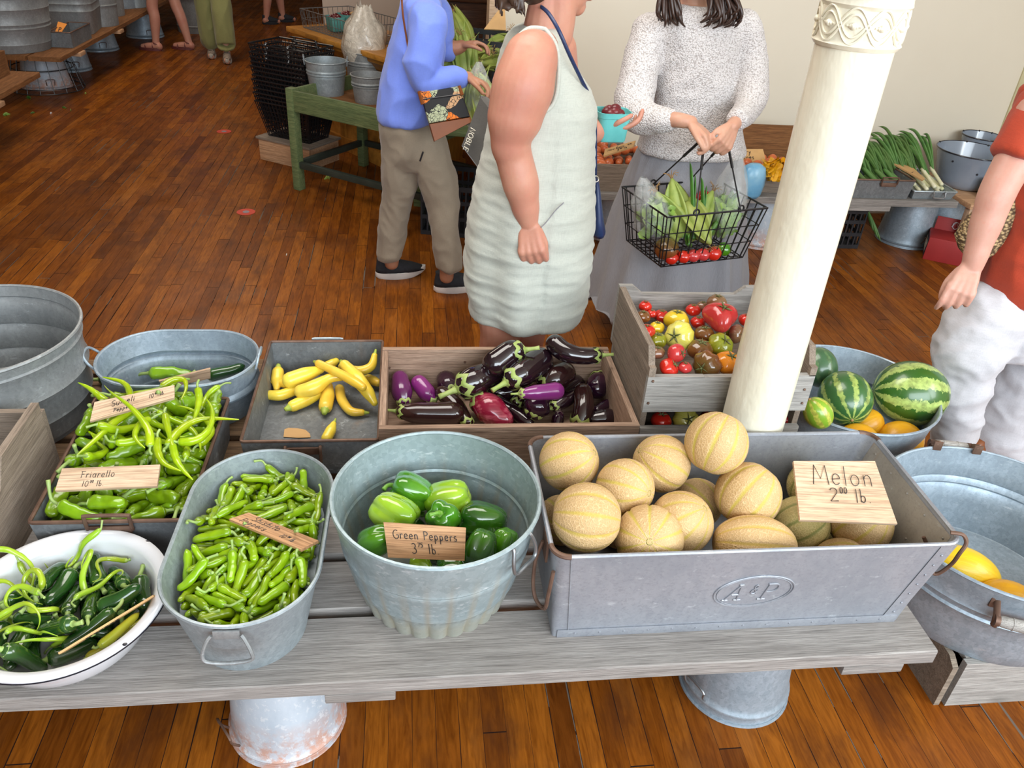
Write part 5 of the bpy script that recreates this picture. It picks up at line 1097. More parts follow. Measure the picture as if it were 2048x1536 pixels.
for a in (
 ([(808, 806, .450), (804, 785, .468), (800, 757, .486)], [13, 21, 17], 'violet eggplant standing in the left corner of the crate', 'eggviolet'),
 ([(866, 803, .438), (853, 785, .458), (838, 766, .474)], [9, 18, 17], 'lighter violet eggplant, second from the crate left end', 'egglilac'),
 ([(905, 785, .448), (897, 772, .455), (892, 760, .460)], [16, 22, 20], 'deep purple eggplant behind, near the back board left half', 'eggmid'),
 ([(925, 773, .520), (950, 762, .528), (984, 747, .528)], [25, 30, 26], 'big black eggplant whose large green cap faces the viewer', 'eggdark'),
 ([(1040, 701, .610), (1020, 706, .600), (990, 728, .575)], [19, 25, 27], 'black eggplant with bright green cap up against the back board', 'eggdark'),
 ([(1020, 760, .545), (1045, 745, .553), (1080, 722, .560)], [22, 30, 28], 'large black eggplant with ragged star-shaped cap, crate centre', 'eggdark'),
 ([(1196, 711, .603), (1165, 712, .600), (1130, 704, .602), (1110, 688, .612)], [15, 17, 20, 20], 'glossy black eggplant perched on the crate back rim with stem to the right', 'eggdark'),
 ([(1086, 772, .50), (1110, 758, .515), (1128, 747, .518)], [18, 27, 25], 'brownish black eggplant right of the crate centre', 'eggbrown'),
 ([(1042, 787, .548), (1075, 785, .548), (1112, 782, .542)], [9, 16, 18], 'bright violet slim eggplant lying across the middle', 'egglilac'),
 ([(1197, 755, .47), (1196, 768, .468), (1194, 777, .466)], [16, 23, 22], 'round purple eggplant at the right end of the crate', 'eggmid'),
 ([(957, 800, .478), (980, 818, .470), (1004, 840, .452)], [22, 31, 24], 'crimson streaked eggplant at the crate front', 'eggred'),
 ([(800, 823, .458), (840, 827, .456), (905, 828, .452)], [14, 22, 25], 'long black-brown eggplant lying along the front left of the crate', 'eggbrown'),
 ([(936, 848, .432), (912, 812, .448), (884, 786, .462)], [13, 17, 15], 'narrow brown-black eggplant squeezed behind the front left one', 'eggbrown'),
 ([(1066, 829, .452), (1073, 815, .470), (1077, 806, .476)], [18, 28, 25], 'round shiny purple eggplant below the bright violet one', 'eggmid'),
 ([(992, 800, .452), (1025, 822, .444), (1056, 846, .430)], [11, 14, 13], 'thin black eggplant slanting beside the crimson one', 'eggdark'),
 ([(1160, 846, .436), (1168, 815, .470), (1166, 785, .488)], [20, 21, 19], 'curved brown-black eggplant standing near the right end', 'eggbrown'),
 ([(1240, 798, .447), (1215, 810, .444), (1194, 822, .440)], [6, 12, 11], 'small pointed dark eggplant in the right corner', 'eggmid'),
 ([(1240, 836, .434), (1213, 838, .436), (1188, 840, .436)], [15, 22, 18], 'black eggplant lying lowest in the front right corner', 'eggdark'),
 ([(1107, 814, .458), (1130, 802, .464), (1152, 788, .468)], [11, 14, 12], 'thin black eggplant behind the round shiny one', 'eggdark'),
 ([(1030, 808, .44), (1040, 800, .444), (1050, 795, .448)], [12, 15, 13], 'small dark eggplant mostly buried under the violet one', 'eggbrown'),
 ([(1118, 826, .45), (1116, 838, .44), (1114, 850, .43)], [9, 13, 12], 'small purple eggplant with dry upright stem at the front', 'eggmid'),
 ([(960, 790, .43), (1000, 785, .44), (1040, 775, .45)], [15, 24, 24], 'black eggplant at the bottom under the big capped one', 'eggdark'),
 ([(1090, 795, .43), (1120, 785, .435), (1150, 770, .44)], [14, 22, 22], 'black eggplant at the bottom behind the slim violet one', 'eggdark'),
): eggplant(a[0], a[1], a[2], a[3], 'calyxdark' if 'small purple' in a[2] else 'calyx')

def tomato(px, py, r, Y, mat, label, axis=(0, 0, 1), ribs=5, amp=.04, flat=.80, group='tomatoes in the upper crate', z=None, calyx=True):
    p = W(px, py, z) if z else WY(px, py, Y); r = r * depth(p) / FPX; seed = px * .01
    b = B(); pr = []
    for i in range(15):
        t = PI * i / 14; x = sin(t); zz = -cos(t) * flat
        zz -= .16 * math.exp(-(x / .28) ** 2) * (1 if i > 7 else -.35); pr.append((max(1e-4, x) * r, zz * r))
    def fn(a, rr_, z_): return 1 + amp * cos(a * ribs + seed * 7) * (rr_ / r) + .05 * mnoise.noise((cos(a) + seed, sin(a), z_ / r)) + amp * .5 * cos(a * 3 + seed)
    b.lathe(pr, 30, fn=fn); m = frame_z(axis, seed * 9); m.translation = p
    o = obj('tomato', b, mat, None, False, angle=None); o.matrix_basis = m; tag(o, label, 'tomato', group)
    if calyx:
        s = B(); top = pr[-1][1]
        for k in range(5):
            a = 2 * PI * k / 5 + seed; dv = Vector((cos(a), sin(a), 0)); L = r * .55
            s.tube([dv * r * .03 + Vector((0, 0, top + .001)), dv * L * .45 + Vector((0, 0, top + .12 * r)), dv * L + Vector((0, 0, top + .16 * r))], [r * .07, r * .075, r * .01], 5, flat=.35)
        s.tube([Vector((0, 0, top - .05 * r)), Vector((.02 * r, 0, top + .2 * r))], [r * .10, r * .07], 6)
        obj('calyx', s, 'sepal', o, False, angle=None)
    return o
UPV = Vector((0, 0, 1)); FC = -_fwd
for a in (
 (1290, 612, 13, 2.085, 'tomred', 'small red tomato in the far left corner of the upper crate'), (1286, 633, 15, 2.02, 'tombrown', 'olive and red tomato against the left end board'),
 (1303, 627, 10, 2.06, 'tomred', 'little red tomato beside the corner one'), (1323, 632, 16, 2.075, 'tomred', 'lobed red tomato by the back board', UPV, 6, .10),
 (1353, 640, 25, 2.03, 'tomyellow', 'deep yellow tomato behind the pale lemon one'), (1314, 655, 15, 1.985, 'tomyellow', 'small yellow tomato left of the deep yellow one'),
 (1293, 662, 17, 1.93, 'tomred', 'smooth red tomato against the left end board, half way down'), (1359, 672, 30, 1.925, 'tomlemon', 'large pale lemon tomato with green scar facing left', sd(-.55, .05, .7), 9, .05, .85),
 (1386, 620, 15, 2.08, 'tomred', 'red tomato at the back, left of the big lobed one'), (1405, 613, 13, 2.09, 'tomdusk', 'dusky pink tomato touching the back board'),
 (1434, 605, 20, 2.06, 'tomdusk', 'round dusky red tomato topmost at the back'), (1441, 634, 33, 1.985, 'tompink', 'biggest red tomato with deep lobes', sd(.1, -.6, .6), 3, .16, .85),
 (1396, 645, 15, 2.03, 'tomred', 'red tomato tucked under the big lobed one'), (1408, 668, 20, 1.955, 'tombrown', 'brown tomato between the lemon and the green ones'),
 (1441, 690, 26, 1.90, 'tomgreen', 'green and yellow tomato right of the brown ones', sd(.3, -.4, .7), 8, .05), (1473, 668, 19, 1.97, 'tomdusk', 'dusky ribbed tomato touching the column', sd(.6, .1, .6), 9, .06),
 (1353, 706, 19, 1.815, 'tompink', 'pink tomato with thin green sepals in front of the lemon one', sd(.5, .05, .7), 5, .02, .95), (1338, 736, 21, 1.785, 'tomred', 'bright red tomato in the front left corner', sd(.6, -.4, .5), 6, .05),
 (1370, 735, 14, 1.785, 'tompink', 'small pink tomato next to the front red one'), (1414, 731, 30, 1.80, 'tombrown', 'large ribbed brown and olive tomato at the front', sd(-.6, .25, .6), 8, .07, .8),
 (1456, 726, 27, 1.805, 'tomorange', 'orange tomato at the front beside the column', sd(.2, -.6, .6), 7, .05), (1400, 700, 26, 1.875, 'tombrown', 'dark brown tomato behind the front ribbed one', sd(.1, -.7, .5), 7, .05),
 (1315, 705, 15, 1.845, 'tomdusk', 'dull pink tomato half hidden by the left end board'), (1315, 681, 19, 1.925, 'tomgreen', 'dark olive tomato under the small yellow one'),
 (1447, 665, 14, 2.0, 'tomgreen', 'small olive tomato under the big lobed one'), (1601, 738, 14, 1.81, 'tomdusk', 'dusky tomato right of the column in the front corner'),
 (1492, 640, 15, 2.03, 'tomred', 'red tomato half behind the column at the back'), (1520, 700, 24, 1.90, 'tomgreen', 'olive tomato hidden by the column'),
): tomato(*a)
for a in ((1322, 841, 21, 1.82, 'tomred', 'red tomato seen through the slot of the lower crate'), (1372, 840, 27, 1.83, 'tomlemon', 'pale yellow tomato with green scar in the lower crate slot', sd(.1, -.1, .9), 9, .05), (1571, 838, 12, 1.80, 'tompink', 'pink tomato in the lower crate right of the column'),
 (1420, 842, 24, 1.83, 'tomred', 'red tomato in the lower crate behind the top melon')):
    tomato(*a, group='tomatoes in the lower crate')

def bell(px, py, r, Y, mat, label, axis, lobes=4, roll=0, stem=True, long=1.05, group='bell peppers in the round tub'):
    p = WY(px, py, Y); r = 1.10 * r * depth(p) / FPX; b = B(); pr = []
    for t, x in ((-1.02, .02), (-1.08, .18), (-1.10, .38), (-1.02, .62), (-.85, .78), (-.55, .90), (-.1, .97), (.3, 1.0), (.6, .97), (.82, .84), (.92, .66), (.90, .45), (.80, .28), (.72, .16), (.70, .02)): pr.append((x * r, t * r * long))
    def fn(a, rr_, z_):
        k = .5 + .5 * cos(a * lobes + .4 * sin(a)); e = min(1, abs(z_) / r)
        return 1 - (.13 + .26 * max(0, e - .35) * 1.5) * (1 - k ** .55) + .03 * mnoise.noise((cos(a) * 1.3 + px, sin(a) * 1.3, z_ / r))
    b.lathe(pr, 48, fn=fn); m = frame_z(axis, roll); m.translation = p
    o = obj('bell_pepper', b, mat, None, False, angle=None); o.matrix_basis = m; tag(o, label, 'pepper', group)
    s = B(); s.lathe([(.02 * r, .70 * r), (.24 * r, .75 * r), (.27 * r, .80 * r), (.16 * r, .84 * r), (.02 * r, .85 * r)], 12, fn=lambda a, q, z: 1 + .15 * cos(a * 5))
    s.tube(bez([Vector((0, 0, .8 * r)), Vector((.03 * r, 0, 1.02 * r)), Vector((.18 * r, .08 * r, 1.22 * r)), Vector((.45 * r, .10 * r, 1.30 * r))], 5), [.12 * r] * 8 + [.10 * r] * 4 + [.11 * r, .12 * r, .13 * r, .13 * r], 9)
    obj('stem', s, 'bellstem', o, False, angle=None); return o
for a in ((821, 984, 36, 1.445, 'bellgreen', 'bright green bell pepper lying topmost at the back left', sd(-.85, -.35, .1), 4, .3), (893, 1001, 38, 1.43, 'belllime', 'pale lime bell pepper with its lobed end to the right', sd(-.8, .25, -.1), 4, .2),
 (790, 1031, 40, 1.365, 'belllime', 'yellow-lime bell pepper left of the upright stem', sd(.75, .45, .1), 4, 1.1), (888, 1036, 31, 1.335, 'bellgreen', 'small green bell pepper whose curved stem faces the viewer', sd(-.25, -.45, .85), 4, 2.4),
 (964, 1043, 39, 1.37, 'belldark', 'large dark green bell pepper at the right', sd(-.9, -.1, -.1), 4, .5), (750, 1084, 30, 1.275, 'bellgreen', 'green bell pepper tucked by the left wall of the tub', sd(-.6, .3, -.2), 4, .1),
 (960, 1101, 33, 1.265, 'belldark', 'dull dark green bell pepper right of the sign', sd(-.25, .9, -.1), 4, .4), (1008, 1092, 28, 1.30, 'bellgreen', 'green bell pepper at the far right wall of the tub', sd(-.2, .85, -.2), 4, .9),
 (842, 1140, 24, 1.235, 'belllime', 'lime bell pepper mostly hidden under the sign', sd(.2, .9, 0), 4, 0), (905, 1140, 28, 1.25, 'belldark', 'dark green bell pepper low behind the front rim', sd(-.9, .1, 0), 4, 0),
 (868, 1090, 36, 1.34, 'belldark', 'dark green bell pepper under the heap behind the sign', sd(.9, .1, 0), 4, 0), (812, 1062, 34, 1.40, 'belldark', 'dark green bell pepper low under the topmost one', sd(.6, .6, 0), 4, 0), (925, 1075, 34, 1.38, 'belldark', 'dark green bell pepper low between the lime and the large dark one', sd(-.6, .6, .3), 4, 0)): bell(*a)

def melon(px, py, r, Y, label, axis, mat='cantaloupe', roll=0, el=1.0, ribs=10, scar=True, group='netted melons in the metal trough', name='cantaloupe', dep=.045, rz=None):
    p = WY(px, py, Y); r = r * depth(p) / FPX; b = B(); k = 20
    pr = [(max(1e-4, sin(PI * i / k)) * r, -cos(PI * i / k) * r * el * (1 - .05 * math.exp(-(sin(PI * i / k) / .22) ** 2))) for i in range(k + 1)]
    def fn(a, rr_, z_):
        c = cos(a * ribs); g = max(0, (c - .72) / .28); return 1 - dep * g * (rr_ / r) ** .5 + .012 * mnoise.noise((cos(a) + px, sin(a), z_ / r * 1.5))
    b.lathe(pr, 80, fn=fn); m = frame_z(axis, roll); m.translation = p
    o = obj(name, b, mat, None, False, angle=None); o.matrix_basis = m; tag(o, label, 'melon', group)
    if scar:
        s = B(); s.lathe([(.001, r * el * .93), (.006, r * el * .952), (.0075, r * el * .957), (.005, r * el * .954), (.001, r * el * .945)], 12); obj('stem_scar', s, 'cantgreen', o, False, angle=None)
    return o
for a in ((1138, 923, 60, 1.455, 'netted melon in the back left corner, above the trough rim', sd(.85, -.35, .4), 'cantaloupe', .1), (1173, 1035, 70, 1.262, 'large golden netted melon nearest the left end', sd(1, .12, .05), 'cantaloupe', .3),
 (1250, 976, 59, 1.375, 'greenish-grooved netted melon with pale stem scar facing right', sd(.75, .1, .65), 'cantaloupe', 0), (1323, 927, 58, 1.47, 'netted melon at the back, left of the topmost one', sd(-.75, -.45, .25), 'cantaloupe', .2),
 (1433, 886, 63, 1.45, 'topmost netted melon in front of the column foot', sd(.42, -.9, .0), 'cantaloupe', .2), (1298, 1078, 69, 1.245, 'netted melon showing its blossom end, low at the front', sd(-.15, -.1, .95), 'cantaloupe', .1),
 (1362, 1046, 64, 1.305, 'netted melon with a small stem nub facing upper right', sd(.66, -.55, .5), 'cantaloupe', .5), (1395, 1006, 50, 1.46, 'shaded netted melon far down in the middle', sd(.5, .4, .6), 'cantaloupe', 0),
 (1496, 990, 66, 1.37, 'netted melon with diagonal yellow grooves and two pale specks', sd(.62, -.75, .05), 'cantaloupe', .1), (1509, 1090, 60, 1.25, 'oblong coarse-netted melon lying along the front rim', sd(1, .08, .0), 'cantaloupe', .35, 1.42),
 (1600, 1050, 58, 1.365, 'yellow-green netted melon left of the Melon sign', sd(.8, -.45, .25), 'cantgreen', 0), (1722, 1048, 61, 1.33, 'netted melon below the Melon sign', sd(.45, -.5, .5), 'cantaloupe', .2),
 (1660, 1068, 44, 1.42, 'small green-ribbed melon deep beside the sign melons', sd(.6, .2, .5), 'cantgreen', 0), (1625, 972, 50, 1.475, 'melon mostly hidden behind the Melon sign', sd(.2, -.8, .3), 'cantgreen', 0), (1682, 1136, 60, 1.245, 'orange netted melon just showing over the front rim', sd(.9, .1, .1), 'cantaloupe', 0)):
    melon(*a)
for x, y in ((.37, 1.24), (.37, 1.46), (.515, 1.44), (.52, 1.235), (.66, 1.235)):
    pz = W(*[int(v) for v in ((1024 + FPX * (Vector((x, y, .468)) - CP).dot(CR) / depth((x, y, .468))), (768 - FPX * (Vector((x, y, .468)) - CP).dot(CU) / depth((x, y, .468))))], .468)
    o = melon(1024 + FPX * (pz - CP).dot(CR) / depth(pz), 768 - FPX * (pz - CP).dot(CU) / depth(pz), .063 * FPX / depth(pz), pz.y, 'netted melon in the bottom layer of the trough, under the heap', sd(.4, .3, .7))
    o['group'] = 'bottom layer of netted melons'
# watermelons and yellow melons: long axis is local x
def gourd(px, py, r, el, Y, label, axis, mat, name, group=None, roll=0, z=None):
    p = WY(px, py, Y) if Y else W(px, py, z); r = r * depth(p) / FPX; b = B(); k = 18
    pr = [(max(1e-4, sin(PI * i / k)) * r, -cos(PI * i / k) * r * el) for i in range(k + 1)]
    b.lathe(pr, 40, fn=lambda a, q, z_: 1 + .02 * mnoise.noise((cos(a) + px, sin(a), z_ / r)), m=Matrix.Rotation(PI / 2, 3, 'Y'))
    m = frame_to(axis, roll); m.translation = p
    o = obj(name, b, mat, None, False, angle=None); o.matrix_basis = m; tag(o, label, 'melon', group)
    s = B(); s.tube([Vector((r * el * .97, 0, 0)), Vector((r * el * 1.03, 0, .002))], [.006, .004], 8); obj('stem_scar', s, 'silk', o, False, angle=None); return o
gourd(1821, 787, 66, 1.10, 2.07, 'round watermelon with bold light stripes lying sideways at the right', sd(1, .08, .05), 'wm1', 'watermelon', 'watermelons in the tub')
gourd(1690, 797, 52, 1.14, 2.02, 'dark watermelon with thin pale stripes and star-shaped end facing the viewer', sd(-.05, .55, .55), 'wm2', 'watermelon', 'watermelons in the tub')
gourd(1640, 735, 34, 1.2, 2.18, 'plain dark green watermelon half behind the tomato crate', sd(.1, .9, .1), 'wmplain', 'watermelon', 'watermelons in the tub')
gourd(1636, 826, 28, 1.25, 1.90, 'lime striped melon beside the lower tomato crate', sd(-.5, -.7, .2), 'wmlime', 'melon', 'watermelons in the tub')
gourd(1799, 882, 40, 1.15, 1.93, 'orange-yellow melon in the watermelon tub right of the other yellow one', sd(1, .05, 0), 'canaryor', 'yellow_melon', 'yellow melons in the watermelon tub')
gourd(1716, 880, 34, 1.2, 1.90, 'orange-yellow melon in the watermelon tub by the trough corner', sd(1, .15, 0), 'canaryor', 'yellow_melon', 'yellow melons in the watermelon tub')
gourd(1727, 852, 34, 1.2, 2.0, 'shaded yellow melon under the dark watermelon', sd(1, -.5, 0), 'canaryor', 'yellow_melon', 'yellow melons in the watermelon tub')
gourd(1926, 1140, 46, 1.6, None, 'long bright yellow wrinkled melon in the right-hand tub', sd(1, .42, .1), 'canary', 'canary_melon', 'canary melons in the right tub', z=.255)
gourd(2015, 1205, 44, 1.4, None, 'yellow melon against the front wall of the right-hand tub', sd(1, .3, .1), 'canaryor', 'canary_melon', 'canary melons in the right tub', z=.25)

# ------------------------------------------------------------------ price signs
def wq(*c): return [W(*p) for p in c]
sign('price_sign', 'square pale wooden sign reading Melon, propped on the melons', wq((1600, 1040, .628), (1795, 1048, .628), (1750, 922, .690), (1587, 922, .690)), 'sign', [('Melon', .20, .60, .050), ('2^00^ lb.', .36, .32, .034)], ink=.0009)
sign('price_sign', 'cedar sign reading Green Peppers, leaning on the bell peppers', [WY(776, 1115, 1.222), WY(929, 1122, 1.222), WY(932, 1056, 1.262), WY(767, 1045, 1.262)], 'signcedar', [('Green Peppers', .10, .56, .024), ('3^75^ lb.', .32, .16, .021)], ink=.0009)
sign('price_sign', 'pale sign reading Friarello on the near half of the pepper pan', wq((110, 981, .572), (314, 972, .572), (320, 929, .592), (124, 937, .592)), 'sign', [('Friarello', .21, .52, .0175), ('10^00^ lb.', .25, .12, .0150)], ink=.0007)
sign('price_sign', 'pale sign at the back of the pepper pan, crossed by a long pepper', wq((180, 842, .612), (349, 795, .612), (349, 770, .624), (189, 804, .630)), 'sign', [('Sumeli', .22, .50, .018), ('Peppers', .26, .14, .012), ('10^00^ lb.', .68, .44, .013)], ink=.0007)
sign('price_sign', 'orange-tan sign reading Shishito Peppers, lying on the oval tub of small peppers', wq((458, 1038, .570), (602, 1099, .566), (637, 1081, .570), (497, 1025, .574)), 'signcedar', [('Shishito', .16, .54, .018), ('Peppers', .10, .14, .017), ('10^00^ lb', .64, .22, .0125)], ink=.0006)
sign('price_sign', 'tan sign lying in the nearly empty oval tub', wq((330, 778, .455), (421, 757, .47), (421, 738, .50), (318, 763, .485)), 'sign', [])
p0, p1 = W(118, 1309, .515), W(308, 1193, .528); dn = (ray(210, 1250).normalized() + Vector((.10, .16, -.12))).normalized() * .055
sign('price_sign', 'tan sign seen edge-on, leaning across the front of the enamel basin', [p0 + dn, p1 + dn, p1, p0], 'signtan', [('Jalapeno', .2, .5, .018)], thick=.004, ink=.001)

# peppers in the back oval tub
for i, (a, c, sc_, mt) in enumerate((((314, 749, .44), (372, 746, .44), 1.25, 'friarello'), ((424, 748, .46), (480, 738, .47), 1.2, 'jalapeno'), ((205, 764, .415), (275, 757, .415), 1.2, 'jalapeno'))):
    p0, p1 = W(*a), W(*c); m = frame_to(p1 - p0, .4); m.translation = (p0 + p1) / 2
    o = dup(PROTO[mt][2 + i], m, ('fat light green pepper left of the tan sign in the oval tub', 'dark green pepper right of the tan sign in the oval tub', 'dark green pepper at the left end of the back oval tub')[i], 'peppers left in the oval tub')
    o.scale = (sc_,) * 3
# ------------------------------------------------------------------ background furniture
M['greenpaint'] = mat_wood('chipped_green_paint', (.085, .125, .055), (.15, .20, .085), (.22, .25, .11), (1, 10, 10), 4, .5, rv=.05, knots=False, bump=.15)
M['greendark'] = pmat('dark_green_black_paint', (.02, .028, .022), (.035, .045, .035), 10, .5, rv=0)
M['oak'] = mat_wood('orange_varnished_counter_wood', (.42, .165, .025), (.56, .24, .04), (.66, .31, .06), (1, 9, 1), 3, .3, rv=.03, knots=False, bump=.05)
M['cabinet'] = mat_wood('dark_brown_cabinet_wood', (.05, .018, .008), (.085, .032, .014), (.13, .055, .022), (1, 9, 9), 3, .4, rv=0, knots=False, bump=.05)
M['turq'] = pmat('turquoise_moulded_pulp', (.14, .52, .50), (.10, .43, .42), 20, .75, rv=.1, bump=.15, bscale=200)
M['turqdull'] = pmat('dull_turquoise_moulded_pulp', (.11, .36, .33), (.08, .28, .27), 20, .75, rv=.1)
M['pulp'] = pmat('grey_moulded_pulp', (.30, .25, .21), (.24, .20, .17), 20, .8, rv=0)
M['stickerred'] = pmat('red_floor_sticker', (.62, .05, .02), None, 10, .5, rv=0)
M['stickergrey'] = pmat('grey_sticker_centre', (.30, .24, .26), None, 10, .5, rv=0)
M['redcloth'] = pmat('red_box_card', (.33, .02, .02), (.27, .015, .015), 8, .6, rv=0)
M['benchbrown'] = mat_wood('warm_brown_bench_wood', (.15, .06, .02), (.27, .115, .04), (.36, .17, .065), (1, 12, 12), 3.2)
M['benchbrowny'] = mat_wood('warm_brown_bench_wood_lengthwise', (.15, .06, .02), (.27, .115, .04), (.36, .17, .065), (12, 1, 12), 3.2)
M['palewood'] = mat_wood('bare_pale_wood', (.45, .24, .12), (.58, .34, .19), (.66, .42, .26), (1, 9, 9), 3, .6)
def mat_film(name, col, alpha, rough=.12):
    n = NT(name); o = n.obj()
    f = n.noise(o, 22, 4, .6, 1.5); n.bump(f, .8, .01)
    m = n.fin(col, rough, alpha=n.mr(f, .3, .7, alpha * .6, min(1, alpha * 1.5)), spec=.8, coat=.5); return m
M['film'] = mat_film('clear_plastic_film', (.80, .82, .80), .22)
M['milkfilm'] = mat_film('milky_plastic_film', (.80, .72, .60), .92, .25)

def rotframe(p, u): 
    u = Vector((u[0], u[1], 0)).normalized(); v = Vector((-u.y, u.x, 0)); m = Matrix((u, v, Vector((0, 0, 1)))).transposed().to_4x4(); m.translation = Vector(p); return m
# green stand
SM = rotframe((-.705, 5.20, 0), (.81, -.585))
st = thing('green_table', 'worn green wooden stand with raised rails holding metal pails', 'table', SM.translation, math.atan2(-.585, .81))
LX, LY, ZT = 1.05, .66, .635
for x, y in ((0, 0), (0, LY), (LX, 0), (LX, LY)): obj('leg', B().box((x, y, ZT / 2), (.055, .055, ZT), bev=.004), 'greenpaint', st, False)
for a, c in (((0, -.012), (LX, -.012)), ((0, LY + .012), (LX, LY + .012))): obj('rail', B().box(((a[0] + c[0]) / 2, a[1], ZT - .072), (LX - .05, .022, .125), bev=.003), 'greenpaint', st, False)
for x in (-.012, LX + .012): obj('rail', B().box((x, LY / 2, ZT - .072), (.022, LY - .05, .125), bev=.003), 'greenpaint', st, False)
obj('table_top', B().box((LX / 2, LY / 2, ZT - .10), (LX - .04, LY - .02, .02)), 'benchbrown', st, False)
for a, c in (((0, 0), (LX, 0)), ((0, 0), (0, LY)), ((0, LY), (LX, LY)), ((LX, 0), (LX, LY))):
    d = Vector((c[0] - a[0], c[1] - a[1], 0)); obj('stretcher', B().box(((a[0] + c[0]) / 2, (a[1] + c[1]) / 2, .165), (max(.03, d.x), max(.03, d.y), .04), bev=.003), 'greendark', st, False)
zt = ZT - .09
for (px, py, rb, rt, h, lab, mt, bail) in ((655, 187, .105, .128, .205, 'shiny galvanized pail with bail ears at the left of the green stand', 'galv', True), (738, 165, .14, .155, .21, 'big dull metal pail on the green stand holding a plastic bag', 'galvold', False), (738, 203, .088, .108, .165, 'small dull metal pail in front of the big one on the green stand', 'galvold', False)):
    p = W(px, py, zt); pail('metal_pail', lab, 'pail', p, rb, rt, h, mt, lugs=bail, bail=bail, beads=(.62, .70), lugmat='galv')
    if rb == .14: PB = p
# plastic bag standing in the big pail
b = B(); rg = []; rr = random.Random(3)
for i in range(15):
    t = i / 14; z = .06 + .42 * t; r = .105 + .045 * sin(PI * min(1, t * 1.25)) - .07 * max(0, t - .72) * 3
    rg.append([PB + Vector((cos(a) * r * (1 + .22 * mnoise.noise((cos(a) * 2.2, sin(a) * 2.2, t * 3.5))) - .02, sin(a) * r * (1 + .22 * mnoise.noise((cos(a) * 2.2 + 5, sin(a) * 2.2, t * 3.5))), z + .05 * t * mnoise.noise((cos(a) * 3, sin(a) * 3, 1)))) for a in [2 * PI * q / 30 for q in range(30)]])
b.rings(rg, True, False); o = obj('plastic_bag', b, 'milkfilm', None, loc=PB + Vector((0, 0, .06)), angle=None); tag(o, 'crumpled milky plastic bag standing in the big pail on the green stand', 'bag')

# stack of black wire baskets on a low crate
def wire_basket(name, label, m, L, Wd, H, ins, mat='blackwire', nx=10, ny=6, nz=3, r=.0022, rr_=.0042, group=None, handle=True, hmat=None, floor=True):
    t = bpy.data.objects.new(name, None); COL.objects.link(t); t.empty_display_size = .05; t.matrix_basis = m; tag(t, label, 'basket', group)
    def c(k, z): x, y = L / 2 - ins * (1 - k), Wd / 2 - ins * (1 - k); return [Vector((-x, -y, z)), Vector((x, -y, z)), Vector((x, y, z)), Vector((-x, y, z))]
    b = B(); b.tube(c(1, H), rr_, 6, closed=True); obj('rim', b, mat, t, False)
    b = B()
    for k in range(0, nz): b.tube(c(k / nz, H * k / nz), r if k else rr_ * .7, 4, closed=True)
    lo, hi = c(0, 0), c(1, H)
    for e, n in ((0, nx), (1, ny), (2, nx), (3, ny)):
        for i in range(n):
            f = (i + .5) / n; b.tube([lo[e].lerp(lo[(e + 1) % 4], f), hi[e].lerp(hi[(e + 1) % 4], f)], r, 4)
    for i in range(4): b.tube([lo[i], hi[i]], r, 4)
    if floor:
        for i in range(nx):
            f = (i + .5) / nx; b.tube([lo[0].lerp(lo[1], f), lo[3].lerp(lo[2], f)], r, 4)
        for i in range(ny): f = (i + .5) / ny; b.tube([lo[0].lerp(lo[3], f), lo[1].lerp(lo[2], f)], r, 4)
    obj('wire_body', b, mat, t, False)
    if handle:
        for s in (-1, 1):
            b = B(); y = s * Wd / 2; w = L * .2
            b.tube(bez([Vector((-w, y, H)), Vector((-w, y * .98, H + .012)), Vector((-w * .8, y * .55, H + .028 + .004 * s)), Vector((w * .8, y * .55, H + .028 + .004 * s)), Vector((w, y * .98, H + .012)), Vector((w, y, H))], 4), .0038, 6); obj('handle', b, hmat or mat, t, False)
            for e in (-w, w): 
                b = B(); b.tube([Vector((e, y, H - .006)), Vector((e, y * .9, H + .016))], .006, 6); obj('hinge', b, 'wire', t, False)
    return t
ub = Vector((.84, -.54, 0)).normalized(); p0 = W(503, 140, .60); vb = Vector((-ub.y, ub.x, 0))
NB = 14; c0 = p0 + ub * .225 + vb * .155
for i in range(NB):
    z = .165 + i * .0285; m = rotframe((c0.x + .004 * sin(i * 2.2), c0.y + .005 * cos(i * 1.7), z), (ub.x + .02 * sin(i * 3.1), ub.y + .02 * cos(i * 2.3)))
    wire_basket('wire_basket', 'topmost black wire shopping basket of the stack, its folded handles showing' if i == NB - 1 else 'lowest black wire basket of the stack, standing on the pale crate' if i == 0 else 'black wire shopping basket nested in the middle of the stack by the green stand', m, .45, .31, .235, .05, handle=i >= NB - 4, nx=14, ny=9, nz=4, r=.0030, rr_=.0062, group='stacked black wire baskets', floor=i in (0, NB - 1))
m = rotframe((c0.x, c0.y, 0), (ub.x, ub.y)); cr = thing('wooden_box', 'pale wooden box under the stack of black baskets', 'crate', m.translation, math.atan2(ub.y, ub.x))
for y in (-.155, .155): obj('side_board', B().box((0, y, .075), (.44, .02, .15), bev=.003), 'palewood', cr, False)
for x in (-.21, .21): obj('end_board', B().box((x, 0, .075), (.02, .29, .15), bev=.003), 'palewood', cr, False)
obj('top_board', B().box((0, 0, .155), (.47, .35, .016), bev=.003), 'crate', cr, False)

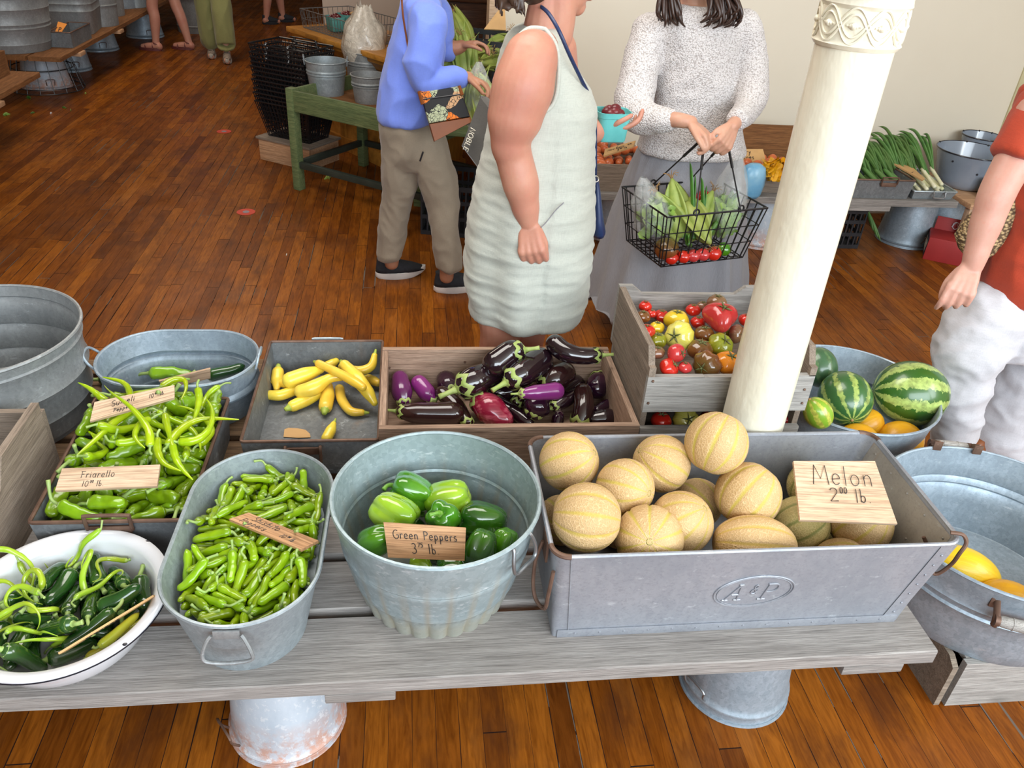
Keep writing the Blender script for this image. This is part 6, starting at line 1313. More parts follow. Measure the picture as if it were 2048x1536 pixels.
# varnished counter
p0 = W(571, 52, .78); p1 = W(760, 112, .78); u = (p1 - p0); u.z = 0; u.normalize(); m = rotframe((p0.x, p0.y, 0), (u.x, u.y))
ct = thing('wooden_counter', 'orange varnished wooden counter with moulded top edge behind the pails', 'counter', m.translation, math.atan2(u.y, u.x)); CM = m
LC, WC = 1.55, .62
obj('counter_top', B().box((LC / 2, WC / 2, .762), (LC, WC, .036), bev=.008), 'oak', ct, False)
b = B(); rg = []
for ins_, z in ((.02, .745), (.028, .728), (.03, .715), (.05, .700), (.072, .672), (.085, .655), (.10, .648), (.10, .630)):
    rg.append([Vector((ins_, ins_, z)), Vector((LC - ins_, ins_, z)), Vector((LC - ins_, WC - ins_, z)), Vector((ins_, WC - ins_, z))])
b.rings(rg); obj('cornice', b, 'oak', ct, False)
obj('body', B().box((LC / 2, WC / 2, .32), (LC - .22, WC - .22, .64)), 'oak', ct, False)
for x0, w in ((.11, .07), (.52, .06), (.95, .06), (1.38, .06)): obj('stile', B().box((x0 + w / 2, .104, .32), (w, .018, .62), bev=.002), 'oak', ct, False)
obj('plinth', B().box((LC / 2, WC / 2, .05), (LC - .18, WC - .18, .10), bev=.004), 'oak', ct, False)
# grey wire tray on the counter with punnets
wb = CM @ Matrix.Translation((.50, .28, .783))
wire_basket('wire_tray', 'long grey wire tray on the varnished counter with punnets of red potatoes', wb, .80, .42, .125, .012, 'wire', 22, 10, 2, .0018, .0034, handle=False)
def punnet(label, m, sx, sy, h, mat='turqdull', fill=None, n=9, flabel='', fgroup='', seed=1, fr=.021):
    t = bpy.data.objects.new('punnet', None); COL.objects.link(t); t.matrix_basis = m; t.empty_display_size = .05; tag(t, label, 'punnet', 'turquoise punnets on the counter' if mat == 'turqdull' else None)
    b = B(); pr = [(0, 0), (.004, .004), (.012, h * .8), (.015, h * .82), (.017, h)]; vessel(b, sx / 2 - .015, sy / 2 - .015, pr, 40, 'rr', .012, .003); obj('box', b, mat, t, False)
    b = B()
    for e in range(3):
        x = (e - 1) * sx * .25; b.box((x, -sy / 2 + .0115, h * .28), (.007, .0022, h * .36)); b.box((x, sy / 2 - .0115, h * .28), (.007, .0022, h * .36))
    obj('slots', b, 'blackplastic', t, False)
    rr = random.Random(seed)
    if fill:
        for i in range(n):
            a = i * 2.4; q = math.sqrt((i + .5) / n); p = Vector((cos(a) * q * (sx / 2 - fr - .006), sin(a) * q * (sy / 2 - fr - .006), h * .86 + .016 * (1 - q) + rr.uniform(0, .004)))
            bb = B(); s_ = fr * rr.uniform(.85, 1.1); bb.ball((0, 0, 0), (s_, s_ * rr.uniform(.85, 1.1), s_ * .92), 12, 8)
            o = obj('red_potato', bb, fill, None, False, angle=None); o.matrix_basis = m @ Matrix.Translation(p) @ Euler((rr.uniform(0, 6), rr.uniform(0, 6), 0)).to_matrix().to_4x4(); tag(o, flabel, 'potato', fgroup)
    return t
for i, (x, y, rz, lb) in enumerate(((.26, .36, .1, 'dull turquoise punnet at the left of the wire tray, partly behind another'), (.33, .22, -.15, 'front turquoise punnet of red potatoes in the wire tray'), (.54, .34, .05, 'turquoise punnet under the tan card in the wire tray'), (.71, .24, .1, 'turquoise punnet next to the blue sweatshirt in the wire tray'))):
    punnet(lb, CM @ Matrix.Translation((x, y, .788)) @ Matrix.Rotation(rz, 4, 'Z'), .135, .115, .095, 'turqdull', 'plum', 10, 'dark red potato heaped in a punnet on the varnished counter', 'red potatoes in the counter punnets', i)
mq = CM @ Vector((.50, .30, .92)); sign('price_card', 'tan card lying on the red potatoes in the wire tray', [mq + CM.to_3x3() @ Vector(q) for q in ((-.05, -.04, .0), (.07, -.05, .0), (.09, .03, .025), (-.04, .04, .025))], 'signtan', [])

# dark cabinet in the far corner
p = WY(868, 60, 6.7); cb = thing('cabinet', 'dark brown panelled cabinet in the far corner behind the corn', 'cabinet', (p.x + .45, 6.95, 0)); 
obj('body', B().box((0, 0, .75), (1.0, .46, 1.5)), 'cabinet', cb, False); obj('cabinet_top', B().box((0, -.01, 1.0), (1.04, .50, .05), bev=.01), 'cabinet', cb, False)
for x in (-.25, .25): obj('door', B().box((x, -.235, .5), (.44, .02, .84), bev=.006), 'cabinet', cb, False)

# black crates of corn on a second green stand
def slot_crate(name, label, m, L, Wd, H, group=None):
    t = bpy.data.objects.new(name, None); COL.objects.link(t); t.matrix_basis = m; t.empty_display_size = .05; tag(t, label, 'crate', group)
    x, y = L / 2, Wd / 2
    def side(a, c, nm):
        b = B(); a, c = Vector(a), Vector(c); d = (c - a); n = max(5, int(d.length / .035)); rot = (0, 0, math.atan2(d.y, d.x)); md = (a + c) / 2
        for z, hh in ((.012, .024), (H * .36, .022), (H * .68, .022), (H - .014, .028)): b.box(md + Vector((0, 0, z)), (d.length, .012, hh), rot)
        for i in range(n + 1): b.box(a.lerp(c, i / n) + Vector((0, 0, H / 2)), (.010, .009, H), rot)
        obj(nm, b, 'blackplastic', t, False)
    for a, c in (((-x, -y, 0), (x, -y, 0)), ((x, -y, 0), (x, y, 0)), ((x, y, 0), (-x, y, 0)), ((-x, y, 0), (-x, -y, 0))): side(a, c, 'slotted_side')
    obj('bottom', B().box((0, 0, .006), (L, Wd, .012)), 'blackplastic', t, False); return t
gs = thing('green_table', 'second green stand behind the blue sweatshirt, carrying the black crates of corn', 'table', (.40, 4.60, 0), -.20)
for x in (-.40, .40):
    for y in (-.27, .27): obj('leg', B().box((x, y, .31), (.055, .055, .62), bev=.004), 'greenpaint', gs, False)
obj('table_top', B().box((0, 0, .63), (.9, .62, .03), bev=.004), 'greenpaint', gs, False)
slot_crate('plastic_crate', 'lower black slotted plastic crate on the second green stand, under the corn crate', Matrix.Translation((.42, 4.62, .647)) @ Matrix.Rotation(-.25, 4, 'Z'), .56, .40, .22, 'black plastic crates')
cm1 = Matrix.Translation((.44, 4.68, .868)) @ Matrix.Rotation(-.30, 4, 'Z'); slot_crate('plastic_crate', 'upper black slotted plastic crate full of corn ears behind the dress', cm1, .56, .38, .20, 'black plastic crates')
slot_crate('plastic_crate', 'black plastic crate on the floor under the second green stand', Matrix.Translation((.38, 4.60, .001)) @ Matrix.Rotation(-.20, 4, 'Z'), .55, .38, .30, 'black plastic crates')
def leaf_blade(b, P, w, n=7, flat=.14, up=None):
    Q = bez(P, n); k = len(Q) - 1; b.tube(Q, [max(.0006, w * (math.sin(PI * min(1, .12 + i / k * .95)) ** .7)) for i in range(k + 1)], 6, flat=flat, up=up)
def corn_ear(seed, smooth=False):
    rr = random.Random(seed); b = B(); L = .21
    b.tube([(0, 0, z * L) for z in (0, .06, .2, .45, .7, .88, 1.0)], [.012, .026, .034, .035, .029, .017, .005], 14)
    if smooth:
        for k in range(4):
            a = k * 1.6; d = Vector((cos(a), sin(a), 0)); leaf_blade(b, [d * .020, d * .0365 + Vector((0, 0, L * .3)), d * .034 + Vector((0, 0, L * .6)), d * .014 + Vector((0, 0, L * .96))], .030, up=d, flat=.10)
    for k in range(0 if smooth else 6):
        a = k * 1.05 + rr.uniform(0, .4); d = Vector((cos(a), sin(a), 0)); ln = rr.uniform(.8, 1.25)
        leaf_blade(b, [d * .018, d * .034 + Vector((0, 0, L * .35)), d * .030 + Vector((0, 0, L * .72)), d * (rr.uniform(.012, .03) if k < 4 else rr.uniform(.04, .09)) + Vector((0, 0, L * (.98 if k < 4 else 1.12) * ln))], .026 if k < 4 else .013, up=d)
    s = B()
    for k in range(9): a = k * .7; s.tube(bez([Vector((0, 0, L * .95)), Vector((cos(a) * .012, sin(a) * .012, L * 1.08)), Vector((cos(a) * .03, sin(a) * .03, L * (1.08 + .05 * sin(k))))], 3), .0012, 4)
    return b, s
CORN = []
for k in range(4):
    b, s = corn_ear(k, k == 3); o = obj('corn_ear', b, 'husk', None, False, angle=None); obj('silk', s, 'silk', o, False, angle=None); CORN.append(o)
_cu = {}
def corn(k, m, label, group=None):
    if k not in _cu: _cu[k] = 1; o = CORN[k]; o.matrix_basis = m
    else: o = dup(CORN[k], m)
    tag(o, label, 'corn', group)
    if not group and 'group' in o: del o['group']
    return o
rr = random.Random(8)
for i in range(16):
    x, y = -.22 + .11 * (i % 5) + rr.uniform(-.02, .02), -.12 + .085 * (i // 5 % 4) + rr.uniform(-.02, .02)
    ax = Vector((rr.uniform(-.9, .9), rr.uniform(-.6, .3), rr.uniform(-.05, .35)))
    corn(i % 3, cm1 @ Matrix.Translation((x, y, .07 + .05 * (i // 8) + rr.uniform(0, .02))) @ frame_z(ax, i), 'green husked corn ear standing in the black crate behind the dress', 'corn ears in the black crate')
pc = WY(990, 50, 5.05); sign('price_card', 'tan card standing in the corn crate beside the dark hair', [WY(968, 58, 4.52), WY(1012, 60, 4.52), WY(1010, 15, 4.60), WY(1000, 16, 4.60)], 'signtan', [])

# ------------------------------------------------------------------ bench along the back wall
bb = thing('wall_bench', 'grey low bench along the cream wall with trays of leeks and scallions', 'bench', (2.2, 4.45, 0)); ZB = .372
for i, (y0, y1) in enumerate(((4.17, 4.34), (4.36, 4.53), (4.55, 4.72))):
    b = B(); plank(b, .75, 3.17, y0, y1, ZB - .036, ZB, 30 + i); obj('plank', b, 'bench', bb)
obj('batten', B().box((2.62, 4.43, ZB - .052), (.28, .52, .03), bev=.003), 'bench', bb)
for (px, py, lab, mt, rt) in ((1805, 480, 'upturned galvanized bucket with wire lugs under the end of the wall bench', 'galvblue', .165), (1510, 480, 'upturned white bucket under the wall bench behind the wire shopping basket', 'whitebucket', .16), (1212, 465, 'upturned white bucket under the wall bench between dress and grey skirt', 'whitebucket', .15)):
    p = W(px, py, 0); p.y = max(p.y, 4.38); pail('bucket_leg', lab, 'bucket', (p.x, p.y, 0), rt * .78, rt, .334, mt, True, rotz=R(-75), beads=(.93,), group='upturned buckets under the wall bench')
pail('bucket_leg', 'upturned dark bluish bucket standing behind the one at the bench end', 'bucket', (3.42, 4.62, 0), .14, .18, .335, 'galvblue', True, rotz=.3, lugs=False, beads=(.93,), group='upturned buckets under the wall bench')
t1 = pan('steel_pan', 'deep dark steel pan of leeks on the wall bench', (2.50, 4.185), (2.868, 4.185), (2.868, 4.66), (2.50, 4.66), ZB + .001, ZB + .112, .012, 'galvdark', 'rust')
bar_handle(t1, (2.66, 4.183, ZB + .10), (2.755, 4.183, ZB + .10), (0, -1, 0), 0, .03)
t2 = pan('steel_pan', 'shallow grey steel pan of scallions at the end of the wall bench', (2.882, 4.185), (3.150, 4.185), (3.150, 4.62), (2.882, 4.62), ZB + .001, ZB + .052, .018, 'galv', 'galv')
bar_handle(t2, (3.0, 4.186, ZB + .05), (3.07, 4.186, ZB + .05), (0, -1, 0), 0, -.03, 'wire', plate=False)
def leek(seed, p0, p1, spread, w, label, group, name, mat='leek', nl=5, lift=.06, shank=.25):
    rr = random.Random(seed); p0, p1 = Vector(p0), Vector(p1); d = p1 - p0; b = B(); c = (p0 + p1) / 2; sdv = Vector((-d.y, d.x, 0)).normalized()
    k = p0 + d * shank
    for i in range(nl):
        f = (i - (nl - 1) / 2) / nl; e = p0 + d * rr.uniform(.75, 1.08) + sdv * f * spread + Vector((0, 0, rr.uniform(.0, lift)))
        leaf_blade(b, [k, k.lerp(e, .4) + Vector((0, 0, lift * .45)), k.lerp(e, .75) + Vector((0, 0, lift * .5)), e], w, flat=.3, up=(0, 0, 1))
    o = obj(name, b, mat, None, loc=c, angle=None); tag(o, label, 'vegetable', group)
    s = B(); s.tube(bez([p0, p0.lerp(k, .5), k + d * .08], 4), [w * .7, w * .95] + [w * .85] * 7, 9); obj('shank', s, 'leekwhite' if name == 'scallion' else mat, o, True, angle=None); return o
rr = random.Random(4)
for i in range(14):
    x = 2.535 + .022 * i; leek(i, (x + rr.uniform(-.01, .03), 4.22 + rr.uniform(0, .05), ZB + .045 + .018 * (i % 3)), (x - .02 + rr.uniform(-.03, .01), 4.66, ZB + .13 + .025 * (i % 3)), .08, .015, 'long dark green leek lying in the deep pan on the wall bench', 'leeks in the deep pan', 'leek', nl=4)
for i in range(13):
    x = 2.905 + .018 * i; leek(40 + i, (x + rr.uniform(-.01, .02), 4.225 + rr.uniform(0, .07), ZB + .03 + .014 * (i % 3)), (x - .07 + rr.uniform(-.05, .05), 4.68, ZB + .17 + .03 * (i % 3)), .09, .0125, 'scallion with white root end lying in the shallow pan', 'scallions in the shallow pan', 'scallion', nl=4, lift=.09, shank=.28)
sign('price_card', 'tan card slanting between the leeks and the scallions', [WY(1845, 360, 4.22), WY(1850, 357, 4.25), WY(1818, 328, 4.45), WY(1787, 327, 4.43)], 'signtan', [('Leeks', .2, .4, .02)], ink=.001)
def basin2(name, label, c, R0, h, group):
    t = thing(name, label, 'pot', c, 0, group); b = B(); pr = [(0, 0), (.012, .006), (.03, .03)] + [(.03 + (.05) * i / 6, .03 + (h - .03) * i / 6) for i in range(1, 7)]
    vessel(b, R0 - .08, R0 - .08, pr, 56); obj('body', b, 'enamelb', t, False); b = B(); rim_tube(b, R0 - .08, R0 - .08, .081, h, .004, 56); obj('rim_line', b, 'enamelk', t, False)
    b = B()
    for i, (a, z) in enumerate(((3.6, .17), (4.4, .12), (5.0, .2), (1.2, h), (2.2, h), (.6, h))): q = R0 - .08 + .03 + .05 * max(0, (z - .03) / (h - .03)); b.ball((cos(a) * q, sin(a) * q, z), .007, 7, 4)
    obj('chips', b, 'enamelk', t, False); return t
p = WY(1925, 350, 4.62); TB2 = thing('stool', 'low wooden stool at the right end of the wall bench, under the enamel pot', 'stool', (3.58, 4.5, 0))
obj('seat', B().box((0, 0, .335), (.62, .62, .03), bev=.004), 'palewood', TB2, False)
for x in (-.27, .27):
    for y in (-.27, .27): obj('leg', B().box((x, y, .16), (.045, .045, .32), bev=.003), 'sign', TB2, False)
basin2('enamel_pot', 'large grey-blue enamel pot with chipped rim in the back corner', (3.44, 4.56, .351), .212, .215, 'grey-blue enamel pots')
basin2('enamel_pot', 'second grey-blue enamel pot behind the large one, by the right wall', (3.68, 4.84, .351), .13, .235, 'grey-blue enamel pots')
bx = thing('metal_box', 'dark rusty metal box beside the grey-blue pot', 'box', (3.53, 4.235, .351), .12); obj('body', B().box((0, 0, .06), (.26, .22, .12), bev=.006), 'galvdark', bx, False); obj('handle', B().tube(bez([Vector((-.03, -.112, .07)), Vector((-.03, -.125, .05)), Vector((.03, -.125, .05)), Vector((.03, -.112, .07))], 4), .004, 6), 'rust', bx, False)
slot_crate('plastic_crate', 'black slotted plastic crate under the wall bench, holding leek tops', Matrix.Translation((2.46, 4.55, .001)), .56, .40, .25, 'black plastic crates')
leek(90, (2.30, 4.5, .275), (2.72, 4.42, .285), .10, .02, 'leek lying on the black crate under the wall bench', None, 'leek', lift=.02)
leek(91, (2.72, 4.40, .29), (2.80, 4.25, .10), .05, .012, 'drooping leek leaf hanging at the corner of the black crate', None, 'leek', lift=.0, nl=3)
# red patterned box on the floor
p = W(1893, 528, 0); rb = thing('red_box', 'red cardboard box with black and cream chevrons on the floor by the bench end', 'box', (p.x + .03, p.y + .1, 0), -.55)
obj('body', B().box((0, 0, .07), (.22, .20, .14), bev=.004), 'redcloth', rb, False); obj('lid', B().box((.02, .10, .165), (.22, .012, .10), rot=(-.25, 0, 0), bev=.003), 'redcloth', rb, False)
obj('black_panel', B().box((-.111, 0, .07), (.004, .18, .10)), 'blackplastic', rb, False)
b = B()
for i in range(6): b.box((-.1135, -.07 + i * .028, .07), (.002, .008, .07), rot=(.5 if i < 3 else -.5, 0, 0))
obj('chevrons', b, 'ltext', rb, False)
b = B(); b.tube([Vector((.02 + cos(a) * .016, .088 - .002, .18 + sin(a) * .022)) for a in [2 * PI * i / 20 for i in range(20)]], .002, 5, closed=True); b.tube([Vector((.0, .087, .17)), Vector((.02, .087, .20)), Vector((.04, .087, .165))], .002, 5); obj('emblem', b, 'white', rb, False)

# between the two women: crate of small tomatoes, sign and carton
t = thing('wooden_crate', 'brown wooden crate of small orange-red tomatoes between dress and grey skirt', 'crate', (1.05, 4.45, ZB)); x0, x1, y0, y1 = .78, 1.32, 4.20, 4.62
for a, c, nm, iw in (((x0, y0), (x1, y0), 'front_board', (0, 1, 0)), ((x0, y1), (x1, y1), 'back_board', (0, -1, 0))): board(t, a, c, ZB + .001, ZB + .15, .016, 'crate', nm, iw)
for xa, s in ((x0, 1), (x1, -1)): board(t, (xa, y0 + .016), (xa, y1 - .016), ZB + .001, ZB + .15, .016, 'crate', 'end_board', (s, 0, 0))
obj('bottom', B().box((1.05, 4.41, ZB + .05), (.52, .40, .06)), 'crate', t)
rr = random.Random(12); RT = None
for i in range(46):
    x, y = .82 + .058 * (i % 9) + rr.uniform(-.01, .01), 4.245 + .07 * (i // 9 % 5) + rr.uniform(-.01, .01); z = ZB + .115 + .03 * (i // 27) + rr.uniform(0, .02); m = Matrix.Translation((x, y, z)) @ Euler((rr.uniform(0, 6), rr.uniform(0, 6), 0)).to_matrix().to_4x4()
    if RT is None:
        b = B(); b.ball((0, 0, 0), (.030, .027, .034), 14, 9); RT = obj('small_tomato', b, 'romatom', None, False, angle=None); RT.matrix_basis = m; o = RT
    else: o = dup(RT, m)
    s_ = rr.uniform(.7, 1.15); o.scale = (s_,) * 3; tag(o, 'small orange-red tomato in the brown crate between dress and skirt', 'tomato', 'small tomatoes in the wall bench crate')
sign('price_card', 'tan sign with two written lines slanting over the small tomatoes', [WY(1207, 312, 4.3), WY(1266, 293, 4.3), WY(1271, 281, 4.38), WY(1210, 298, 4.38)], 'signtan', [('New Early Tom', .12, .5, .03), ('3^00^ lb', .45, .1, .024)], ink=.0012)
p = WY(1210, 292, 4.56); cb_ = thing('egg_carton', 'grey moulded carton behind the tan sign by the wall', 'carton', (p.x, 4.68, ZB + .10)); obj('tray', B().box((0, 0, .05), (.26, .10, .10), bev=.02), 'pulp', cb_, False)
obj('support', B().box((0, 0, -.05), (.24, .09, .1)), 'crate', cb_, False)
# right of the skirt: brown box, red tomatoes, sign
t = thing('wooden_box', 'tall brown wooden box against the wall left of the column', 'crate', (2.02, 4.45, ZB)); x0, x1, y0, y1 = 1.70, 2.36, 4.25, 4.70
board(t, (x0, y0), (x1, y0), ZB + .001, ZB + .12, .016, 'crate', 'front_board', (0, 1, 0)); board(t, (x0, y1), (x1, y1), ZB + .001, ZB + .27, .016, 'benchbrown', 'back_board', (0, -1, 0))
for xa, s in ((x0, 1), (x1, -1)): board(t, (xa, y0 + .016), (xa, y1 - .016), ZB + .001, ZB + .15, .016, 'crate', 'end_board', (s, 0, 0))
obj('bottom', B().box((2.03, 4.475, ZB + .04), (.62, .41, .06)), 'crate', t)
for i in range(26):
    x, y = 1.75 + .062 * (i % 9), 4.30 + .09 * (i // 9); b = B(); m = Matrix.Translation((x, y, ZB + .105 + rr.uniform(0, .02)))
    o = dup(RT, m, 'small red tomato in the tall brown box left of the column', 'small tomatoes in the tall brown box'); o.scale = (1, 1, 1)
sign('price_card', 'tan sign in three lines standing right of the white sweater', [WY(1462, 332, 4.40), WY(1534, 329, 4.40), WY(1526, 298, 4.50), WY(1462, 298, 4.50)], 'signtan', [('Cherry', .08, .68, .032), ('Tomatoes', .02, .36, .030), ('pints', .22, .06, .030)], ink=.0014)

# ------------------------------------------------------------------ the long bench at the left
lb = thing('wall_bench', 'long brown bench running back along the left side, crowded with metal tubs', 'bench', (-3.05, 9.3, 0))
for i, (x0, x1) in enumerate(((-3.52, -3.26), (-3.24, -2.98), (-2.96, -2.72))):
    b = B(); plank(b, 7.05, 12.2, -x1, -x0, .345, .38, 50 + i); b.v = [Vector((-p.y, p.x, p.z)) for p in b.v]; obj('plank', b, 'benchbrowny', lb)
for y in (7.5, 8.6, 9.8, 11.2): obj('batten', B().box((-3.1, y, .33), (.80, .12, .03), bev=.003), 'palewood', lb)
lb2 = thing('wall_bench', 'short brown bench at the left edge carrying a wooden crate', 'bench', (-3.1, 5.9, 0))
for i, (x0, x1) in enumerate(((-3.52, -3.26), (-3.24, -2.98), (-2.96, -2.68))):
    b = B(); plank(b, 4.4, 6.52, -x1, -x0, .345, .38, 60 + i); b.v = [Vector((-p.y, p.x, p.z)) for p in b.v]; obj('plank', b, 'benchbrowny', lb2)
for y in (4.9, 5.75): obj('batten', B().box((-3.08, y, .33), (.86, .12, .03), bev=.003), 'palewood', lb2)
t = thing('wooden_crate', 'brown wooden crate on the short bench at the left edge', 'crate', (-3.1, 6.2, .381)); x0, x1, y0, y1 = -3.42, -2.84, 5.75, 6.42
for a, c, nm, iw in (((x0, y0), (x1, y0), 'front_board', (0, 1, 0)), ((x0, y1), (x1, y1), 'back_board', (0, -1, 0))): board(t, a, c, .381, .54, .018, 'benchbrown', nm, iw)
for xa, s in ((x0, 1), (x1, -1)): board(t, (xa, y0 + .018), (xa, y1 - .018), .381, .54, .018, 'benchbrown', 'end_board', (s, 0, 0))
obj('bottom', B().box((-3.13, 6.085, .39), (.57, .66, .012)), 'benchbrown', t)
t = thing('wash_tub', 'big round galvanized tub with leaves on top, first on the long left bench', 'tub', (-3.19, 7.36, .381)); b = B(); h = .40
pr = [(0, 0), (.003, .01), (.012, .055), (.015, .062), (.012, .07), (.03, .17), (.036, .18), (.03, .19), (.032, .2), (.038, .21), (.033, .22), (.045, .31), (.05, .318), (.046, .325), (.055, h)]
vessel(b, .285, .285, pr, 64); obj('body', b, 'galvold', t, False); b = B(); rim_tube(b, .285, .285, .056, h, .006, 64); obj('rim', b, 'galvold', t, False)
rr = random.Random(2)
for k in range(16):
    b = B(); a = rr.uniform(0, 6.28); q = rr.uniform(.02, .22); c = Vector((-3.19 + cos(a) * q, 7.36 + sin(a) * q, .381 + h - .02)); d = Vector((cos(a + rr.uniform(-1, 1)), sin(a + rr.uniform(-1, 1)), .2))
    for j in range(4):
        dj = Matrix.Rotation(j * 1.5 + k, 3, 'Z') @ d; leaf_blade(b, [c, c + dj * .05 + Vector((0, 0, .06)), c + dj * .11 + Vector((0, 0, .07)), c + dj * .16 + Vector((0, 0, .05))], .04, 5, .12, (0, 0, 1))
    o = obj('leafy_green', b, 'lettuce' if k % 2 else 'leafdark', None, loc=c, angle=None); tag(o, 'leafy green bunch on top of the big tub at the left', 'vegetable', 'leafy bunches in the big left tub')
t = thing('rectangular_wash_tub', 'square-cornered galvanized wash tub with three beads on the long left bench', 'tub', (-3.13, 8.42, .381), .12); b = B(); h = .36
pr = [(0, 0), (.002, .01), (.02, .18), (.026, .19), (.021, .2), (.024, .24), (.03, .25), (.026, .26), (.034, .30), (.04, .31), (.036, .32), (.04, h)]
vessel(b, .30, .42, pr, 48, 'rr', .10); obj('body', b, 'galvold', t, False); b = B(); b.tube([p + Vector((0, 0, h)) for p in outline(.34, .46, 48, 'rr', .14)], .006, 6, closed=True); obj('rim', b, 'galvold', t, False)
t = pan('steel_pan', 'small dark pan with orange card on the edge of the long left bench', (-2.92, 7.43), (-2.745, 7.43), (-2.745, 7.92), (-2.92, 7.92), .381, .50, .008, 'galvdark', 'rust')
sign('price_card', 'bright orange card with a dark mark in the small pan of the left bench', [WY(109, 68, 7.55), WY(122, 66, 7.6), WY(134, 48, 7.75), WY(116, 43, 7.72)], 'signorange', [('P', .4, .2, .06)], ink=.003)
for (px, py, z, rb_, rt, h, lab, mt) in ((200, 56, .381, .17, .19, .36, 'tall dull galvanized bucket behind the square wash tub', 'galvold'), (216, 36, .381, .15, .165, .40, 'tall galvanized bucket, second along the far end of the left bench', 'galvold'), (242, 20, .381, .155, .17, .40, 'tall galvanized bucket, third along the far end of the left bench', 'galvblue'), (272, 19, .381, .125, .13, .27, 'small bright pail near the end of the left bench', 'galv')):
    p = W(px, py, z); pail('metal_bucket', lab, 'bucket', (min(p.x - .05, -2.9), p.y + .2, z), rb_, rt, h, mt, lugs=False, beads=(.5, .9), n=40)
for (px, py, rt, lab) in ((95, 172, .20, 'upturned whitewashed bucket inside the wire hamper under the left bench'), (145, 138, .17, 'upturned bluish bucket with a rust patch under the left bench'), (199, 98, .19, 'upturned bluish bucket, second under the long left bench'), (291, 72, .20, 'upturned bluish bucket, farthest under the long left bench')):
    p = W(px, py, 0); pail('bucket_leg', lab, 'bucket', (p.x, p.y, 0), rt * .76, rt, .30, 'whitebucket' if px < 100 else 'galvblue', True, rotz=R(-60), beads=(.92,), group='upturned buckets under the left bench', n=40)
p = W(95, 175, 0); t = thing('wire_hamper', 'flared dark wire hamper standing on the floor around a bucket at the left', 'basket', (p.x, p.y, 0)); b = B()
for z, r in ((.005, .30), (.04, .29), (.18, .245), (.31, .215)): b.tube([(cos(a) * r, sin(a) * r, z) for a in [2 * PI * i / 40 for i in range(40)]], .005 if z > .1 else .004, 5, closed=True)
for k in range(18): a = 2 * PI * k / 18; b.tube([(cos(a) * .30, sin(a) * .30, 0), (cos(a) * .215, sin(a) * .215, .325)], .0032, 5)
obj('wires', b, 'blackwire', t, False)
p = W(385, 68, 0); pail('trash_can', 'tall dark ribbed metal can standing behind the bare legs', 'can', (p.x, p.y + .2, 0), .20, .235, .75, 'galvold', lugs=False, beads=(.1, .5, .9))

# floor stickers and scraps
for (px, py, lab) in ((492, 424, 'red oval floor sticker with grey centre, nearer one'), (448, 263, 'red oval floor sticker with grey centre, farther one')):
    p = W(px, py, .001); t = B(); t.lathe([(.054, 0), (.054, .0012), (.001, .0013)], 32); o = obj('floor_sticker', t, 'stickerred', None, False); o.location = p; tag(o, lab, 'sticker', 'floor stickers')
    t = B(); t.lathe([(.020, .0013), (.020, .002), (.001, .002)], 24); obj('centre_mark', t, 'stickergrey', o, False)
for i, (px, py, sz, mt, lab) in enumerate(((58, 196, .05, 'leafdark', 'pale green leaf scrap on the floor by the wire hamper'), (12, 230, .05, 'lettuce', 'leaf scrap on the floor at the left edge'), (128, 216, .035, 'leafdark', 'small dark green leaf on the floor right of the hamper'), (102, 227, .03, 'white', 'small white paper scrap on the left floor'), (171, 187, .03, 'lettuce', 'yellowish leaf bit on the open floor at left'), (66, 226, .03, 'leafdark', 'tiny leaf bit between the scraps at left'), (142, 221, .04, 'lettuce', 'thin curled leaf bit on the left floor'), (656, 356, .06, 'husk', 'green sprig on the floor under the green stand'), (573, 510, .022, 'ltext', 'small pale scrap on the open floor'))):
    p = W(px, py, .002); b = B(); rr = random.Random(i)
    for k in range(3 if sz > .04 else 1):
        a = rr.uniform(0, 6.28); d = Vector((cos(a), sin(a), 0)); leaf_blade(b, [p - d * sz * .4, p + Vector((0, 0, sz * .12)), p + d * sz * .4, p + d * sz * .7 + Vector((0, 0, sz * .1))], sz * .28, 5, .2, (0, 0, 1))
    o = obj('leaf_scrap' if mt != 'white' and mt != 'ltext' else 'paper_or_puddle', b, mt, None, loc=p, angle=None); tag(o, lab, 'scrap')
# ------------------------------------------------------------------ people
def mat_skin(name, c1, c2, red=(.60, .22, .16)):
    n = NT(name); o = n.obj()
    f = n.noise(o, 9, 5, .6); f2 = n.noise(o, 60, 3, .6); f3 = n.noise(o, 260, 2)
    col = n.mix(n.mr(f, .35, .68), c1, c2); col = n.mix(n.mr(f2, .55, .75, 0, .35), col, red)
    n.bump(n.math('ADD', f2, n.math('MULTIPLY', f3, .5)), .15, .002)
    return n.fin(col, .46, spec=.4, sss=.12)
M['skinpink'] = mat_skin('sun_pink_skin', (.56, .27, .185), (.50, .205, .145))
M['skinfair'] = mat_skin('fair_skin', (.60, .34, .235), (.54, .27, .18))
M['skinpale'] = mat_skin('pale_pink_skin', (.58, .325, .25), (.52, .26, .20))
M['skintan'] = mat_skin('tanned_skin', (.44, .215, .13), (.37, .165, .095), (.45, .15, .09))
def mat_cloth(name, c1, c2, thread=420, bump=.25, big=6, bigamt=.5, stretch=(1, 1, 1), rough=.85, sheen=.2, cross=True, dist=.0015):
    n = NT(name); o = n.scale(n.obj(), stretch)
    f = n.noise(o, big, 4)
    a = n.noise(n.scale(o, (1, 1, 12)), thread / 8, 2); b_ = n.noise(n.scale(o, (10, 10, .8)), thread / 8, 2)
    t = n.math('ADD', a, b_) if cross else b_
    col = n.mix(n.mr(f, .35, .7, 0, bigamt), c1, c2); col = n.mix(n.mr(t, .85 if cross else .4, 1.25 if cross else .7, 0, .5), col, tuple(x * .78 for x in c1))
    n.bump(t, bump, dist)
    return n.fin(col, rough, spec=.2, sheen=sheen)
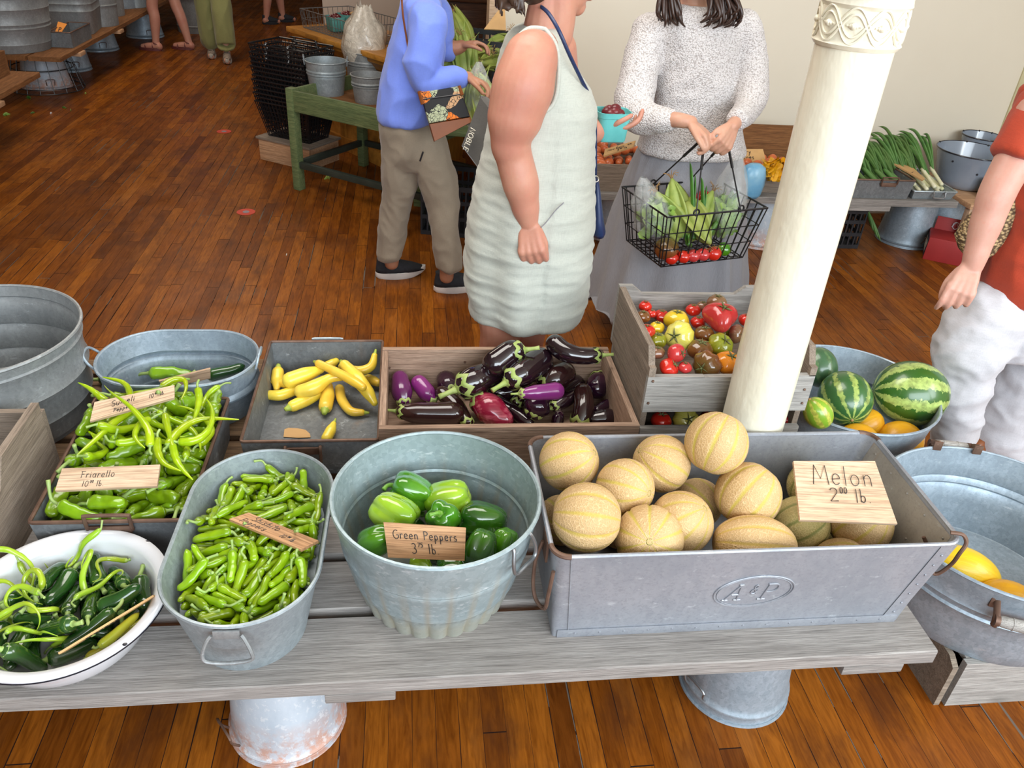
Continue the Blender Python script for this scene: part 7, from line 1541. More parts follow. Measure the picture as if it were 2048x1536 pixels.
M['linen'] = mat_cloth('pale_sage_linen', (.52, .535, .475), (.465, .48, .42), 340, .35)
M['skirt'] = mat_cloth('grey_crinkled_cotton', (.30, .295, .315), (.225, .22, .235), 240, .7, 5, .6, (1, 1, .25), cross=False, dist=.003)
M['sweatblue'] = mat_cloth('cornflower_sweatshirt', (.205, .30, .86), (.17, .25, .76), 500, .12, 5, .6)
M['khaki'] = mat_cloth('khaki_trouser_cloth', (.29, .24, .18), (.235, .19, .14), 600, .1, 4, .5)
M['redlinen'] = mat_cloth('brick_red_linen', (.44, .055, .022), (.36, .04, .018), 340, .35)
M['whitelinen'] = mat_cloth('white_linen', (.56, .55, .58), (.52, .51, .54), 340, .25)
M['greencloth'] = mat_cloth('olive_green_cloth', (.29, .29, .115), (.23, .235, .09), 400, .2)
M['navy'] = pmat('navy_leather', (.012, .026, .085), (.018, .035, .11), 12, .42, rv=0)
M['tan'] = pmat('tan_leather', (.25, .075, .018), (.19, .055, .013), 8, .42, rv=0)
M['hairdark'] = pmat('dark_brown_hair', (.028, .014, .010), (.05, .024, .016), 30, .35, rv=0, stretch=(6, 6, .6))
M['hairbrown'] = pmat('ash_brown_hair', (.040, .021, .014), (.075, .043, .028), 30, .4, rv=0, stretch=(3, 3, 1))
M['shoeblack'] = pmat('black_knit_shoe', (.014, .015, .02), (.022, .024, .03), 60, .8, rv=0, bump=.2, bscale=300)
M['solewhite'] = pmat('white_rubber_sole', (.80, .76, .72), None, 8, .6, rv=0)
M['sandal'] = pmat('maroon_sandal', (.13, .025, .02), (.10, .018, .015), 12, .6, rv=0)
M['sock'] = pmat('pale_sock', (.62, .58, .50), None, 20, .9, rv=0)
def mat_knit():
    n = NT('speckled_white_knit'); o = n.obj()
    v = n.scale(o, (1, 1, 1.3)); d = n.voro(v, 165, 'F1'); e = n.noise(o, 120, 3)
    s = n.sep(o)
    hole = n.mr(d, .50, .74)
    col = n.mix(n.mr(e, .4, .65), (.74, .70, .69), (.63, .59, .58)); col = n.mix(n.math('MULTIPLY', hole, .7), col, (.33, .29, .27))
    n.bump(n.math('SUBTRACT', 1, d), .7, .005); return n.fin(col, .9, spec=.15, sheen=.2)
M['knit'] = mat_knit()
def mat_straw():
    n = NT('woven_straw'); o = n.obj(); d = n.voro(n.scale(o, (1, 1, 1.6)), 75, 'F1')
    n.bump(n.math('SUBTRACT', 1, d), .8, .006); return n.fin(n.mix(n.mr(d, .25, .6), (.56, .40, .20), (.10, .06, .03)), .8)
M['straw'] = mat_straw()
def mat_floral():
    n = NT('floral_print'); o = n.obj(); v = n.vmath('ADD', o, n.scale(n.noise(o, 30, 3, fac=False), (.02, .02, .02)))
    a = n.voro(v, 13, 'F1', 'Color'); s = n.sep(a)
    c = n.ramp(s[0], [(0, (.012, .012, .014)), (.38, (.012, .012, .014)), (.40, (.78, .20, .015)), (.60, (.74, .17, .012)), (.62, (.42, .46, .30)), (.80, (.40, .44, .28)), (.82, (.60, .08, .10)), (.92, (.20, .36, .40))])
    d2 = n.voro(v, 70, 'DISTANCE_TO_EDGE'); c = n.mix(n.math('LESS_THAN', d2, .045), c, (.012, .012, .014))
    return n.fin(c, .7)
M['floral'] = mat_floral()
M['totegrey'] = mat_cloth('grey_canvas', (.135, .128, .12), (.11, .105, .10), 400, .3)
M['eye'] = pmat('eye_white', (.75, .73, .70), None, 5, .2, rv=0)
M['silver'] = pmat('silver_ring', (.7, .68, .62), None, 5, .2, 1.0, rv=0)

def PX(px, py, Y, r=None):
    p = WY(px, py, Y); return (p, r * depth(p) / FPX) if r is not None else p
def limb(b, pts, n=20, sub=6, flat=None, e0=.8, e1=.8):
    """pts: (point, radius)"""
    P, rs = smooth_path([p for p, r in pts], [r for p, r in pts], sub); P, rs = rounded(P, rs, e0, e1); b.tube(P, rs, n, flat=flat)
def limbpx(b, pts, **k): limb(b, [PX(*p) for p in pts], **k)
def hand(b, wrist, d, back, thumb, size=1.0, curl=(.5, .5, .5, .5), spread=.0, tcurl=.35, thumb_out=.7, twist=0):
    """wrist point, pointing direction d, back-of-hand normal, thumb side direction; each finger three bent joints"""
    d = Vector(d).normalized(); bk = Vector(back); bk = (bk - d * bk.dot(d)).normalized(); th = Vector(thumb); th = (th - d * th.dot(d) - bk * th.dot(bk)).normalized(); s = size
    w = Vector(wrist)
    for off in (-.026, -.009, .009, .026):
        limb(b, [(w + th * off * .55 * s, .0155 * s), (w + d * .045 * s + th * off * .9 * s + bk * .002 * s, .0145 * s), (w + d * .088 * s + th * off * 1.12 * s, .0115 * s)], n=10, sub=4)
    L = ((.028, .72), (.009, 1.0 - .08), (-.010, 1.0), (-.028, .80))  # index at thumb side ... little finger
    for k, (off, ln) in enumerate(((.030, .93), (.0102, 1.0), (-.0102, .94), (-.030, .76))):
        base = w + d * (.088 - abs(off) * .12) * s + th * off * 1.12 * s; c = curl[k]; p = base; a = c * .75; P = [(p - d * .012 * s, .0104 * s), (p, .0104 * s)]
        for j, seg in enumerate((.044, .027, .022)):
            dirv = d * cos(a) - bk * sin(a) + th * (off * spread * 12); dirv.normalize(); p = p + dirv * seg * ln * s; P.append((p, (.0093, .0085, .0074)[j] * s)); a += c * (1.05, .8, 0)[j]
        limb(b, P, n=9, sub=3)
    p = w + d * .022 * s + th * .024 * s - bk * .004 * s; P = [(p, .0145 * s)]; dv = (d * .72 + th * thumb_out - bk * .25).normalized()
    p = p + dv * .042 * s; P.append((p, .0118 * s)); dv = (dv + (d * .7 - th * tcurl - bk * tcurl)).normalized(); p = p + dv * .033 * s; P.append((p, .0104 * s)); dv = (dv + (d * .3 - th * tcurl - bk * tcurl)).normalized(); p = p + dv * .024 * s; P.append((p, .0085 * s))
    limb(b, P, n=10, sub=4)
def head(b, c, f, up=(0, 0, 1), s=1.0):
    """c centre of the skull, f facing"""
    f = Vector(f).normalized(); u = Vector(up); u = (u - f * u.dot(f)).normalized(); r = f.cross(u); c = Vector(c)
    m = Matrix((r, f, u)).transposed().to_3x3()
    b.ball(c + u * .02 * s - f * .012 * s, (.074 * s, .092 * s, .092 * s), 20, 14, m); b.ball(c - u * .035 * s + f * .022 * s, (.060 * s, .068 * s, .080 * s), 18, 12, m); b.ball(c - u * .085 * s + f * .060 * s, (.030 * s, .026 * s, .026 * s), 12, 8, m)
    limb(b, [(c + f * .088 * s + u * .012 * s, .008 * s), (c + f * .104 * s - u * .014 * s, .010 * s), (c + f * .110 * s - u * .028 * s, .012 * s)], n=10, sub=3)
    for q in (-1, 1):
        b.ball(c + r * q * .013 * s + f * .096 * s - u * .032 * s, .009 * s, 8, 6); b.ball(c + r * q * .076 * s - f * .008 * s - u * .006 * s, (.008 * s, .018 * s, .032 * s), 10, 8, m); b.ball(c + r * q * .030 * s + f * .076 * s + u * .022 * s, (.026 * s, .014 * s, .009 * s), 10, 6, m)
    for z in (-.052, -.064): b.ball(c + f * .092 * s + u * z * s, (.024 * s, .010 * s, .0065 * s), 12, 6, m)
    limb(b, [(c - u * .05 * s - f * .02 * s, .052 * s), (c - u * .12 * s - f * .030 * s, .052 * s), (c - u * .20 * s - f * .035 * s, .058 * s)], n=16, sub=3)
def face_bits(par, c, f, s=1.0):
    f = Vector(f).normalized(); u = Vector((0, 0, 1)); u = (u - f * u.dot(f)).normalized(); r = f.cross(u); c = Vector(c)
    for q in (-1, 1):
        b = B(); b.ball(c + r * q * .030 * s + f * .078 * s + u * .005 * s, .012 * s, 12, 8); e = obj('eye', b, 'eye', par, True, angle=None); b = B(); b.ball(c + r * q * .030 * s + f * .0875 * s + u * .005 * s, .0055 * s, 10, 6); obj('iris', b, 'hairdark', e, True, angle=None)
def hair_cap(b, c, f, s=1.0, drop=.06, full=1.0):
    f = Vector(f).normalized(); u = Vector((0, 0, 1)); r = f.cross(u); c = Vector(c); m = Matrix((r, f, u)).transposed().to_3x3()
    b.ball(c + u * .038 * s - f * .030 * s, (.088 * s * full, .096 * s * full, .092 * s * full), 24, 16, m); b.ball(c - u * drop * .6 * s - f * .052 * s, (.078 * s * full, .060 * s * full, (.06 + drop) * s), 20, 12, m)
def person(name, label, body, mat, loc, voxel=.0042, smooth=4):
    me = fuse(body, voxel, smooth, name); L = Vector(loc); me.transform(Matrix.Translation(-L)); me.materials.append(M[mat])
    o = bpy.data.objects.new(name, me); COL.objects.link(o); o.location = L; tag(o, label, 'person'); return o
def cloth(par, name, b, mat, voxel=.007, smooth=5, fn=None, label=None):
    me = fuse(b, voxel, smooth, name) if voxel else mesh_from(name, b, None, None)
    if fn:
        N = [v.normal.copy() for v in me.vertices]
        for v, nn in zip(me.vertices, N): v.co = v.co + nn * fn(v.co, nn)
    me.transform(mw(par).inverted()); me.materials.append(M[mat]); me.polygons.foreach_set('use_smooth', [True] * len(me.polygons))
    o = bpy.data.objects.new(name, me); COL.objects.link(o); o.parent = par
    if label: o['label'] = label
    return o
def loftpx(b, rows, Y, hb, n=56, cy=0, sq=2.3, caps=True, sub=3):
    """rows: (py, left px, right px[, half depth]) in the plane Y; superellipse sections"""
    K = []
    for row in rows:
        py, l, r = row[:3]; h = row[3] if len(row) > 3 else hb
        a, c = WY(l, py, Y), WY(r, py, Y); K.append(((a + c) / 2, (c.x - a.x) / 2, h, row[4] if len(row) > 4 else 0, (c.z - a.z) / 2 * 0))
    K2 = []
    for i in range(len(K) - 1):
        for t in range(sub):
            u = t / sub; u2 = u; A, C = K[i], K[i + 1]; K2.append((A[0].lerp(C[0], u), lerp(A[1], C[1], u), lerp(A[2], C[2], u), lerp(A[3], C[3], u)))
    K2.append(K[-1][:4]); rg = []
    for c, a, h, dy in K2:
        ring = []
        for q in range(n):
            t = 2 * PI * q / n; cx_, sy_ = cos(t), sin(t); e = 2 / sq
            ring.append(Vector((c.x + a * math.copysign(abs(cx_) ** e, cx_), c.y + dy + h * math.copysign(abs(sy_) ** e, sy_), c.z)))
        rg.append(ring)
    b.rings(rg, caps, caps); return rg
nz = mnoise.noise
def creases(p, k, amp, st=(1, 1, 1), seed=0):
    v = Vector((p.x * st[0], p.y * st[1], p.z * st[2])) * k + Vector((seed, seed * 2, 0)); a = nz(v); return (1 - abs(a) * 2.2) * amp

# --- woman in the pale linen dress (facing right)
YA = 2.45
b = B()
loftpx(b, [(58, 1050, 1112, .10), (85, 1022, 1118, .145), (130, 1012, 1135, .15), (200, 1010, 1165, .16), (300, 995, 1165, .17), (400, 975, 1160, .18), (480, 965, 1150, .19), (560, 985, 1120, .17)], YA, .16)
hc = WY(1122, -62, YA + .02); FA = Vector((.96, .28, -.05)); head(b, hc, FA, s=1.06)
limbpx(b, [(1112, 75, YA, 33), (1118, 30, YA, 34), (1118, -20, YA, 34)], n=18)
ya = YA - .185
limbpx(b, [(1078, 98, ya + .06, 42), (1062, 120, ya + .02, 56), (1046, 175, ya, 63), (1030, 235, ya - .01, 56), (1022, 285, ya - .01, 41), (1029, 318, ya - .01, 37), (1041, 365, ya - .02, 37), (1050, 410, ya - .02, 29), (1056, 440, ya - .02, 22)], n=26)
limbpx(b, [(1012, 292, ya - .005, 30), (1020, 300, ya - .01, 34)], n=16)
w = PX(1057, 446, ya - .02); hand(b, w, sd(.12, 1, -.05), sd(-.25, -.05, 1), sd(1, -.05, .25), 1.0, (1.15, 1.2, 1.25, 1.3), 0, .5, .25)
yl = YA + .19                                  # far arm reaching forward with the punnet
limbpx(b, [(1108, 95, yl, 45), (1120, 170, yl + .02, 40), (1135, 250, yl + .04, 32), (1180, 262, yl + .06, 26), (1205, 258, yl + .08, 20)], n=18)
hand(b, PX(1204, 258, yl + .08), sd(1, -.05, 0), sd(.1, 1, -.2), sd(-.1, -.2, .9), .92, (.5, .5, .5, .5), .1, .3)
for dx, yy in ((-34, YA - .07), (26, YA + .10)):
    p = WY(1040 + dx, 620, yy); gx = p.x
    limb(b, [(Vector((gx, yy, .80)), .095), (Vector((gx, yy, .56)), .082), (Vector((gx - .005, yy, .46)), .068), (Vector((gx - .015, yy, .32)), .062), (Vector((gx - .01, yy, .12)), .043), (Vector((gx, yy, .06)), .042)], n=20)
    limb(b, [(Vector((gx - .03, yy, .045)), .040), (Vector((gx + .08, yy, .036)), .038), (Vector((gx + .16, yy, .024)), .026)], n=14, flat=1.15)
A_ = person('person', 'person in a sleeveless pale sage linen dress facing right, navy bag strap across the shoulder', b, 'skinpink', (.40, YA, 0))
b = B()
loftpx(b, [(52, 1052, 1112, .098), (62, 1030, 1120, .135), (80, 1013, 1126, .158), (105, 1004, 1138, .168), (130, 997, 1152, .172), (170, 989, 1178, .182), (205, 985, 1190, .19), (250, 979, 1187, .195), (300, 969, 1184, .20), (350, 957, 1184, .205), (400, 946, 1184, .215), (450, 937, 1181, .22), (500, 931, 1177, .225), (545, 931, 1172, .22), (580, 935, 1166, .215), (604, 940, 1160, .213), (611, 943, 1157, .210), (610, 952, 1148, .20)], YA, .2, 72, sub=4)
def dressw(p, n):
    t = max(0, min(1, (1.35 - p.z) / .8)); w = creases(p, 5.5, .0075, (.6, .6, 3.2), 3) * t + creases(p, 13, .0036, (.5, .5, 2.8), 8) * (.3 + t) + creases(p, 30, .0012, (.5, .5, 2.5), 1)
    w += .012 * t * sin((p.x * 2 - p.y) * 16 + p.z * 2) * max(0, -n.y + .3) * (1 if p.x < .42 else .35); return w
dr = cloth(A_, 'dress', b, 'linen', .008, 3, dressw)
b = B()                                          # armhole and neck binding, hem, side seam
c = PX(1066, 128, YA - .168); 
ring = [PX(*q) for q in ((1090, 58, YA - .155), (1112, 90, YA - .172), (1118, 140, YA - .186), (1110, 200, YA - .196), (1085, 225, YA - .2), (1040, 225, YA - .2), (1004, 190, YA - .194), (1002, 140, YA - .182), (1022, 92, YA - .172), (1055, 58, YA - .155))]
b.tube(bez(ring + [ring[0]], 5)[:-1], .006, 7, closed=True)
obj('armhole_binding', b, 'linen', dr, True, angle=None)
b = B(); b.tube(bez([PX(1128, 405, YA - .219), PX(1112, 420, YA - .222), PX(1092, 445, YA - .225), PX(1082, 455, YA - .226)], 5), .0017, 6); obj('pocket_edge', b, 'skirt', dr, True, angle=None)
hb_ = B(); hair_cap(hb_, hc + Vector((-.02, 0, .01)), FA, 1.02, .03, .95)
rr = random.Random(1)
for k in range(30):
    a = rr.uniform(0, 1); p0 = hc + Vector((-.07 - .04 * a, rr.uniform(-.08, .06), .04 - .06 * a)); p3 = PX(rr.uniform(990, 1052), rr.uniform(6, 40) - 8 * a, YA + rr.uniform(-.09, .06)); hb_.tube(bez([p0, p0.lerp(p3, .5) + Vector((-.03, rr.uniform(-.03, .03), .0)), p3], 5), [.016 - .0012 * i for i in range(11)], 6)
cloth(A_, 'hair', hb_, 'hairbrown', .006, 2)
face_bits(A_, hc, FA, 1.06)
# navy crossbody bag with strap
p = WY(1190, 410, YA + .10); bg = thing('crossbody_bag', 'navy leather crossbody bag hanging at the front of the linen dress', 'bag', p)
b = B(); rg = []
for (py, l, r, th) in ((352, 1186, 1193, .02), (362, 1183, 1197, .03), (385, 1180, 1200, .04), (430, 1176, 1205, .05), (455, 1175, 1209, .055), (464, 1178, 1207, .045)):
    a, c = WY(l, py, p.y), WY(r, py, p.y); rg.append([Vector(((a.x + c.x) / 2 + cos(t) * (c.x - a.x) / 2, p.y + sin(t) * th * 1.4, (a.z + c.z) / 2)) for t in [2 * PI * i / 24 for i in range(24)]])
b.rings(rg); obj('pouch', b, 'navy', bg, True, angle=None)
b = B(); ps = [(1083, 14, YA - .06), (1098, 28, YA - .125), (1118, 62, YA - .172), (1140, 112, YA - .170), (1163, 160, YA - .13), (1180, 195, YA - .07), (1190, 235, YA + .0), (1191, 300, YA + .05), (1191, 352, YA + .09)]
b.tube(bez([PX(*q) for q in ps], 6), .0052, 8, flat=.6)
ps = [(1191, 352, YA + .11), (1176, 250, YA + .19), (1130, 90, YA + .17), (1095, 25, YA + .08), (1083, 14, YA - .0), (1083, 14, YA - .06)]; b.tube(bez([PX(*q) for q in ps], 6), .0052, 8, flat=.6)
obj('strap', b, 'navy', bg, True, angle=None)
b = B(); c = PX(1191, 358, YA + .06); b.tube([c + CR * cos(t) * .010 + CU * sin(t) * .010 for t in [2 * PI * i / 18 for i in range(18)]], .0022, 6, closed=True); obj('ring', b, 'silver', bg, True, angle=None)
# grey tote behind
Q = [WY(965, 192, 2.78), WY(926, 292, 2.78), WY(958, 335, 2.74), WY(1010, 250, 2.70)]; c = sum(Q, Vector()) / 4
nrm = (Q[1] - Q[0]).cross(Q[3] - Q[0]).normalized(); nrm = nrm if nrm.y < 0 else -nrm; b = B()
b.rings([[q.lerp(c, .04) - nrm * .04 for q in Q], [q - nrm * .025 for q in Q], [q + nrm * .0 for q in Q], [q.lerp(c, .05) + nrm * .012 for q in Q]])
tb = obj('tote_bag', b, 'totegrey', None, loc=c, angle=60); tag(tb, 'grey canvas tote bag with cream lettering showing behind the linen dress', 'bag')
b = B(); ex = (WY(934, 308, 2.76) - WY(953, 255, 2.76)); ey = nrm.cross(ex); 
write(b, 'NOBLE', WY(947, 256, 2.765) + nrm * .016, ex, ey, .0205, .0018, gap=.20); obj('lettering', b, 'ltext', tb, True)
b = B(); b.tube([Q[0] + nrm * .002, Q[1] + nrm * .002, Q[2] + nrm * .002], .004, 6); obj('piping', b, 'wire', tb, True)
# turquoise punnet in the far hand
p = PX(1219, 279, 2.72); punnet('bright turquoise punnet of red plums held out in front of the linen dress', Matrix.Translation(p) @ Matrix.Rotation(.08, 4, 'Z'), .115, .10, .098, 'turq', 'plum', 8, 'red plum in the bright turquoise punnet', 'plums in the held punnet', 5, .021)

# --- woman in the white knitted sweater (facing the camera), carrying a wire basket
YB_ = 3.25
b = B()
loftpx(b, [(8, 1360, 1412, .06), (30, 1315, 1465, .085), (70, 1310, 1470, .095), (140, 1322, 1462, .095), (220, 1325, 1462, .095), (300, 1310, 1465, .11), (380, 1310, 1460, .11)], YB_, .1)
hc2 = WY(1388, -95, YB_ - .02); F2 = Vector((-.25, -.96, -.12)); head(b, hc2, F2, s=1.0); limbpx(b, [(1388, 20, YB_, 27), (1388, -20, YB_ - .01, 25), (1388, -50, YB_ - .01, 25)], n=16)
yw = YB_ - .30
limbpx(b, [(1302, 60, YB_ - .01, 28), (1280, 140, YB_ - .05, 26), (1268, 215, YB_ - .12, 24), (1315, 236, YB_ - .22, 19), (1356, 240, yw, 15), (1384, 245, yw - .01, 13)], n=18)
limbpx(b, [(1482, 55, YB_ - .01, 28), (1497, 130, YB_ - .04, 26), (1500, 195, YB_ - .12, 23), (1484, 232, YB_ - .24, 17), (1468, 248, yw - .01, 14), (1462, 256, yw - .02, 13)], n=18)
hand(b, PX(1378, 244, yw - .01), sd(.78, .62, .05), sd(.55, -.7, .6), sd(.3, .35, .9), .95, (.85, .95, 1.0, 1.0), .0, .3, .35)
hand(b, PX(1466, 250, yw - .02), sd(-.42, .88, .1), sd(.55, .1, .85), sd(-.8, -.1, .5), .95, (1.1, 1.15, 1.2, 1.2), .0, .5, .5)
for x, yy in ((1.06, YB_ - .02), (1.26, YB_ + .04)):
    limb(b, [(Vector((x, yy, .80)), .085), (Vector((x, yy, .45)), .06), (Vector((x, yy, .10)), .038), (Vector((x, yy, .05)), .038)], n=16); limb(b, [(Vector((x, yy + .02, .036)), .034), (Vector((x, yy - .10, .030)), .034), (Vector((x - .01, yy - .16, .022)), .022)], n=12)
B_ = person('person', 'person in a speckled white knitted sweater and grey skirt carrying a wire basket', b, 'skinfair', (1.16, YB_, 0))
b = B()
loftpx(b, [(10, 1350, 1424, .075), (22, 1322, 1456, .10), (38, 1296, 1486, .115), (70, 1297, 1486, .125), (130, 1307, 1474, .13), (200, 1308, 1476, .13), (250, 1296, 1482, .14), (285, 1280, 1487, .15), (300, 1274, 1488, .155), (304, 1282, 1480, .145)], YB_, .12, 64)
limbpx(b, [(1303, 58, YB_ - .01, 38), (1282, 130, YB_ - .05, 38), (1268, 205, YB_ - .11, 40), (1283, 232, YB_ - .17, 36), (1318, 240, YB_ - .24, 27), (1346, 241, yw + .02, 20)], n=24, e1=.2)
limbpx(b, [(1484, 52, YB_ - .01, 38), (1499, 125, YB_ - .04, 35), (1503, 190, YB_ - .12, 33), (1489, 224, YB_ - .2, 26), (1473, 241, yw + .0, 21)], n=24, e1=.2)
cloth(B_, 'sweater', b, 'knit', .008, 4, lambda p, n: creases(p, 7, .004, (1, 1, 1.6), 2) + .0015 * nz(p * 40))
b = B()
loftpx(b, [(284, 1292, 1474, .115), (310, 1275, 1480, .14), (360, 1254, 1482, .19), (440, 1228, 1482, .24), (520, 1205, 1482, .28), (590, 1182, 1480, .31), (602, 1178, 1478, .315), (600, 1192, 1468, .30)], YB_ + .02, .15, 96, sub=6)
def skirtw(p, n):
    t = max(0, min(1, (.9 - p.z) / .7)); a = math.atan2(p.y - YB_, p.x - 1.2); return t * (.034 * (1 - abs(sin(a * 4 + .9)) ** .5 * 1.6) + .014 * cos(a * 13 + p.z * 2)) + creases(p, 9, .005, (2.2, 2.2, .4), 4)
cloth(B_, 'skirt', b, 'skirt', None, 0, skirtw)
hb_ = B(); hair_cap(hb_, hc2, F2, 1.0, .10, 1.04); rr = random.Random(6)
for k in range(64):
    s_ = -1 if k < 28 else 1
    if s_ < 0: tx, ty = rr.uniform(1316, 1366), rr.uniform(34, 56)
    else: tx, ty = rr.uniform(1404, 1474), rr.uniform(30, 58)
    y1 = YB_ - .13 - rr.uniform(0, .035); p3 = PX(tx, ty, y1); p0 = hc2 + Vector((s_ * rr.uniform(.03, .09), rr.uniform(-.03, .05), rr.uniform(-.02, .08))); pm = PX(lerp(tx, 1388 + s_ * 45, .5) + s_ * rr.uniform(-4, 8), rr.uniform(-40, -10), y1 + .03)
    hb_.tube(bez([p0, pm, p3 + Vector((s_ * .012, -.01, .03)), p3 - Vector((s_ * rr.uniform(-.01, .02), 0, 0))], 5), [.011] * 6 + [.010 - .0009 * i for i in range(10)], 6)
cloth(B_, 'hair', hb_, 'hairdark', None, 0); face_bits(B_, hc2, F2)
# her basket
zr = .66; best = min([.50 + .01 * i for i in range(30)], key=lambda z: abs((W(1547, 415, z) - W(1321, 436, z)).length - .45)); zr = best
f0, f1 = W(1321, 436, zr), W(1547, 415, zr); u = (f1 - f0).normalized(); vv = Vector((-u.y, u.x, 0)); g0 = W(1284, 357, zr); wd = max(.27, min(.34, (g0 - f0).dot(vv)))
ce = (f0 + f1) / 2 + vv * wd / 2; BK = rotframe((ce.x, ce.y, zr - .215), (u.x, u.y))
bk = wire_basket('wire_basket', 'black wire shopping basket held in both hands, full of corn and salad', BK, .45, wd, .215, .035, nx=12, ny=8, nz=3, r=.0024, rr_=.0042, handle=False)
H1 = PX(1432, 276, yw - .03)
def bail(y, hk, top, bend):
    b = B(); l = BK @ Vector((-hk, y, .215)); r = BK @ Vector((hk, y, .215)); t0, t1 = top
    b.tube([l - Vector((0, 0, .006)), l, l.lerp(t0, .5), t0, t1, r.lerp(t1, .5), r, r - Vector((0, 0, .006))], .0030, 7); b.tube([l.lerp(t0, .62), t0, t1, r.lerp(t1, .62)], .0055, 8); obj('bail_handle', b, 'blackwire', bk, True)
ax_ = BK.to_3x3() @ Vector((1, 0, 0))
bail(wd / 2, .085, (H1 - ax_ * .055 + Vector((0, 0, .004)), H1 + ax_ * .05 + Vector((0, 0, -.006))), 0)
bail(-wd / 2, .10, (H1 - ax_ * .05 + Vector((0, 0, -.012)), H1 + ax_ * .055 + Vector((0, 0, -.016))), 0)
for e in (-1, 1):
    for y, h in ((wd / 2, .085), (-wd / 2, .10)):
        b = B(); q = BK @ Vector((e * h, y, .215)); b.tube([q + ax_ * cos(t) * .012 + Vector((0, 0, sin(t) * .012 + .008)) for t in [PI * (-.15 + 1.3 * i / 10) for i in range(11)]], .0034, 6); obj('hook', b, 'blackwire', bk, True)
def inb(x, y, z): return BK @ Vector((x, y, z))
for i, (x, y, z, ax, lb) in enumerate(((-.075, .02, .13, sd(-.55, -.8, .35), 'left one of the husked corn ears in the carried basket'), (-.03, .05, .155, sd(-.25, -.9, .3), 'husked corn ear pointing up highest in the carried basket'), (.01, -.03, .13, sd(.35, .75, .3), 'corn ear with its cut end towards the viewer in the carried basket'), (.05, .02, .12, sd(.45, -.8, .2), 'right one of the husked corn ears in the carried basket'))):
    corn(3, Matrix.Translation(inb(x, y, z) - Vector(ax) * .09) @ frame_z(ax, i), lb)
for i, (x0, y0, x1, y1, z1) in enumerate(((.0, -.05, .01, .06, .36), (.05, -.04, .06, .05, .33), (.06, -.05, .20, -.02, .28), (-.05, -.10, -.12, -.15, .14))):
    leek(120 + i, inb(x0, y0, .06), inb(x1, y1, z1 * .85), .05, .012, 'long green leaf sticking up between the corn ears in the carried basket', 'leaves in the carried basket', 'leek_leaf', 'leafdark', 2, .03)
def salad(name, c, rx, label, n=60, seed=0, mat='lettuce'):
    b = B(); rr = random.Random(seed)
    for k in range(n):
        d = Vector((rr.gauss(0, 1), rr.gauss(0, 1), rr.gauss(0, 1))).normalized(); q = c + Vector((d.x * rx[0], d.y * rx[1], d.z * rx[2])) * rr.uniform(.4, .95); e = Vector((rr.gauss(0, 1), rr.gauss(0, 1), rr.gauss(0, 1))).normalized(); L = rr.uniform(.02, .04)
        g = [[q + e * L * (i - 1.5) / 1.5 + d.cross(e) * L * (j - 1.5) / 1.5 + d * .008 * sin(i * 2.3 + j * 1.7 + k) for j in range(4)] for i in range(4)]; b.sheet(g)
    o = obj(name, b, mat, None, loc=c, angle=None); tag(o, label, 'vegetable'); return o
def film_bag(c, rx, top, label, seed):
    b = B(); rg = []
    for i in range(12):
        t = i / 11; k = sin(PI * min(.98, .08 + t * .9)) ** .6 * (1 - .25 * t); ring = []
        for q in range(28):
            a = 2 * PI * q / 28; s = 1 + .28 * nz((cos(a) * 2 + seed, sin(a) * 2, t * 4)); ring.append(c + Vector((cos(a) * rx[0] * k * s, sin(a) * rx[1] * k * s, -rx[2] + 2 * rx[2] * t)) + Vector(top) * t * t)
        rg.append(ring)
    b.rings(rg, True, False); o = obj('plastic_bag', b, 'film', None, loc=c, angle=None); tag(o, label, 'bag'); return o
c = inb(-.155, .02, .14); salad('lettuce', c, (.06, .075, .07), 'bunch of salad leaves inside the clear bag at the left of the carried basket', 70, 1); film_bag(c + Vector((0, 0, .02)), (.085, .10, .10), (-.07, -.01, .04), 'clear crinkled plastic bag with salad at the left of the carried basket', 1)
c = inb(.165, .0, .135); salad('lettuce', c, (.055, .09, .085), 'salad leaves inside the clear bag at the right of the carried basket', 80, 2); film_bag(c + Vector((0, 0, .04)), (.075, .11, .13), (.02, .02, .06), 'clear crinkled plastic bag with salad at the right of the carried basket', 2)
def ball_item(name, c, r, mat, label, cat, group=None, sq=.9):
    b = B(); b.lathe([(max(1e-4, sin(PI * i / 12)) * r, -cos(PI * i / 12) * r * sq) for i in range(13)], 24, fn=lambda a, q, z: 1 + .05 * cos(a * 5)); o = obj(name, b, mat, None, False, angle=None); o.location = c; tag(o, label, cat, group); return o
ball_item('tomato', inb(-.155, -.10, .055), .048, 'tombrown', 'big brown-green tomato low in the left front corner of the carried basket', 'tomato')
ball_item('tomato', inb(.085, .05, .19), .032, 'tomred', 'dark red tomato behind the corn in the carried basket', 'tomato')
for i, (x, mt) in enumerate(((-.145, 'tomred'), (-.09, 'tomred'), (-.045, 'tompink'), (.0, 'tompink'), (.05, 'tomred'))): ball_item('tomato', inb(x, -.128, .028), .027 + .004 * (i == 4), mt, 'red tomato wrapped in film along the bottom front of the carried basket', 'tomato', 'tomatoes at the carried basket bottom')
ball_item('green_pepper', inb(.105, -.115, .035), .030, 'bellgreen', 'bright green pepper at the bottom front of the carried basket', 'pepper')
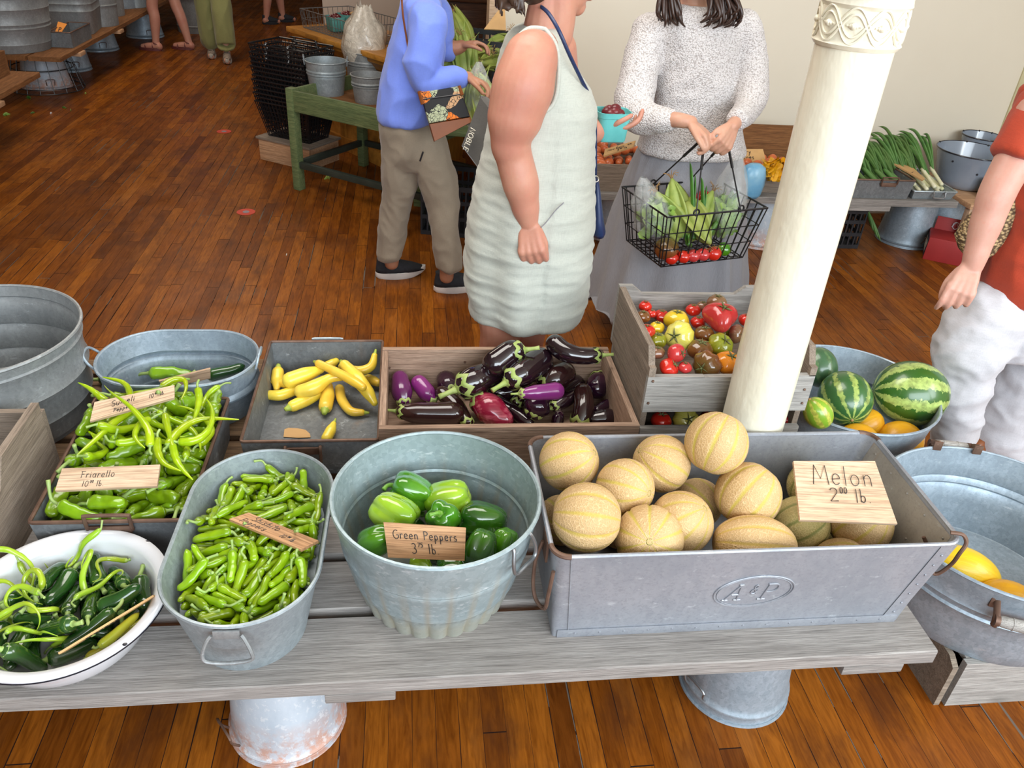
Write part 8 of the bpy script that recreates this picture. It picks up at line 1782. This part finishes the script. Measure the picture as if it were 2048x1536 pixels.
# blue and yellow bags on the wall bench beyond
p = WY(1508, 345, 4.2); b = B(); rg = [[p + Vector((cos(a) * .075 * k * (1 + .15 * nz((cos(a) * 2, sin(a) * 2, z * 9))), sin(a) * .05 * k, z - .12)) for a in [2 * PI * i / 24 for i in range(24)]] for z, k in ((-.02, .75), (.0, .9), (.05, 1), (.10, 1), (.15, .85), (.17, .4))]
M['bluebag'] = pmat('sky_blue_printed_bag', (.09, .33, .58), (.30, .55, .72), 9, .3, rv=0); b.rings(rg); o = obj('snack_bag', b, 'bluebag', None, loc=p, angle=None); tag(o, 'sky blue bag beside the right salad bag, left of the column', 'bag')
salad('dried_flowers', WY(1550, 340, 4.22), (.07, .05, .06), 'golden dried bunch in clear wrap left of the column', 60, 7, 'canaryor')

# --- person in the blue sweatshirt (facing right)
YC = 3.80
b = B()
loftpx(b, [(-10, 815, 868, .12), (40, 808, 876, .14), (120, 795, 872, .14), (200, 785, 862, .14), (270, 782, 868, .15), (310, 790, 868, .14)], YC, .13)
hc3 = WY(872, -105, YC); F3 = Vector((.93, .30, -.25)); head(b, hc3, F3); limbpx(b, [(845, -5, YC, 25), (858, -50, YC, 24), (864, -75, YC, 24)], n=16)
yn, yf = YC - .19, YC + .17
limbpx(b, [(852, 45, yn, 24), (846, 110, yn - .01, 22), (848, 160, yn - .01, 20), (885, 160, yn - .02, 17), (928, 156, yn - .02, 13), (938, 155, yn - .02, 12)], n=16)
hand(b, PX(934, 154, yn - .02), sd(.86, .38, .1), sd(.3, -.85, .3), sd(.4, .3, .8), .95, (.7, .8, .85, .9), 0, .35, .4)
limbpx(b, [(862, 30, yf, 24), (880, 80, yf, 20), (905, 96, yf, 15), (925, 92, yf, 12)], n=16)
hand(b, PX(922, 92, yf), sd(.95, -.1, .1), sd(-.1, -.9, .2), sd(.2, .2, .9), .9, (.6, .6, .6, .6), 0, .4, .4)
for pts in (((812, 275, YC - .06, 30), (800, 390, YC - .04, 22), (785, 505, YC - .0, 15), (783, 528, YC, 14)), ((848, 280, YC - .02, 30), (884, 395, YC - .10, 22), (893, 520, YC - .14, 15), (893, 555, YC - .14, 14))): limbpx(b, pts, n=16)
C_ = person('person', 'person in a cornflower blue sweatshirt and khaki trousers with a floral shoulder bag', b, 'skintan', (.05, YC, 0))
b = B()
loftpx(b, [(-14, 818, 868, .13), (5, 803, 881, .16), (40, 797, 886, .165), (90, 783, 886, .165), (140, 770, 882, .165), (190, 761, 874, .165), (225, 757, 868, .165), (238, 757, 868, .16), (236, 770, 858, .145)], YC, .15, 60)
limbpx(b, [(856, 35, yn + .04, 36), (851, 80, yn, 36), (845, 130, yn - .01, 34), (851, 160, yn - .01, 30), (885, 162, yn - .02, 24), (912, 158, yn - .02, 19), (929, 156, yn - .02, 15)], n=24, e1=.15)
limbpx(b, [(868, 25, yf, 32), (880, 80, yf, 28), (893, 96, yf, 22), (903, 96, yf, 17)], n=20, e1=.15)
def sww(p, n): return creases(p, 12, .004, (1.4, 1.4, .6), 2) + creases(p, 5, .010, (1.2, 1.2, 1.2), 5) + .006 * sin(p.x * 34 + p.z * 30) * max(0, 1 - abs((p - PX(868, 160, yn)).length) / .22)
cloth(C_, 'sweatshirt', b, 'sweatblue', .008, 4, sww)
b = B()
loftpx(b, [(225, 764, 866, .145), (250, 760, 874, .155), (300, 766, 890, .155), (330, 772, 890, .13)], YC, .15, 48)
limbpx(b, [(812, 285, YC - .03, 44), (803, 340, YC - .03, 38), (796, 400, YC - .02, 29), (783, 470, YC, 26), (780, 508, YC, 24), (780, 515, YC, 23)], n=24, e1=.1)
limbpx(b, [(848, 290, YC - .05, 42), (872, 350, YC - .09, 37), (886, 410, YC - .11, 30), (893, 470, YC - .13, 26), (897, 525, YC - .14, 25), (897, 536, YC - .14, 24)], n=24, e1=.1)
cloth(C_, 'trousers', b, 'khaki', .008, 4, lambda p, n: creases(p, 6, .010, (1.4, 1.4, .7), 9) + creases(p, 15, .003, (1.2, 1.2, 1), 3) + (.004 * sin(p.z * 120) if p.z < .16 else 0))
b = B(); b.tube([PX(846, 304, YC - .215), PX(840, 322, YC - .20)], .004, 6); obj('pocket_zip', b, 'blackplastic', C_, True)
def shoe(par, toe, heel, w, top, mat='shoeblack', sole='solewhite', h=.095, lab=None):
    toe, heel = Vector(toe), Vector(heel); d = toe - heel; L = d.length; d.normalize(); s = Vector((-d.y, d.x, 0)).normalized()
    def ring(z, k, lift=0):
        out = []
        for i in range(32):
            a = 2 * PI * i / 32; x = .5 - .5 * cos(a); wv = w * (sin(a)) * (.82 + .25 * sin(PI * min(1, x * 1.25)) - .05); out.append(heel + d * ((x * (1 + .02) - .01) * L * k + L * (1 - k) * .5) + s * wv * k * .5 + Vector((0, 0, z + lift * max(0, x - .75) * .08)))
        return out
    b = B(); b.rings([ring(.0, .92, 1), ring(.012, 1.0, 1), ring(.034, 1.0, 1), ring(.036, .95, 1)]); so = obj('shoe_sole', b, sole, par, True)
    b = B(); rg = []
    for z, x0, x1, ww in ((.034, 0, 1, .93), (.055, .0, .94, .9), (.072, .01, .78, .82), (.088, .02, .55, .72), (.10, .03, .44, .62), (.112, .02, .40, .56)):
        rg.append([heel + d * (lerp(x0, x1, .5 - .5 * cos(a)) * L) + s * w * .5 * ww * sin(a) + Vector((0, 0, z)) for a in [2 * PI * i / 28 for i in range(28)]])
    b.rings(rg); so2 = obj('shoe_upper', b, mat, par, True, angle=None)
p = W(752, 556, 0); q = W(850, 548, 0); shoe(C_, q, p, .092, None); p = W(868, 584, 0); q = p + (q - W(752, 556, 0)).normalized() * .275; shoe(C_, q, p, .092, None)
# floral bag
Q = [WY(868, 283, 3.52), WY(944, 243, 3.52), WY(918, 172, 3.56), WY(839, 182, 3.56)]; c = sum(Q, Vector()) / 4; nrm = (Q[1] - Q[0]).cross(Q[3] - Q[0]).normalized(); nrm = nrm if nrm.y < 0 else -nrm
fb = thing('shoulder_bag', 'black floral shoulder bag with tan leather bottom on the blue sweatshirt wearer', 'bag', c)
def slabq(P, t0, t1): return [[p.lerp(c, .05) - nrm * t1 for p in P], [p - nrm * t1 * .6 for p in P], [p + nrm * t0 * .6 for p in P], [p.lerp(sum(P, Vector()) / 4, .07) + nrm * t0 for p in P]]
mid = [Q[0].lerp(Q[3], .36), Q[1].lerp(Q[2], .14)]
b = B(); b.rings(slabq([mid[0], mid[1], Q[2], Q[3]], .028, .03)); obj('pouch', b, 'floral', fb, True, angle=60)
b = B(); b.rings(slabq([Q[0], Q[1], mid[1], mid[0]], .030, .032)); obj('leather_bottom', b, 'tan', fb, True, angle=60)
b = B(); b.tube([Q[3].lerp(Q[0], .16) + nrm * .027, Q[2].lerp(Q[1], .22) + nrm * .027], .0032, 6); obj('zip', b, 'blackplastic', fb, True)
b = B()
for e, f in ((Q[3], Q[0]), (Q[2], Q[1])): b.tube([e + nrm * .02, e.lerp(f, .25) + nrm * .03], .006, 6, flat=1.6)
obj('leather_tab', b, 'tan', fb, True)
b = B(); b.tube(bez([PX(*k) for k in ((803, -14, YC - .12), (806, 30, YC - .172), (813, 75, YC - .178), (821, 122, YC - .20), (832, 160, YC - .235), (841, 184, YC - .235))], 6), .009, 8, flat=.45, up=(0, 1, 0)); obj('strap', b, 'tan', fb, True)
# corn held in a clear bag at her hand and in front
for i, (px, py, Y, ax) in enumerate(((955, 215, 3.62, sd(.15, .9, .1)), (940, 205, 3.66, sd(-.1, .95, .1)), (968, 195, 3.70, sd(.3, .9, .1)))):
    ax = -Vector(ax); corn(i, Matrix.Translation(WY(px, py, Y) - ax * .09) @ frame_z(ax, i), 'green corn ear in the bag hanging from the blue-sleeved hand', 'corn ears in the hand-held bag')
for i, (px, py) in enumerate(((915, 120), (925, 110), (935, 125), (905, 125))):
    ax = sd(.2 * (i - 1.5), -1, .15); corn(i % 3, Matrix.Translation(WY(px, py, 4.05) - Vector(ax) * .12) @ frame_z(ax, i * 2), 'green corn ear held up by the far hand of the blue sweatshirt wearer', 'corn ears held in the far hand')
film_bag(WY(955, 205, 3.64), (.075, .06, .12), (0, 0, .05), 'clear plastic bag of corn hanging from the blue-sleeved hand', 9)

# --- person in the red shirt and white trousers at the right edge
YD = 2.25
b = B()
loftpx(b, [(180, 2085, 2215, .10), (230, 2060, 2220, .13), (330, 2058, 2215, .125), (450, 2030, 2195, .13), (560, 2000, 2190, .14), (640, 1990, 2190, .13)], YD, .13)
hc4 = WY(2170, 60, YD); F4 = Vector((-.75, -.6, -.2)); head(b, hc4, F4); limbpx(b, [(2150, 185, YD, 36), (2160, 120, YD, 34)], n=16)
yd = YD - .12
limbpx(b, [(2072, 225, yd, 40), (2040, 300, yd - .03, 38), (1998, 378, yd - .07, 35), (1975, 440, yd - .09, 31), (1955, 500, yd - .11, 24), (1944, 535, yd - .12, 20)], n=24)
hand(b, PX(1943, 532, yd - .12), sd(-.42, .9, .05), sd(-.25, -.1, .95), sd(-.95, -.2, .1), .98, (.55, .75, .95, 1.1), .05, .3, .3)
limbpx(b, [(2200, 230, YD + .1, 40), (2230, 400, YD + .05, 34), (2225, 520, YD - .05, 26), (2200, 600, YD - .1, 22)], n=18)
D_ = person('person', 'person in a brick red shirt and white trousers cut off by the right edge', b, 'skinpale', (2.05, YD, 0))
b = B()
loftpx(b, [(168, 2092, 2210, .11), (190, 2062, 2226, .135), (230, 2050, 2232, .15), (330, 2046, 2225, .145), (420, 2022, 2212, .15), (500, 1988, 2206, .155), (550, 1972, 2204, .16), (585, 1970, 2204, .165), (590, 1985, 2190, .15)], YD, .14, 56)
limbpx(b, [(2085, 215, yd + .03, 46), (2060, 262, yd - .01, 48), (2036, 308, yd - .04, 46), (2030, 318, yd - .045, 44)], n=26, e1=.1)
cloth(D_, 'shirt', b, 'redlinen', .008, 4, lambda p, n: creases(p, 7, .008, (1.2, 1.2, .8), 4) + creases(p, 16, .003))
b = B()
loftpx(b, [(555, 1985, 2195, .15), (600, 1960, 2200, .16), (650, 1925, 2200, .165), (690, 1930, 2190, .15)], YD, .15, 48)
limb(b, [PX(1985, 630, YD - .02, 76), PX(1940, 700, YD - .06, 66), PX(1925, 765, YD - .08, 52), (Vector((1.955, YD - .09, .24)), .072), (Vector((1.99, YD - .08, .08)), .064), (Vector((1.995, YD - .08, .045)), .063)], n=28, e1=.1)
limb(b, [PX(2120, 640, YD + .05, 85), PX(2060, 740, YD + .05, 72), PX(2012, 840, YD + .03, 62), PX(2000, 905, YD + .0, 56), PX(2002, 925, YD + .0, 54)], n=28, e1=.1)
cloth(D_, 'trousers', b, 'whitelinen', .009, 4, lambda p, n: creases(p, 7, .010, (.9, .9, 1.4), 6) + creases(p, 15, .005, (1, 1, 1.2), 3) + .0015 * nz(p * 40))
for x, yy in ((1.99, YD - .08), (2.19, YD + .0)):
    shoe(D_, (x - .20, yy - .12, .002), (x + .03, yy + .03, .002), .09, None, 'tan', 'tan')
b = B(); q = PX(1908, 590, yd - .13); ax = sd(-.5, .75, .4); m_ = frame_z(ax); b.tube([q + m_.to_3x3() @ Vector((cos(t) * .0098, sin(t) * .0098, 0)) for t in [2 * PI * i / 24 for i in range(24)]], .0025, 6, closed=True); b.ball(q + CU * .002 - _fwd * .010, .0055, 10, 6); obj('ring', b, 'silver', D_, True, angle=None)
# straw bag behind the forearm
p0 = WY(1962, 440, YD + .0); b = B(); rg = []
for (py, l, r, th) in ((372, 2018, 2050, .03), (400, 1985, 2052, .055), (440, 1935, 2035, .07), (475, 1912, 2010, .075), (500, 1920, 1985, .065), (514, 1932, 1965, .04)):
    a, c = WY(l, py, YD + .02), WY(r, py, YD + .02); rg.append([Vector(((a.x + c.x) / 2 + cos(t) * (c.x - a.x) / 2, YD + .02 + sin(t) * th * .8, (a.z + c.z) / 2)) for t in [2 * PI * i / 28 for i in range(28)]])
b.rings(rg); o = obj('straw_bag', b, 'straw', None, loc=p0, angle=None); tag(o, 'woven straw bag hanging behind the bare forearm at the right edge', 'bag')
b = B(); b.tube(bez([PX(2036, 376, YD + .02), PX(2070, 300, YD + .05), PX(2100, 200, YD + .12)], 6), .007, 7); obj('strap', b, 'straw', o, True)

# --- three far figures on the left
def far_person(label, x, y, h, heading, skin, garments, stride=.10, shoes=None, loc=None):
    f = Vector((cos(heading), sin(heading), 0)); s = Vector((-f.y, f.x, 0)); k = h / 1.7; O = Vector((x, y, 0)); b = B(); up = Vector((0, 0, 1))
    hc_ = O + up * 1.57 * k; head(b, hc_, f, s=k)
    limb(b, [(O + up * .92 * k, .14 * k), (O + up * 1.10 * k, .125 * k), (O + up * 1.30 * k, .14 * k), (O + up * 1.38 * k, .10 * k)], n=18); legs = []
    for q in (-1, 1):
        ft = O + s * q * .085 * k + f * q * stride; kn = O + s * q * .085 * k + f * (q * stride * .6 + .03) + up * .48 * k
        limb(b, [(O + s * q * .085 * k + up * .88 * k, .085 * k), (kn, .058 * k), (kn.lerp(ft, .35) + up * .02 - f * .01, .055 * k), (ft + up * .10 * k, .037 * k), (ft + up * .055, .037 * k)], n=18)
        limb(b, [(ft + up * .045 - f * .03, .036), (ft + up * .038 + f * .07, .036), (ft + up * .030 + f * .15, .028)], n=12, flat=1.2); legs.append((ft, kn))
        sh = O + s * q * .17 * k + up * 1.34 * k; el = sh - up * .28 * k + s * q * .04; wr = el - up * .24 * k + f * .08; limb(b, [(sh, .052), (el, .040), (wr, .028)], n=14); hand(b, wr, -up + f * .2, s * q, f, .9, (.5, .5, .5, .5))
    o = person('person', label, b, skin, (x, y, 0), .006, 3); hb = B(); hair_cap(hb, hc_, f, k); cloth(o, 'hair', hb, 'hairbrown', None); face_bits(o, hc_, f, k)
    tb = B(); limb(tb, [(O + up * .90 * k, .165 * k), (O + up * 1.10 * k, .15 * k), (O + up * 1.30 * k, .165 * k), (O + up * 1.40 * k, .11 * k)], n=20)
    for q in (-1, 1): limb(tb, [(O + s * q * .15 * k + up * 1.35 * k, .07), (O + s * q * .185 * k + up * 1.17 * k, .062)], n=14)
    cloth(o, 'shirt', tb, garments[0], .012, 3, lambda p, n: creases(p, 7, .006)); g = B(); limb(g, [(O + up * .98 * k, .15 * k), (O + up * .84 * k, .165 * k)], n=18)
    for q, (ft, kn) in zip((-1, 1), legs):
        hp = O + s * q * .085 * k + up * .88 * k
        if garments[2] == 'long': limb(g, [(hp, .10 * k), (kn, .098 * k), (kn.lerp(ft, .6), .095 * k), (ft + up * .17, .092 * k)], n=22, e1=.1)
        else: limb(g, [(hp, .10 * k), (hp.lerp(kn, .55), .10 * k)], n=18, e1=.1)
    cloth(o, 'trousers' if garments[2] == 'long' else 'shorts', g, garments[1], .010, 3, lambda p, n: creases(p, 8, .008, (1.8, 1.8, .5), 3))
    for q, (ft, kn) in zip((-1, 1), legs):
        if shoes == 'sandal':
            bb = B(); bb.rings([[ft - f * .045 + f * (.12 * (1 - cos(a))) + s * .045 * sin(a) + up * z for a in [2 * PI * i / 24 for i in range(24)]] for z in (.0, .004, .026, .028)]); so = obj('sandal_sole', bb, 'sandal', o, True); bb = B()
            for a0, hh in ((.03, .062), (.11, .048)): bb.tube(bez([ft + f * a0 + s * .046 + up * .02, ft + f * a0 + s * .03 + up * hh, ft + f * (a0 + .01) + up * (hh + .014), ft + f * a0 - s * .03 + up * hh, ft + f * a0 - s * .046 + up * .02], 4), .009, 6, flat=.5)
            bb.tube(bez([ft - f * .045 + up * .06, ft - f * .0 + s * .04 + up * .075, ft + f * .03 + up * .09, ft - f * .0 - s * .04 + up * .075, ft - f * .045 + up * .06], 4), .008, 6, flat=.5); obj('sandal_strap', bb, 'sandal', o, True)
        else: shoe(o, ft + f * .18, ft - f * .06, .09, None, *shoes)
    return o
M['zebra'] = (lambda n: n.fin(n.mix(n.math('GREATER_THAN', n.math('SINE', n.math('MULTIPLY', n.math('ADD', n.sep(n.obj())[1], n.math('MULTIPLY', n.noise(n.obj(), 12, 2), .05)), 330)), .1), (.42, .34, .27), (.05, .035, .03)), .8))(NT('striped_brown_shoe_cloth'))
p = W(345, 102, 0); far_person('person with bare legs in maroon sandals by the far left bench', p.x + .0, p.y + .05, 1.68, PI - .15, 'skinpink', ('sweatblue', 'totegrey', 'short'), .14, 'sandal')
p = W(440, 118, 0); far_person('person in wide olive green trousers and striped slip-on shoes walking towards the viewer', p.x, p.y, 1.66, R(-82), 'skinfair', ('whitelinen', 'greencloth', 'long'), .12, ('zebra', 'sock'))
p = W(562, 52, 0); far_person('person with one bare leg showing far back left of the varnished counter', p.x - .10, p.y + .2, 1.7, R(20), 'skinpink', ('redlinen', 'totegrey', 'short'), .12, ('shoeblack', 'shoeblack'))
for k in list(PROTO):
    for i, o in enumerate(PROTO[k]):
        if k != 'banana' and (k, i) not in _used: dissolve(o)
for k, o in enumerate(CORN):
    if k not in _cu: dissolve(o)
